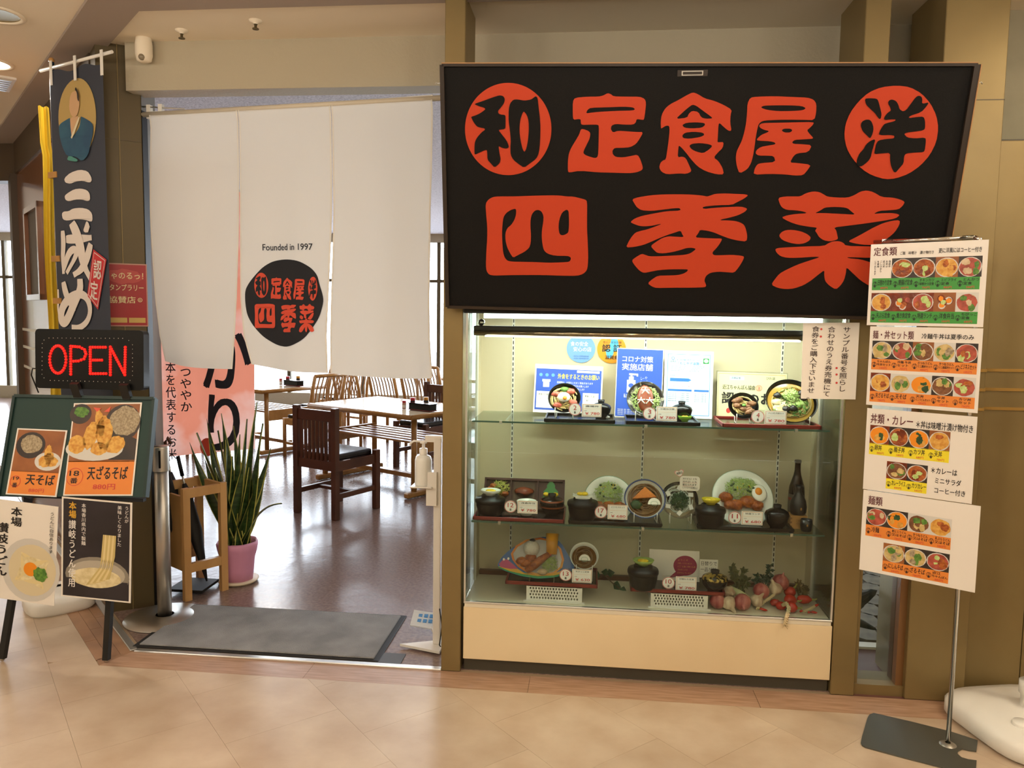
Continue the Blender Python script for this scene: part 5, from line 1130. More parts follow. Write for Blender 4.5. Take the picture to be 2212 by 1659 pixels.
# oval portrait: a generic seated figure in blue robes
ov = [(x+3, y) for x, y in ellp(697, 1010, 157, 335, 40)]
mb = MB(); bpoly(mb, B1, ov, .003, 0, False)
bpoly(mb, B1, P_('553 1085 575 1060 610 1035 645 1012 655 1100 662 1180 700 1090 722 1000 760 1015 810 1045 838 1075 838 1150 815 1240 795 1330 740 1385 690 1345 620 1345 585 1270 562 1180'), .008, 1)
bpoly(mb, B1, P_('645 1010 725 1000 700 1090 660 1190 650 1100'), .011, 2); bpoly(mb, B1, P_('640 940 645 850 660 800 700 785 725 830 725 930 700 1010 660 1005'), .013, 2)
bpoly(mb, B1, P_('690 780 700 755 710 780 725 820 725 885 712 860 708 800'), .016, 3); bpoly(mb, B1, P_('625 1370 640 1335 710 1370 700 1390 640 1380'), .012, 4); bpoly(mb, B1, P_('655 1180 720 1010 735 1010 668 1200'), .015, 5)
mb.build('portrait', bn, [mat('banner_ochre', '#b59a5e', .7), mat('banner_blue', '#254a68', .7, c2='#2f5c74', scale=8), mat('banner_skin', '#c9a27a', .7), m_ink, mat('banner_teal', '#4a8a80', .7), mat('banner_cream', '#d9cfae', .7)])
mb = MB()
bpoly(mb, B1, P_('592 1530 640 1480 710 1453 780 1465 815 1515 820 1550 800 1565 740 1548 680 1555 640 1575 600 1565'), .004, 0)
bpoly(mb, B2, P_('568 95 590 72 640 38 690 32 740 45 765 75 768 125 745 135 700 122 650 122 600 138 575 125'), .004, 0)
bpoly(mb, B2, P_('545 240 560 220 600 218 630 195 690 188 750 200 785 235 788 290 775 303 720 285 650 280 590 295 555 285'), .004, 0)
for k, (pts, wd) in enumerate((('580 445 680 440 780 430', 50), ('553 375 560 480 552 600 560 725', 40), ('560 690 600 560 640 520 665 545 640 620 585 720', 42), ('625 310 655 380 690 500 705 620 735 700 770 760', 62), ('775 480 745 590 700 690 640 735', 52), ('725 335 760 365', 62),
      ('562 790 580 880 615 960 650 1030', 46), ('690 765 695 850 650 960 600 1090 565 1125 540 1090 550 1000 610 920 690 880 750 920 775 1020 750 1110 690 1165 630 1160', 56))): bstroke(mb, B2, P_(pts), wd, .004+.0006*k, 0)
bstroke(mb, B2, P_('512 850 515 950 510 1010 522 1090'), 16, .004, 0)
mb.build('characters', bn, [mat('banner_white', '#dcd2cb', .7)])
mb = MB(); bpoly(mb, B2, P_('800 525 912 610 840 1015 745 900'), .008, 0, False); bpoly(mb, B2, P_('808 548 902 616 836 995 755 895'), .0085, 1, False); bpoly(mb, B2, P_('810 556 898 620 834 985 760 893'), .009, 0, False)
for s, x, y in (('認', 843, 685), ('定', 812, 855)):
    u, v = BF.uv(x/3.771, y/3.771+400); txt(mb, BF, s, u-.036, v-.05, u+.03, v+.045, 1, .0105, .02, -.12, bfn)
mb.build('red_label', bn, [mat('banner_red', '#c23238', .7), mat('banner_white', '', .7)])
def water_base(x, y, label, rz=0, s=1.0, h=.11, hub=True):
    t = T('parasol_base', label, 'banner base', (x, y, 0)); m = Matrix.Rotation(rz, 3, 'Z'); sec = []
    for k, (q, z) in enumerate(((.92, 0), (1, .015), (1, .06), (.93, .082), (.72, .096), (.34, h), (.12, h))):
        ring = []
        for i in range(32):
            a = 2*math.pi*i/32; ca, sa = math.cos(a), math.sin(a); e = .5; xx = math.copysign(abs(ca)**e, ca); yy = math.copysign(abs(sa)**e, sa); ring.append(V((x, y, z))+m @ V((xx*.25*q*s, yy*.25*q*s, 0)))
        sec.append(ring)
    vs = [p for r in sec for p in r]; MB().add(vs, [(i*32+j, i*32+(j+1) % 32, (i+1)*32+(j+1) % 32, (i+1)*32+j) for i in range(len(sec)-1) for j in range(32)], 0, True).build('body', t, [m_white])
    if hub: MB().lathe([(.04, h-.004), (.04, h+.05), (.048, h+.052), (.048, h+.1), (.02, h+.1)], (x, y, 0), 24).build('collar', t, [m_white]); MB().lathe([(.032, .075), (.034, .105), (.03, .112), (.001, .112)], V((x, y, 0))+m @ V((-.13, -.1, 0)), 20).build('filler_cap', t, [m_white])
    return t
water_base(L0.x-.05, L0.y-.03, 'white water-filled banner base on the floor behind the easel', R_(45), .66, hub=False)
# yellow banner, seen edge on
q0 = AY(109, 470, .62); t = T('yellow_banner', 'narrow yellow banner seen edge-on behind the navy banner', 'banner', (q0.x, .62, 0)); vs = []
YF = Fr((q0.x, .62, 0), (.8, .6, 0), (0, 0, 1))
for j in range(31):
    v = YF.uv(108, 232)[1]*(1-j/30)+.75*j/30
    for i in range(9): vs.append(YF.p(-.03+.05*i/8-(.008 if j < 4 else 0)+.004*math.sin(j*.4), v, .02*math.sin(i*1.3+j*.15)))
MB().add(vs, [(j*9+i, (j+1)*9+i, (j+1)*9+i+1, j*9+i+1) for j in range(30) for i in range(8)], 0, True).build('cloth', t, [mat('yellow_cloth', '#e5c53c', .7, trans=.2)])
MB().cyl(YF.p(.03, 0), YF.p(.03, YF.uv(108, 215)[1]), .008, None, 10).build('pole', t, [m_black]); MB().sph(YF.p(.03, YF.uv(108, 214)[1]), .012, None, 10, 8).build('pole_cap', t, [m_white])
MB().cyl(YF.p(.03, 0), YF.p(.03, .03), .09, .08, 24).build('base', t, [m_blackm])
# red poster on the pillar
PF = Fr((-2.5, .44, 0), (.17, .11, 0), (0, 0, 1)); a, b = PF.uv(243, 705), PF.uv(317, 571); W, H = .26, b[1]-a[1]; u1 = b[0]
t = T('red_poster', 'red poster with cream lettering on the pillar behind the navy banner', 'poster', PF.p(u1-W/2, a[1], .004)); P2 = Fr(PF.p(u1-W, a[1], .006), PF.U, PF.W)
MB().rect(P2, 0, 0, W, H, 0, 0, .002).build('sheet', t, [mat('poster_rim', '#b98a7a', .4)]); mb = MB(); rc(mb, P2, W, H, .02, .02, .98, .98, 0); mb.ell(P2, W*.6, H*.8, W*.3, H*.12, .001, 2, 18, jit=.15)
for s, y0, y1, x0 in (('ちゃのるっ！', .14, .25, .22), ('スタンプラリー', .33, .43, .22), ('協賛店', .52, .63, .3)): hl(mb, P2, s, W, H, x0, y0, .93 if s != '協賛店' else .78, y1, 1, .0016, .012)
mb.ring(P2, W*.86, H*.425, .008, .011, .0016, 1, 16); txt(mb, P2, 'B', W*.845, H*.41, W*.875, H*.44, 1, .0016)
rc(mb, P2, W, H, .3, .86, .62, .94, 3, .0012); rc(mb, P2, W, H, .65, .86, .95, .94, 3, .0012); mb.build('print', t, [mat('poster_red', '#a01c22', .4), mat('poster_cream', '#e6d6a2', .4), mat('poster_red2', '#b8403a', .4), mat('poster_yellow', '#c9a75a', .4)])

# easel with the menu posters
EF = Fr((0, -.10, .76), (1, 0, 0), (0, .13, .445))
ez = T('easel_board', 'dark green easel board on black legs holding four food posters', 'easel', (-2.35, -.05, 0))
bq = [EF.uv(*q) for q in ((-3, 1072), (313, 1074), (333, 861), (32, 855))]
MB().poly(EF, bq, (), -.002, 0, .02).build('board', ez, [mat('easel_green', '#1c3a36', .6)])
mb = MB()
for a, b in ((bq[2], bq[3]), (bq[1], bq[2]), (bq[0], bq[3])): mb.bar(EF.p(*a, -.008), EF.p(*b, -.008), .014, .03, up=EF.N)
mb.build('board_rim', ez, [mat('easel_green_dark', '#15302d', .5)])
for pf, tp in (((5, 1422), (62, 1075)), ((230, 1425), (250, 1075))):
    a = AZ(*pf, .012); b = AY(*tp, -.055); MB().bar(a, b, .026, .026, up=(0, 1, 0)).build('leg', ez, [m_blackm]); MB().sph(a, .012, None, 8, 6).build('foot', ez, [m_steel])
MB().b2((-2.72, -.085, .74), (-1.99, -.06, .755)).build('ledge', ez, [m_blackm])
f_temp = mat('food_tempura', '#e8b85a', .5, c2='#d08f34', scale=60, bump=.2); p_wood = mat('photo_brown', '#a0602c', .4, c2='#8a4f22', scale=10); p_dark = mat('photo_dark', '#2a211c', .4, c2='#3c2d24', scale=10)
p_soba = mat('photo_soba', '#b8a88a', .5, c2='#8d7c60', scale=120, detail=2); p_udon = mat('photo_udon', '#e9dcb4', .4, c2='#d3c290', scale=40); p_grey = mat('photo_grey', '#b9b0a2', .4); p_bowl = mat('photo_bowl', '#d5d2cc', .4)
def poster(label, px4, fr0=None, y=None):
    uv = [fr0.uv(*q) for q in px4]; t = T('food_poster', label, 'poster', fr0.p(*uv[3]))
    O = fr0.p(*uv[3]); U = fr0.p(*uv[2])-O; Wv = fr0.p(*uv[0])-O; W = (V(uv[2])-V(uv[3])).length; H = uv[0][1]-uv[3][1]
    W2 = (Wv+fr0.p(*uv[1])-fr0.p(*uv[2]))/2; f = Fr(O, U-W2*(U.dot(W2)/W2.dot(W2)), W2); MB().rect(f, 0, 0, W, H, .003, 0, .003).build('sheet', t, [m_lam]); return t, f, W, H
def E_(mb, f, W, H, x, y, rx, ry, mi, n, jit=0, k=24, rot=0): mb.ell(f, x*W, H*(1-y), rx*W, ry*H, n, mi, k, 0, jit, 0, rot)
t, f, W, H = poster('orange tempura soba poster with price and number eighteen', ((160, 871), (308, 871), (287, 1071), (137, 1071)), EF); mb = MB(); N0 = .0036
rc(mb, f, W, H, .02, .015, .98, .64, 0, N0); rc(mb, f, W, H, .02, .63, .98, .985, 1, N0)
E_(mb, f, W, H, .12, .12, .16, .11, 2, N0+.0004); E_(mb, f, W, H, .13, .1, .1, .06, 3, N0+.0008, .15); E_(mb, f, W, H, .75, .22, .26, .2, 2, N0+.0004); E_(mb, f, W, H, .78, .2, .22, .16, 4, N0+.0008, .05)
mb.poly(f, [(W*x, H*(1-y)) for x, y in ((.6, .62), (.98, .62), (.98, .4), (.7, .3))], (), N0+.0006, 2)
E_(mb, f, W, H, .38, .5, .42, .13, 5, N0+.0012)
for x, y, rx, ry, ro in ((.12, .45, .13, .1, .3), (.3, .36, .1, .15, -.2), (.42, .22, .06, .16, .25), (.5, .33, .12, .18, .1), (.68, .46, .14, .09, .5), (.45, .5, .12, .07, 0)): E_(mb, f, W, H, x, y, rx, ry, 6, N0+.0016, .08, 22, ro)
mb.poly(f, [(W*x, H*(1-y)) for x, y in ((.36, .1), (.3, .05), (.42, .06))], (), N0+.002, 7); mb.poly(f, [(W*x, H*(1-y)) for x, y in ((.46, .1), (.56, .04), (.54, .1))], (), N0+.002, 7)
mb.ring(f, W*.14, H*.2, W*.115, W*.122, N0+.001, 8, 30); hl(mb, f, '18', W, H, .06, .735, .2, .79, 9, N0+.001, .01); hl(mb, f, '番', W, H, .08, .81, .19, .87, 9, N0+.001, .02)
hl(mb, f, '天ざるそば', W, H, .32, .685, .9, .83, 9, N0+.001, .02); hl(mb, f, '880円', W, H, .42, .875, .74, .935, 8, N0+.001, .01)
mb.build('print', t, [p_wood, m_orange, p_dark, f_green, p_soba, p_bowl, f_temp, f_pink, m_inkr, m_ink])
t, f, W, H = poster('smaller orange tempura and soba bowl poster with number nineteen', ((39, 925), (146, 929), (123, 1070), (13, 1068)), EF); mb = MB()
rc(mb, f, W, H, .03, .02, .97, .65, 0, N0); rc(mb, f, W, H, .03, .64, .97, .98, 1, N0); E_(mb, f, W, H, .33, .25, .29, .2, 2, N0+.0004); E_(mb, f, W, H, .34, .23, .22, .14, 3, N0+.0008, .06)
E_(mb, f, W, H, .72, .48, .26, .14, 4, N0+.0006)
for x, y, rx, ry in ((.7, .35, .07, .12), (.66, .48, .12, .09), (.8, .48, .12, .08), (.74, .42, .09, .08)): E_(mb, f, W, H, x, y, rx, ry, 5, N0+.001, .12)
mb.ring(f, W*.15, H*.2, W*.095, W*.105, N0+.001, 6, 24); hl(mb, f, '19', W, H, .1, .73, .21, .78, 7, N0+.001, .01); hl(mb, f, '番', W, H, .1, .82, .2, .89, 7, N0+.001, .02); hl(mb, f, '天そば', W, H, .35, .68, .92, .84, 7, N0+.001, .02); hl(mb, f, '880円', W, H, .44, .89, .74, .95, 6, N0+.001)
mb.build('print', t, [p_wood, m_orange, p_dark, p_soba, p_bowl, f_temp, m_inkr, m_ink])
VF = yplane(-.15)
t, f, W, H = poster('black poster of noodles lifted from a bowl with white vertical writing', ((133, 1072), (287, 1074), (282, 1285), (133, 1287)), VF); mb = MB()
rc(mb, f, W, H, .025, .015, .975, .985, 0, N0); E_(mb, f, W, H, .52, .76, .46, .19, 1, N0+.0004); E_(mb, f, W, H, .52, .74, .4, .135, 2, N0+.0008); E_(mb, f, W, H, .5, .78, .36, .1, 3, N0+.0012, .02)
mb.poly(f, [(W*x, H*(1-y)) for x, y in ((.06, .8), (.96, .8), (.9, .97), (.2, .97))], (), N0+.0005, 0)
for k in range(7): x = .6+.027*k; mb.poly(f, [(W*x, H*(1-.34)), (W*(x+.024), H*(1-.34)), (W*(x+.012), H*(1-.55)), (W*(x-.06-.02*(6-k)*.3), H*(1-.84+.01*k)), (W*(x-.12-.02*(6-k)), H*(1-.86+.012*k)), (W*(x-.035), H*(1-.66))], (), N0+.0016+.00005*k, 4 if k % 2 else 5)
vtxt(mb, f, '本場', W*.16, H*.965, W*.11, H*.17, 6, N0+.001, .03); vtxt(mb, f, '讃岐うどん使用', W*.16, H*.785, W*.11, H*.68, 7, N0+.0024, .015)
vtxt(mb, f, '本場香川県内で製麺', W*.32, H*.955, W*.065, H*.42, 7, N0+.001, .008); vtxt(mb, f, 'うどんが', W*.93, H*.965, W*.06, H*.17, 7, N0+.001, .006); vtxt(mb, f, '美味しくなりました', W*.83, H*.965, W*.065, H*.41, 7, N0+.001, .006)
mb.build('print', t, [mat('photo_black', '#221d22', .4, c2='#2e2930', scale=6), mat('photo_bowl_dim', '#8f887c', .4), mat('photo_bowl_in', '#b5ad9e', .4), p_udon, mat('photo_udon2', '#e2d09a', .4), mat('photo_udon3', '#cdb878', .4), mat('ink_gold', '#d9a93a', .4), m_inkw])
t, f, W, H = poster('white poster of a round udon bowl with egg yolk and brush writing', ((-42, 1072), (129, 1074), (117, 1285), (-46, 1285)), VF); mb = MB()
E_(mb, f, W, H, .68, .67, .38, .32, 0, N0); E_(mb, f, W, H, .7, .67, .31, .26, 1, N0+.0004)
for k in range(14): a = k*.45; E_(mb, f, W, H, .7+.14*math.cos(a), .67+.11*math.sin(a), .13, .022, 2 if k % 2 else 3, N0+.0008+.00004*k, 0, 16, a+1.2)
E_(mb, f, W, H, .68, .66, .09, .07, 4, N0+.002); E_(mb, f, W, H, .81, .7, .09, .065, 5, N0+.0022, .2)
vtxt(mb, f, '本場', W*.47, H*.95, W*.15, H*.2, 6, N0+.001, .025); vtxt(mb, f, '讃岐うどん', W*.29, H*.78, W*.17, H*.55, 6, N0+.001, .03); vtxt(mb, f, 'うどんに自信あります', W*.935, H*.945, W*.06, H*.42, 6, N0+.003, .004)
rc(mb, f, W, H, .21, .77, .27, .83, 7, N0+.001)
mb.build('print', t, [mat('photo_bowl_rim', '#cfccc6', .4), mat('photo_udon_bg', '#d9cba8', .4), p_udon, mat('photo_udon2', '', .4), f_yolk, f_green, m_ink, m_inkr])
# LED sign
LF = Fr((0, -.03, 0), (1, 0, 0), (0, .04, 1)); a, b = LF.uv(77, 838), LF.uv(310, 714)
t = T('led_open_sign', 'black lit LED sign reading OPEN in red dots on top of the easel', 'sign', LF.p((a[0]+b[0])/2, a[1])); r = .02; pts = []
for cx, cy, a0 in ((b[0]-r, b[1]-r, 0), (a[0]+r, b[1]-r, 90), (a[0]+r, a[1]+r, 180), (b[0]-r, a[1]+r, 270)): pts += [(cx+r*math.cos(R_(a0+18*k)), cy+r*math.sin(R_(a0+18*k))) for k in range(6)]
MB().poly(LF, pts, (), 0, 0, .045).build('housing', t, [m_black], bev=.004, seg=2)
L2 = lambda x, y: LF.uv(x/3.771, y/3.771+400)
def dots(pl, step=20):
    out = []; acc = 0
    for (x0, y0), (x1, y1) in zip(pl[:-1], pl[1:]):
        d = math.hypot(x1-x0, y1-y0); n_ = max(1, round(d/step)); out += [(x0+(x1-x0)*i/n_, y0+(y1-y0)*i/n_) for i in range(n_)]
    return out+[pl[-1]]
ov = [(473+66*math.cos(2*math.pi*i/28), 1420+112*math.sin(2*math.pi*i/28)) for i in range(28)]
let = {'led_letter_o': ov, 'led_letter_p': dots([(578, 1540), (578, 1312), (650, 1318), (690, 1340), (702, 1375), (685, 1415), (640, 1432), (600, 1434)]), 'led_letter_e': dots([(860, 1320), (737, 1320), (737, 1535), (865, 1535)])+dots([(760, 1425), (830, 1425)]), 'led_letter_n': dots([(900, 1545), (900, 1318), (1018, 1545), (1022, 1320)])}
m_led = mat('led_red', '#ff0d08', .3, emit=4)
for nm, ds in let.items():
    mb = MB()
    for q in ds: mb.sph(LF.p(*L2(*q), .001), .0062, None, 8, 5)
    o = mb.build(nm, t, [m_led]); o['kind'] = 'stuff'
mb = MB()
for q in dots([(345, 1290), (360, 1262), (400, 1245), (1000, 1248), (1050, 1265), (1080, 1300), (1080, 1550), (1060, 1590), (1010, 1605), (410, 1590), (360, 1570), (343, 1540), (345, 1290)], 36): mb.sph(LF.p(*L2(*q), .001), .0018, None, 6, 4)
o = mb.build('border_leds', t, [m_wframe]); o['kind'] = 'stuff'
for x in (-2.36, -2.12): MB().bar((x, .03, 1.19), (x, .0, 1.26), .04, .02, up=(0, 1, 0)).build('clamp', t, [m_blackm])
MB().tube([LF.p(*L2(290, 1495), -.02), LF.p(*L2(240, 1495), -.02), LF.p(*L2(180, 1550), -.06), LF.p(*L2(190, 1700), -.1)], .003, 6).build('cable', t, [m_blackm])

# stanchion
p = V((-2.185, .40, 0)); t = T('queue_stanchion', 'polished steel queue post with round base beside the doormat', 'stanchion', p)
MB().lathe([(.001, 0), (.198, 0), (.2, .004), (.198, .008), (.06, .02), (.045, .022)], p, 48).build('base', t, [m_steel]); MB().cyl(p+V((0, 0, .02)), p+V((0, 0, .86)), .035, None, 28).build('post', t, [m_steel])
MB().lathe([(.04, .78), (.04, .90), (.038, .908), (.001, .908)], p, 28).build('head', t, [m_steel]); MB().b2(p+V((.012, -.042, .80)), p+V((.02, -.036, .89))).build('belt_slot', t, [m_black])
# umbrella stand
A_ = V((-2.198, .652, 0)); Bx = V((.55, .835, 0)).normalized(); By = V((-.835, .55, 0)).normalized()
us = T('umbrella_stand', 'light wooden slatted umbrella stand beside the snake plant', 'umbrella stand', A_+Bx*.1+By*.12); m_us = mat('stand_wood', '#cfa46c', .4, c2='#bd9058', scale=6, stretch=(1, 1, .3)); SU = lambda a, b, z: A_+Bx*a+By*b+V((0, 0, z))
for a in (0, .22):
    for b in (0, .26): MB().bar(SU(a, b, 0), SU(a, b, .63), .04, .03, up=By).build('leg', us, [m_us])
for b in (0, .26):
    for z in (.60, .18): MB().bar(SU(0, b, z), SU(.22, b, z), .026, .05).build('rail', us, [m_us])
MB().bar(SU(0, 0, .37), SU(0, .26, .37), .016, .42).build('side_board', us, [m_us]); MB().bar(SU(.22, 0, .6), SU(.22, .26, .6), .02, .05).build('rail', us, [m_us])
for k in range(3): MB().bar(SU(.05+.06*k, .26, .2), SU(.05+.06*k, .26, .6), .03, .012, up=By).build('slat', us, [m_us])
MB().b2(SU(.11, .13, .03)-V((.1, .1, .01)), SU(.11, .13, .03)+V((.1, .1, .005))).build('drip_tray', us, [m_blackm])
for k, (a, b, tx, ty, h, la) in enumerate(((.06, .10, 334, 912, .94, 'black umbrella with straight grip leaning toward the steel post'), (.12, .2, 356, 955, .9, 'black umbrella with wooden crook standing behind the grip umbrella'), (.16, .08, 384, 985, .78, 'short black umbrella leaning to the open side of the stand'))):
    bs = SU(a, b, .05); tp = AY(tx, ty, bs.y+.02); u = T('umbrella', la, 'umbrella', bs); d = tp-bs
    MB().tube([bs, bs+d*.08, bs+d*.4, bs+d*.7, bs+d*.78], [.006, .016, .05, .034, .014], 12, 0, True, True, .7).build('canopy', u, [m_blackm]); MB().tube([bs+d*.7, bs+d*.88], .006, 8).build('shaft', u, [m_steel])
    MB().tube([bs+d*.86, bs+d, bs+d*1.03+V((.02, 0, 0)), bs+d+V((.04, 0, -.01))] if k == 1 else [bs+d*.84, bs+d], .011, 10).build('handle', u, [m_woodd if k == 1 else m_black])
# snake plant
p = V((-2.062, .985, 0)); sp = T('snake_plant', 'tall snake plant with yellow-edged leaves in a pink-wrapped pot', 'plant', p)
MB().lathe([(.001, 0), (.1, 0), (.115, .012), (.118, .02), (.11, .022), (.001, .012)], p, 36).build('saucer', sp, [mat('saucer_cream', '#e3d6bd', .5)])
m_pink = mat('pink_wrap', '#d796b8', .6, bump=.2, bscale=16); mb = MB(); mb.lathe([(.001, .02), (.085, .02), (.092, .08), (.098, .15), (.112, .2), (.118, .235), (.11, .25), (.102, .235), (.1, .2)], p, 40, None, 0, 1, 1, True, .025, 7); mb.build('pot_wrap', sp, [m_pink])
MB().lathe([(.1, .215), (.001, .22)], p, 24).build('soil', sp, [m_brownd])
m_sn = mat('snake_green', '#1f3419', .35, c2='#40592e', scale=26, stretch=(.4, .4, 2.2)); m_sy = mat('snake_yellow', '#b9b45c', .4)
tips = [(556, 869, .0), (571, 915, .05), (411, 955, -.05), (424, 935, .0), (447, 905, .1), (452, 960, -.08), (478, 893, .05), (487, 950, -.1), (505, 920, .0), (520, 938, -.05), (535, 905, .1), (548, 960, .05), (583, 965, .0), (560, 985, -.08), (498, 985, -.1), (440, 990, .05), (470, 930, .12), (527, 990, -.1), (612, 1090, .02), (465, 1010, -.12), (540, 1010, -.1), (575, 1020, .1)]
for k, (tx, ty, dy) in enumerate(tips):
    a = k*2.399; bs = p+V((.055*math.cos(a)*(.4+.6*(k % 3)/2), .05*math.sin(a), .21)); e = AY(tx, ty, p.y+dy); d = e-bs; side = V((d.z, 0, -d.x)); side = V((math.cos(a*.7), math.sin(a*.7)*.8, 0)); side = (side-d.normalized()*side.dot(d.normalized())).normalized(); nn = side.cross(d.normalized())
    vs = []; n_ = 12; low = (ty > 1080)
    for i in range(n_+1):
        s = i/n_; tw = .5*math.sin(s*2.2+k); sd = side*math.cos(tw)+nn*math.sin(tw); w_ = .031*(math.sin(math.pi*min(.98, .16+.8*s))**.7)*(1-s**5); c = bs+d*s+V((0, 0, (-.04 if not low else .09)*math.sin(math.pi*s)*(abs(d.x)*3)))+nn*.012*math.sin(3*s+k)
        w_ = max(w_, .0006); nrm = sd.cross(d.normalized())
        for q, z in ((-1, .006), (-.78, .003), (0, -.004), (.78, .003), (1, .006)): vs.append(c+sd*w_*q+nrm*z)
    mb = MB(); mb.add(vs, [(i*5+j, i*5+j+1, (i+1)*5+j+1, (i+1)*5+j) for i in range(n_) for j in (1, 2)], 0, True); mb.add(vs, [(i*5+j, i*5+j+1, (i+1)*5+j+1, (i+1)*5+j) for i in range(n_) for j in (0, 3)], 1, True); mb.build('leaf', sp, [m_sn, m_sy])
# doormat
t = T('doormat', 'grey rectangular doormat with black rubber border inside the threshold', 'doormat', (-1.54, .31, 0))
MB().b2((-2.145, .04, 0), (-.945, .592, .007)).build('rubber_border', t, [m_blackm], bev=.003); MB().b2((-2.12, .06, .004), (-.972, .575, .013)).build('pile', t, [mat('mat_grey', '#999a9c', .95, c2='#7f8082', scale=5, detail=8, bump=.6, bscale=220)], bev=.004)
S('trim_9', MB().b2((-.96, .035, 0), (-.84, .14, .004)), mat('tape_grey', '#4c4d50', .6))
# hand sanitiser stand
x, y = -.712, .24; ss = T('sanitiser_stand', 'white pedal-operated hand sanitiser stand beside the doorway post', 'sanitiser stand', (x, y, 0)); m_sw = mat('stand_white', '#e9e6e0', .35)
MB().b2((x-.018, y-.015, .02), (x+.018, y+.015, 1.02)).build('column', ss, [m_sw], bev=.003); MB().poly(GZ, [(x-.175, y-.03), (x+.03, y-.09), (x+.035, y+.03), (x+.01, y+.2), (x-.03, y+.2), (x-.02, y+.03)], (), .02, 0, .012).build('foot', ss, [m_sw])
MB().box((x-.09, y+.14, .075), (.13, .1, .008), Matrix.Rotation(.45, 3, 'X') @ Matrix.Rotation(.15, 3, 'Y')).build('pedal', ss, [mat('pedal_blue_white', '#dfe6ee', .4)]); mb = MB()
for i in range(3):
    for j in range(2): mb.box(V((x-.115+.028*i, y+.125+.03*j, .076+.014*j)), (.018, .018, .006), Matrix.Rotation(.45, 3, 'X'), 0)
o = mb.build('pedal_icons', ss, [m_mblue]); o['kind'] = 'stuff'
MB().bar((x, y, .05), (x-.06, y+.14, .05), .014, .014).build('pedal_arm', ss, [m_sw]); MB().b2((x-.125, y-.05, .785), (x-.018, y+.05, .792)).build('drip_tray', ss, [m_sw], bev=.003); MB().b2((x-.05, y-.03, .70), (x+.0, y+.03, .86)).build('slider', ss, [m_sw])
MB().b2((x-.06, y-.012, 1.0), (x+.02, y+.012, 1.03)).build('press_arm', ss, [m_sw]); MB().tube([(x+.016, y-.02, .2), (x+.03, y-.03, .12), (x+.02, y-.04, .03), (x+.035, y-.03, .0)], .003, 6).build('cable', ss, [m_blackm])
bx_ = T('sanitiser_bottle', 'translucent white pump bottle held by the sanitiser stand', 'bottle', (x-.07, y, .792)); c = V((x-.07, y, .792))
MB().lathe([(.001, .0), (.038, 0), (.04, .006), (.04, .12), (.034, .138), (.016, .146), (.016, .16)], c, 28).build('bottle', bx_, [mat('bottle_white', '#e6e7e3', .3)]); MB().lathe([(.019, .146), (.019, .175), (.007, .177), (.007, .20)], c, 18).build('collar', bx_, [m_white]); MB().lathe([(.016, .2), (.018, .21), (.001, .214)], c, 16).build('pump_head', bx_, [m_white]); MB().tube([c+V((0, 0, .207)), c+V((-.045, -.004, .21)), c+V((-.06, -.006, .2)), c+V((-.064, -.006, .188))], .005, 8).build('nozzle', bx_, [m_white])
# orange banner inside
OY = 1.45; OF = Fr((0, OY, 0), (1, 0, 0), (0, 0, 1)); op = lambda px, py: OF.uv(px, py)
ob = T('orange_banner', 'salmon orange rice banner with large black characters inside the doorway', 'banner', (op(322, 700)[0]-.02, OY, 0))
ofn = lambda u, v, n: OF.p(u, v, n+.010*math.sin(11*u+1.5*v)+.008*math.sin(23*u)*(1 if v < 1.2 else .5))
u0, u1 = op(322, 700)[0], op(550, 800)[0]; vb = op(450, 985)[1]; vtp = 2.35; vs = []; nu, nv = 24, 36
for j in range(nv+1):
    for i in range(nu+1):
        s = i/nu; vs.append(ofn(u0+(u1-u0)*s+(.05*(1-s) if j == nv else 0), vtp+(vb+.06*s-.02*(1-s)-vtp)*j/nv, 0))
MB().add(vs, [(j*(nu+1)+i, (j+1)*(nu+1)+i, (j+1)*(nu+1)+i+1, j*(nu+1)+i+1) for j in range(nv) for i in range(nu)], 0, True).build('cloth', ob, [mat('orange_cloth', '#f3c4b6', .75, c2='#ec9478', scale=2.2, trans=.5, lo=.42, hi=.55)])
MB().cyl((u0-.02, OY+.02, 0), (u0-.02, OY+.02, 2.4), .012, None, 12).build('pole', ob, [m_white]); MB().cyl((u0-.02, OY+.02, 0), (u0-.02, OY+.02, .03), .17, .15, 28).build('base', ob, [m_blackm]); MB().cyl((u0-.02, OY+.01, 2.36), (u1+.04, OY+.01, 2.36), .007, None, 8).build('crossbar', ob, [m_white])
mb = MB()
for s, x0, y0, x1, y1 in (('か', 438, 700, 545, 838), ('り', 452, 853, 520, 972)):
    a, b = op(x0, y1), op(x1, y0); txt(mb, OF, s, a[0], a[1], b[0], b[1], 1, .016, .022, 0, ofn)
a = op(402, 790); b = op(402, 890); vtxt(mb, OF, 'つややか', a[0], a[1], .075, a[1]-b[1], 1, .016, .012, 0, ofn); a = op(370, 752); b = op(370, 992); vtxt(mb, OF, '日本を代表するお米', a[0], a[1], .072, a[1]-b[1], 1, .016, .012, 0, ofn)
a, b = op(434, 985), op(466, 945); mb.ell(OF, (a[0]+b[0])/2, (a[1]+b[1])/2, .05, .06, .013, 2, 18); txt(mb, OF, '近江米', a[0]+.02, a[1]+.03, b[0]-.02, b[1]-.03, 0, .017, .01, 0, ofn)
o = mb.build('print', ob, [mat('banner_pale', '#f2dfd6', .75, trans=.3), mat('banner_ink', '#2e2f3a', .75), mat('banner_coral', '#d8503c', .75)])

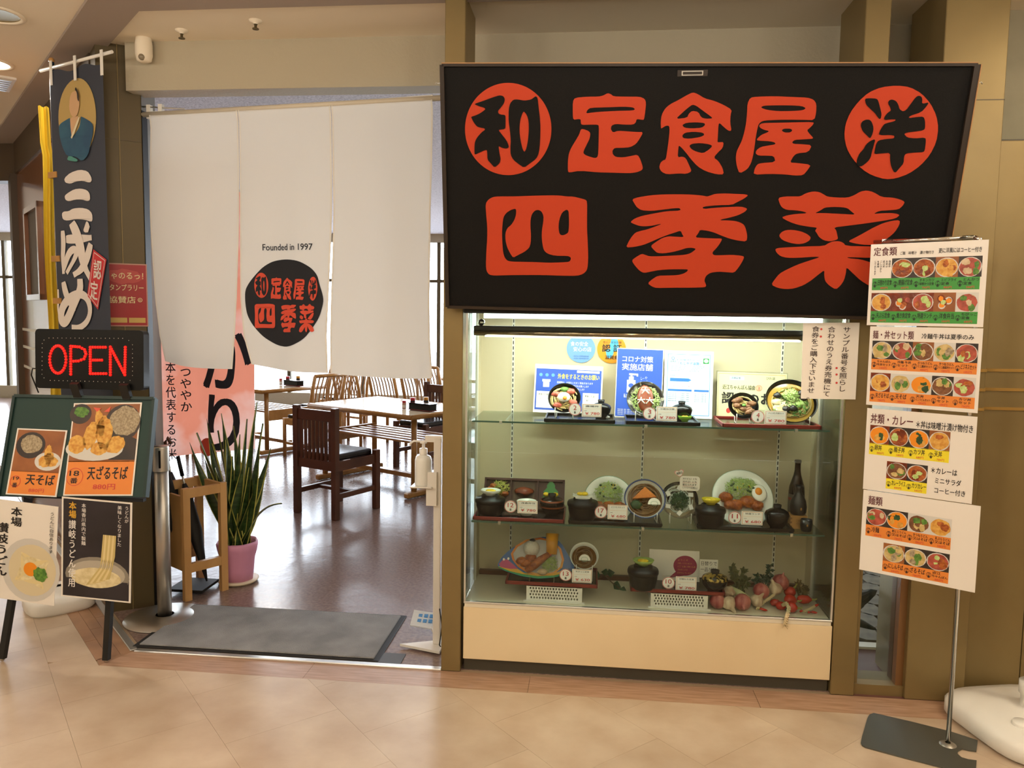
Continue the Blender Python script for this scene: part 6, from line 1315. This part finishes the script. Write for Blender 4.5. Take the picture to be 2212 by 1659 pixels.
# ================================================================== RIGHT GROUP: menu stand
MP = V((1.372, -.36, 0)); MD = V((.84, -.54, 0)).normalized(); MF = Fr(MP, MD, (0, 0, 1))
ms = T('menu_stand', 'chrome pole menu stand with flat steel base in front of the bronze pillar', 'menu stand', MP)
bp = [AZ(x/3.463+1780, y/3.463+1180, .006) for x, y in P_('275 1465 285 1420 325 1285 340 1258 372 1246 660 1312 950 1385 1150 1450 1140 1530 1090 1525 1035 1512 1002 1530 1000 1552 1030 1578 1080 1592 1142 1600 1134 1700 900 1655 600 1578 310 1500 285 1485')]
MB().poly(GZ, [(q.x, q.y) for q in bp], (), .006, 0, .005).build('base_plate', ms, [mat('base_steel', '#6c6e68', .42, metal=.75)])
top = MF.uv(2130, 512)[1]; ul = MF.uv(1888, 514)[0]
MB().tube([MP+V((0, 0, .006)), MP+V((0, 0, top-.02)), MF.p(-.006, top-.006), MF.p(-.022, top)], .0085, 12).build('pole', ms, [m_chrome]); MB().tube([MF.p(-.02, top), MF.p(ul, top)], .0075, 12).build('top_bar', ms, [m_chrome])
MB().lathe([(.03, .006), (.02, .012), (.01, .014)], MP, 20).build('weld', ms, [m_steel])
for px in (1918, 2092): u = MF.uv(px, 520)[0]; MB().box(MF.p(u, top-.012, .004), (.035, .02, .04), Matrix((MF.U, -MF.N, MF.W)).transposed()).build('clip', ms, [m_acryl])
PAL = {'fry': [f_fry, f_sauce], 'soup': [f_nood, f_green], 'rice': [f_yolk, f_temp], 'mix': [f_ham, f_cab], 'beef': [f_meat, f_green], 'temp': [f_temp, p_bowl], 'red': [f_ham, f_pork]}
SHM = [m_lam, m_inkd, m_ink, m_green, m_orange, m_yel, m_inkr, p_dark, p_bowl, p_wood, f_fry, f_sauce, f_nood, f_green, f_yolk, f_temp, f_ham, f_cab, f_meat, f_pork, p_soba, f_dgreen, m_lblue]
KI = {'fry': (10, 11, 17), 'soup': (12, 13, 20), 'egg': (14, 15, 21), 'mix': (16, 17, 10), 'beef': (18, 12, 13), 'temp': (15, 15, 10), 'red': (16, 19, 13), 'set': (12, 17, 18)}
def photo(mb, f, W, H, x0, y0, x1, y1, kind, rd, n=.0034):
    bg = rd.choice((7, 7, 9, 8, 11)); rc(mb, f, W, H, x0, y0, x1, y1, bg, n); w_, h_ = x1-x0, y1-y0; a, b, c = KI[kind]
    cx, cy = x0+w_*.5, y0+h_*.52; el = lambda x, y, rx, ry, mi, nn, j=0: E_(mb, f, W, H, x, y, min(rx, x-x0, x1-x), min(ry, y-y0, y1-y), mi, nn, j, 18)
    if kind == 'set':
        for k in range(5): xx, yy = x0+w_*rd.uniform(.2, .8), y0+h_*rd.uniform(.25, .75); el(xx, yy, w_*.17, h_*.2, 8 if k % 2 else 11, n+.0003+.0001*k); el(xx, yy, w_*.12, h_*.13, rd.choice((10, 14, 17, 16)), n+.0009+.0001*k, .15)
        return
    el(cx, cy, w_*.5, h_*.49, 8, n+.0003); el(cx, cy, w_*.46, h_*.44, a, n+.0006, .05)
    for k in range(6): el(cx+w_*rd.uniform(-.28, .28), cy+h_*rd.uniform(-.26, .26), w_*rd.uniform(.1, .2), h_*rd.uniform(.12, .22), (a, b, c)[k % 3], n+.0009+.0001*k, .18)
def band(mb, f, W, H, x0, y0, x1, y1, mi, items, big=False):
    rc(mb, f, W, H, x0, y0, x1, y1, mi, .0034); k = len(items); w_ = (x1-x0)/k; h_ = y1-y0
    for i, (num, nm) in enumerate(items):
        a = x0+w_*i
        if num:
            cx, cy = a+w_*.14, y0+h_*.5; mb.ring(f, W*cx, H*(1-cy), W*w_*.105, W*w_*.12, .0042, 2, 18, 1.0)
            hl(mb, f, str(num), W, H, cx-w_*.06, cy-h_*.22, cx+w_*.06, cy-h_*.02, 2, .0042); hl(mb, f, '番', W, H, cx-w_*.06, cy+h_*.02, cx+w_*.06, cy+h_*.28, 2, .0042, .02)
        ln = nm.split('/')
        for j, s in enumerate(ln):
            y_ = y0+h_*(.12 if len(ln) == 1 else .08+.3*j); hh = h_*(.48 if len(ln) == 1 else .25); hl(mb, f, s, W, H, a+w_*.29, y_, a+w_*min(.97, .29+.17*len(s)+.04), y_+hh, 2, .0042, .012)
        hl(mb, f, '%d円' % (580+((num or 3)*37 % 4)*100), W, H, a+w_*.42, y0+h_*.72, a+w_*.78, y0+h_*.92, 6, .0042)
def menu(label, px4):
    uv = [MF.uv(*q) for q in px4]; W = (uv[1][0]-uv[0][0]+uv[2][0]-uv[3][0])/2; H = (uv[0][1]-uv[3][1]+uv[1][1]-uv[2][1])/2; u0 = (uv[0][0]+uv[3][0])/2; v0 = (uv[3][1]+uv[2][1])/2
    t = T('menu_sheet', label, 'menu', MF.p(u0+W/2, v0, .012)); f = Fr(MF.p(u0, v0, .012), MF.U, MF.W)
    MB().rect(f, 0, 0, W, H, .003, 0, .0025).build('sheet', t, [m_lam]); return t, f, W, H
rd = random.Random(3)
t, f, W, H = menu('laminated set meal menu sheet with green name bands, hung from the bar', ((1879, 533), (2136, 514), (2127, 706), (1879, 703))); mb = MB()
hl(mb, f, '定食類', W, H, .03, .04, .24, .145, 1, .004, .012); hl(mb, f, 'ご飯　味噌汁　漬け物付き', W, H, .27, .1, .56, .14, 2, .004, .006); hl(mb, f, '更に洋風にはコーヒー付き', W, H, .6, .075, .95, .135, 2, .004, .015)
for i, s in enumerate(('当店の', 'お米は', '近江米', 'こしひかり', 'を使用', 'しております')): vtxt(mb, f, s, W*(.18-.026*i), H*.8, W*.02, H*.03*len(s), 2, .004, .01)
for i, k in enumerate(('fry', 'fry', 'temp', 'red')): photo(mb, f, W, H, .2+.19*i, .18, .39+.19*i, .42, k, rd)
band(mb, f, W, H, .03, .42, .95, .565, 3, ((3, '日替わり定食'), (5, '唐揚げ定食'), (6, 'チキンカツ/味噌かつ定食'), (7, 'エビフライ/定食'), (8, 'とんかつ/定食')))
for i, k in enumerate(('temp', 'set', 'mix', 'set', 'red')): photo(mb, f, W, H, .03+.184*i, .6, .214+.184*i, .825, k, rd)
band(mb, f, W, H, .03, .825, .95, .965, 3, ((9, '天ぷら定食'), (10, '焼き魚定食'), (11, '特選ランチ'), (12, '洋食弁当'), (13, 'ちびっこ/定食'))); mb.build('print', t, SHM)
t, f, W, H = menu('laminated noodle and rice bowl set menu sheet with orange name bands', ((1879, 706), (2127, 708), (2112, 888), (1876, 877))); mb = MB()
hl(mb, f, '麺・丼セット類', W, H, .03, .05, .41, .155, 1, .004, .012); hl(mb, f, '冷麺牛丼は夏季のみ', W, H, .48, .075, .93, .14, 2, .004, .015)
for i, k in enumerate(('soup', 'red', 'beef', 'soup', 'mix')): photo(mb, f, W, H, .03+.188*i, .18, .218+.188*i, .41, k, rd)
band(mb, f, W, H, .03, .41, .97, .545, 4, ((4, 'ちゃんぽん/牛丼セット'), (14, '冷麺 牛丼/セット'), (15, 'きつねうどん/ミニ親丼セット'), (16, 'きつねうどん/ミニ唐揚丼セット'), (17, 'ビジネスセット')))
for i, k in enumerate(('temp', 'soup', 'egg', 'beef', 'mix')): photo(mb, f, W, H, .03+.188*i, .585, .218+.188*i, .82, k, rd)
band(mb, f, W, H, .03, .82, .97, .955, 4, ((18, '天ざるそば'), (19, '天そば'), (20, '天丼/ミニうどんセット'), (21, '牛丼/セット'), (22, 'カツ丼/セット'))); mb.build('print', t, SHM)
t, f, W, H = menu('laminated rice bowl and curry menu sheet with yellow name bands', ((1874, 880), (2110, 900), (2103, 1093), (1868, 1050))); mb = MB()
hl(mb, f, '丼類・カレー', W, H, .04, .06, .44, .18, 1, .004, .012); hl(mb, f, '＊丼は味噌汁漬け物付き', W, H, .47, .1, .97, .19, 2, .004, .015)
for i, k in enumerate(('egg', 'fry', 'egg', 'temp')): photo(mb, f, W, H, .04+.185*i, .2, .225+.185*i, .43, k, rd)
band(mb, f, W, H, .04, .42, .78, .56, 5, ((23, '卵丼'), (24, '親子丼'), (25, 'カツ丼'), (26, '天丼')))
for i, k in enumerate(('beef', 'fry')): photo(mb, f, W, H, .22+.19*i, .62, .41+.19*i, .83, k, rd)
band(mb, f, W, H, .22, .83, .6, .955, 5, ((27, 'カレーライス'), (28, 'カツカレー')))
for i, (s, x1_) in enumerate((('＊カレーは', .86), ('ミニサラダ', .9), ('コーヒー付き', .94))): hl(mb, f, s, W, H, .63 if i == 0 else .67, .63+.115*i, x1_, .7+.115*i, 2, .004, .015)
mb.build('print', t, SHM)
t, f, W, H = menu('laminated noodle menu sheet, lowest on the stand and shifted sideways', ((1868, 1054), (2117, 1094), (2110, 1284), (1858, 1223))); mb = MB()
hl(mb, f, '麺類', W, H, .05, .06, .18, .17, 1, .004, .012)
for i, k in enumerate(('red', 'egg', 'beef', 'temp')): photo(mb, f, W, H, .04+.185*i, .2, .225+.185*i, .42, k, rd)
band(mb, f, W, H, .04, .42, .78, .56, 4, ((29, '冷麺'), (30, '卵とじうどん/又はそば'), (31, 'きつねうどん/又はそば'), (32, '天ぷらうどん/又はそば')))
for i, k in enumerate(('soup', 'soup', 'mix')): photo(mb, f, W, H, .21+.19*i, .61, .4+.19*i, .83, k, rd)
band(mb, f, W, H, .21, .83, .78, .96, 4, ((33, 'にしんそば'), (34, 'ざるそば'), (35, '近江/ちゃんぽん'))); mb.build('print', t, SHM)
t = water_base(1.735, -.225, 'white water-filled parasol base with black pole beside the menu stand', R_(14), 1.0)
MB().cyl((1.735, -.225, .12), (1.735, -.225, 1.9), .024, None, 18).build('pole', t, [m_black])
# narrow window right of the case
o = bpy.data.objects.new('window_narrow', None); col.objects.link(o); o['kind'] = 'structure'; o.matrix_basis = Matrix.Translation((1.25, .1, 0))
MB().b2((1.145, .02, 0), (1.352, .16, .045)).build('sill', o, [m_bronze]); MB().b2((1.145, .03, .045), (1.165, .12, 1.62)).build('jamb', o, [m_bronze]); MB().b2((1.322, .03, .045), (1.352, .12, 1.62)).build('jamb', o, [mat('jamb_brown', '#7a5530', .4)]); MB().b2((1.165, .07, .045), (1.322, .076, 1.62)).build('pane', o, [m_glass]); MB().b2((1.145, .03, 1.62), (1.352, .12, 2.35)).build('infill', o, [m_lintel])
p = V((1.15, .36, 0)); t = T('indoor_plant', 'dark leafy plant in a pale pot behind the narrow window', 'plant', p)
MB().lathe([(.001, 0), (.07, 0), (.085, .16), (.09, .17), (.08, .17), (.001, .15)], p, 28).build('pot', t, [mat('pot_grey', '#9c9684', .6)])
for k, (a, ln, wd, up) in enumerate(((.1, .26, .12, .5), (.5, .2, .1, .1), (-.3, .24, .08, -.35), (2.6, .22, .1, .4), (3.4, .22, .1, .2), (1.6, .24, .1, .6), (-1.2, .16, .09, .5))):
    mb = MB(); leaf(mb, p+V((0, 0, .24)), (math.cos(a), math.sin(a)*.6, up), (0, -.5, 1), ln, wd); MB().tube([p+V((0, 0, .14)), p+V((0, 0, .24))], .004, 5).build('stem', t, [m_ivy]); mb.build('leaf', t, [mat('leaf_black_green', '#1e2f25', .35)], sub=1)

# ================================================================== DINING ROOM FURNITURE
E1 = V((.857, -.515, 0)); E2 = V((.515, .857, 0)); RZ = math.atan2(-.515, .857)
def make_table(label, F_, ln=1.36, dp=.9):
    c = V((F_[0], F_[1], 0))-E1*ln/2+E2*dp/2; t = T('dining_table', label, 'table', c, RZ, 'dining tables')
    m = Matrix.Rotation(RZ, 3, 'Z'); Q = lambda x, y, z: c+m @ V((x, y, z)); zt = .74
    MB().box(Q(0, 0, zt-.012), (ln-.03, dp-.03, .02), m).build('top', t, [m_ttop])
    for s in (-1, 1):
        MB().cyl(Q(-ln/2, s*(dp/2-.012), zt-.022), Q(ln/2, s*(dp/2-.012), zt-.022), .022, None, 14).build('edge_pole', t, [m_bamboo]); MB().cyl(Q(s*(ln/2-.012), -dp/2, zt-.022), Q(s*(ln/2-.012), dp/2, zt-.022), .022, None, 14).build('edge_pole', t, [m_bamboo])
        for q in (-1, 1): MB().cyl(Q(s*(ln/2-.09), q*(dp/2-.13), .05), Q(s*(ln/2-.09), q*(dp/2-.13), zt-.02), .026, None, 14).build('leg', t, [m_bamboo])
        MB().box(Q(s*(ln/2-.09), 0, .03), (.06, dp-.06, .05), m).build('foot', t, [m_wood], bev=.01); MB().box(Q(s*(ln/2-.13), 0, .43), (.03, dp-.3, .12), m).build('end_board', t, [m_wood])
    for k in range(6): MB().box(Q(0, -.25+.1*k, .47), (ln-.26, .05, .018), m).build('rack_slat', t, [m_wood])
    MB().box(Q(0, 0, .1), (ln-.2, .06, .04), m).build('stretcher', t, [m_wood]); return t, Q
t1, Q1 = make_table('light bamboo-edged dining table behind the dark chair', (-1.512, 3.079))
t2, Q2 = make_table('light bamboo-edged dining table behind the orange banner', (-3.602, 4.832))
t3, Q3 = make_table('light bamboo-edged dining table farthest back by the windows', (-.9, 6.4))
def table_set(Q, x, y, who):
    p = Q(x, y, .74); b = T('chopstick_box', 'long black lacquer chopstick box on the %s' % who, 'box', p, RZ); m = Matrix.Rotation(RZ, 3, 'Z')
    MB().box(p+V((0, 0, .03)), (.26, .09, .06), m).build('body', b, [m_lacq], bev=.004); MB().box(p+V((0, 0, .063)), (.265, .095, .008), m).build('lid', b, [m_lacq]); MB().box(p+V((0, 0, .006)), (.264, .094, .006), m).build('red_line', b, [m_lacqr])
    for k, (dx, dy, capc, bod, nm, la) in enumerate(((-.20, -.03, '#b01820', '#c9a08a', 'pepper_shaker', 'small red-capped pepper shaker on the %s'), (-.16, .04, '#b01820', '#2a1512', 'sauce_bottle', 'red-capped dark sauce bottle on the %s'), (-.09+.02, .12, '#c98a1c', '#1a1210', 'soy_bottle', 'amber-capped soy bottle on the %s'))):
        q = Q(x+dx, y+dy, .74); s = T(nm, la % who, 'condiment', q); h = (.075, .10, .105)[k]; r = (.019, .024, .024)[k]
        MB().lathe([(.001, 0), (r, 0), (r, h*.7), (r*.8, h*.78)], q, 16).build('bottle', s, [mat('cond_%d' % k, bod, .2)]); MB().lathe([(r*.95, h*.74), (r*.95, h), (.001, h)], q, 16).build('cap', s, [mat('cap_%s' % capc[1:], capc, .35)]); MB().lathe([(r*1.02, h*.15), (r*1.02, h*.5)], q, 16).build('label_band', s, [m_lam])
table_set(Q1, .50, -.12, 'table behind the dark chair'); table_set(Q2, .50, .12, 'table behind the orange banner')
def dark_chair(label):
    t = T('dark_chair', label, 'chair', (0, 0, 0), 0, 'dark wooden dining chairs'); w_, d = .42, .46; hb = .87
    for s in (-1, 1):
        MB().b2((s*w_/2-.025, -d/2-.025, 0), (s*w_/2+.025, -d/2+.025, hb)).build('leg', t, [m_woodd], bev=.004); MB().b2((s*w_/2-.025, d/2-.025, 0), (s*w_/2+.025, d/2+.025, .49)).build('leg', t, [m_woodd], bev=.004)
        MB().b2((s*w_/2-.012, -d/2, .38), (s*w_/2+.012, d/2, .45)).build('seat_rail', t, [m_woodd]); MB().b2((s*w_/2-.012, -d/2, .16), (s*w_/2+.012, d/2, .20)).build('stretcher', t, [m_woodd])
    MB().b2((-w_/2, -d/2-.012, .38), (w_/2, -d/2+.012, .45)).build('seat_rail', t, [m_woodd]); MB().b2((-w_/2, d/2-.012, .38), (w_/2, d/2+.012, .45)).build('seat_rail', t, [m_woodd]); MB().b2((-w_/2, -.02, .165), (w_/2, .02, .19)).build('stretcher', t, [m_woodd])
    MB().b2((-w_/2, -d/2-.014, .76), (w_/2, -d/2+.014, .845)).build('top_rail', t, [m_woodd], bev=.004)
    for k in range(8): x = -w_/2+.055+k*.0445; MB().b2((x-.0125, -d/2-.008, .44), (x+.0125, -d/2+.008, .77)).build('slat', t, [m_woodd])
    MB().b2((-w_/2+.03, -d/2+.03, .445), (w_/2-.03, d/2-.01, .50)).build('cushion', t, [m_leather], bev=.018, seg=3); return t
dch = dark_chair('dark brown wooden chair with black cushion standing in the open floor'); dch.matrix_basis = Matrix.Translation((-2.03, 2.70, 0)) @ Matrix.Rotation(R_(-26.5), 4, 'Z')
copy_tree(dch, Q1(-.28, .76, 0), RZ+math.pi, 'dark brown wooden chair tucked behind the table of the red-capped shakers'); copy_tree(dch, Q1(1.05, .1, 0), RZ+math.pi*.5, 'dark brown wooden chair at the far end of the table beside the doorway post')
def slat_chair(label):
    t = T('slat_chair', label, 'chair', (0, 0, 0), 0, 'light slat-backed dining chairs'); w_, d = .42, .44
    for s in (-1, 1):
        MB().cyl((s*w_/2, d/2, 0), (s*w_/2, d/2, .43), .02, .022, 12).build('leg', t, [m_wood]); MB().tube([(s*w_/2, -d/2, 0), (s*w_/2, -d/2, .42), (s*w_/2, -d/2-.02, .65), (s*w_/2, -d/2-.09, .92)], .02, 10).build('leg', t, [m_wood])
        MB().b2((s*w_/2-.012, -d/2, .36), (s*w_/2+.012, d/2, .42)).build('seat_rail', t, [m_wood]); MB().b2((s*w_/2-.01, -d/2, .14), (s*w_/2+.01, d/2, .17)).build('stretcher', t, [m_wood])
    MB().b2((-w_/2, -d/2, .405), (w_/2, d/2, .43)).build('seat', t, [m_wood], bev=.006); MB().b2((-w_/2+.03, -d/2+.03, .43), (w_/2-.03, d/2-.01, .465)).build('cushion', t, [m_leather], bev=.012, seg=2)
    MB().tube([(-w_/2, -d/2-.09, .92), (0, -d/2-.115, .925), (w_/2, -d/2-.09, .92)], .02, 10).build('top_rail', t, [m_wood])
    for k in range(7): x = -w_/2+.055+k*.052; MB().tube([(x, -d/2+.01, .43), (x, -d/2-.005, .6), (x, -d/2-.05, .78), (x, -d/2-.105, .915)], .0085, 6).build('slat', t, [m_wood])
    return t
X_ = lambda px, y: V((AY(px, 800, y).x, y, 0))
spots = [(Q2(.34, -.72, 0), RZ, 'light slat-backed chair with its back to the door, at the table behind the orange banner'),
 (Q2(1.05, -.05, 0), RZ+math.pi/2, 'light slat-backed chair at the short end of the table behind the orange banner'),
 (Q2(.3, .72, 0), RZ+math.pi, 'light slat-backed chair facing the door across the table behind the orange banner'),
 (Q2(-.2, -.72, 0), RZ, 'light slat-backed chair hidden behind the snake plant at the second table'),
 (X_(742, 6.9), RZ+math.pi/2, 'light slat-backed chair standing between the two front tables'),
 (X_(783, 6.0), RZ, 'light slat-backed chair directly behind the white table top'),
 (X_(862, 5.8), RZ, 'light slat-backed chair beside the dark chair back, behind the white table top'),
 (X_(935, 5.45), RZ, 'light slat-backed chair behind the dark chair near the doorway post'),
 (Q3(-.4, -.72, 0), RZ, 'light slat-backed chair on the door side of the farthest table'),
 (Q3(.1, .72, 0), RZ+math.pi, 'light slat-backed chair on the window side of the farthest table')]
sch = slat_chair(spots[0][2])
for k, (p, r, la) in enumerate(spots):
    if k == 0: sch.matrix_basis = Matrix.Translation(p) @ Matrix.Rotation(r, 4, 'Z')
    else: copy_tree(sch, p, r, la)
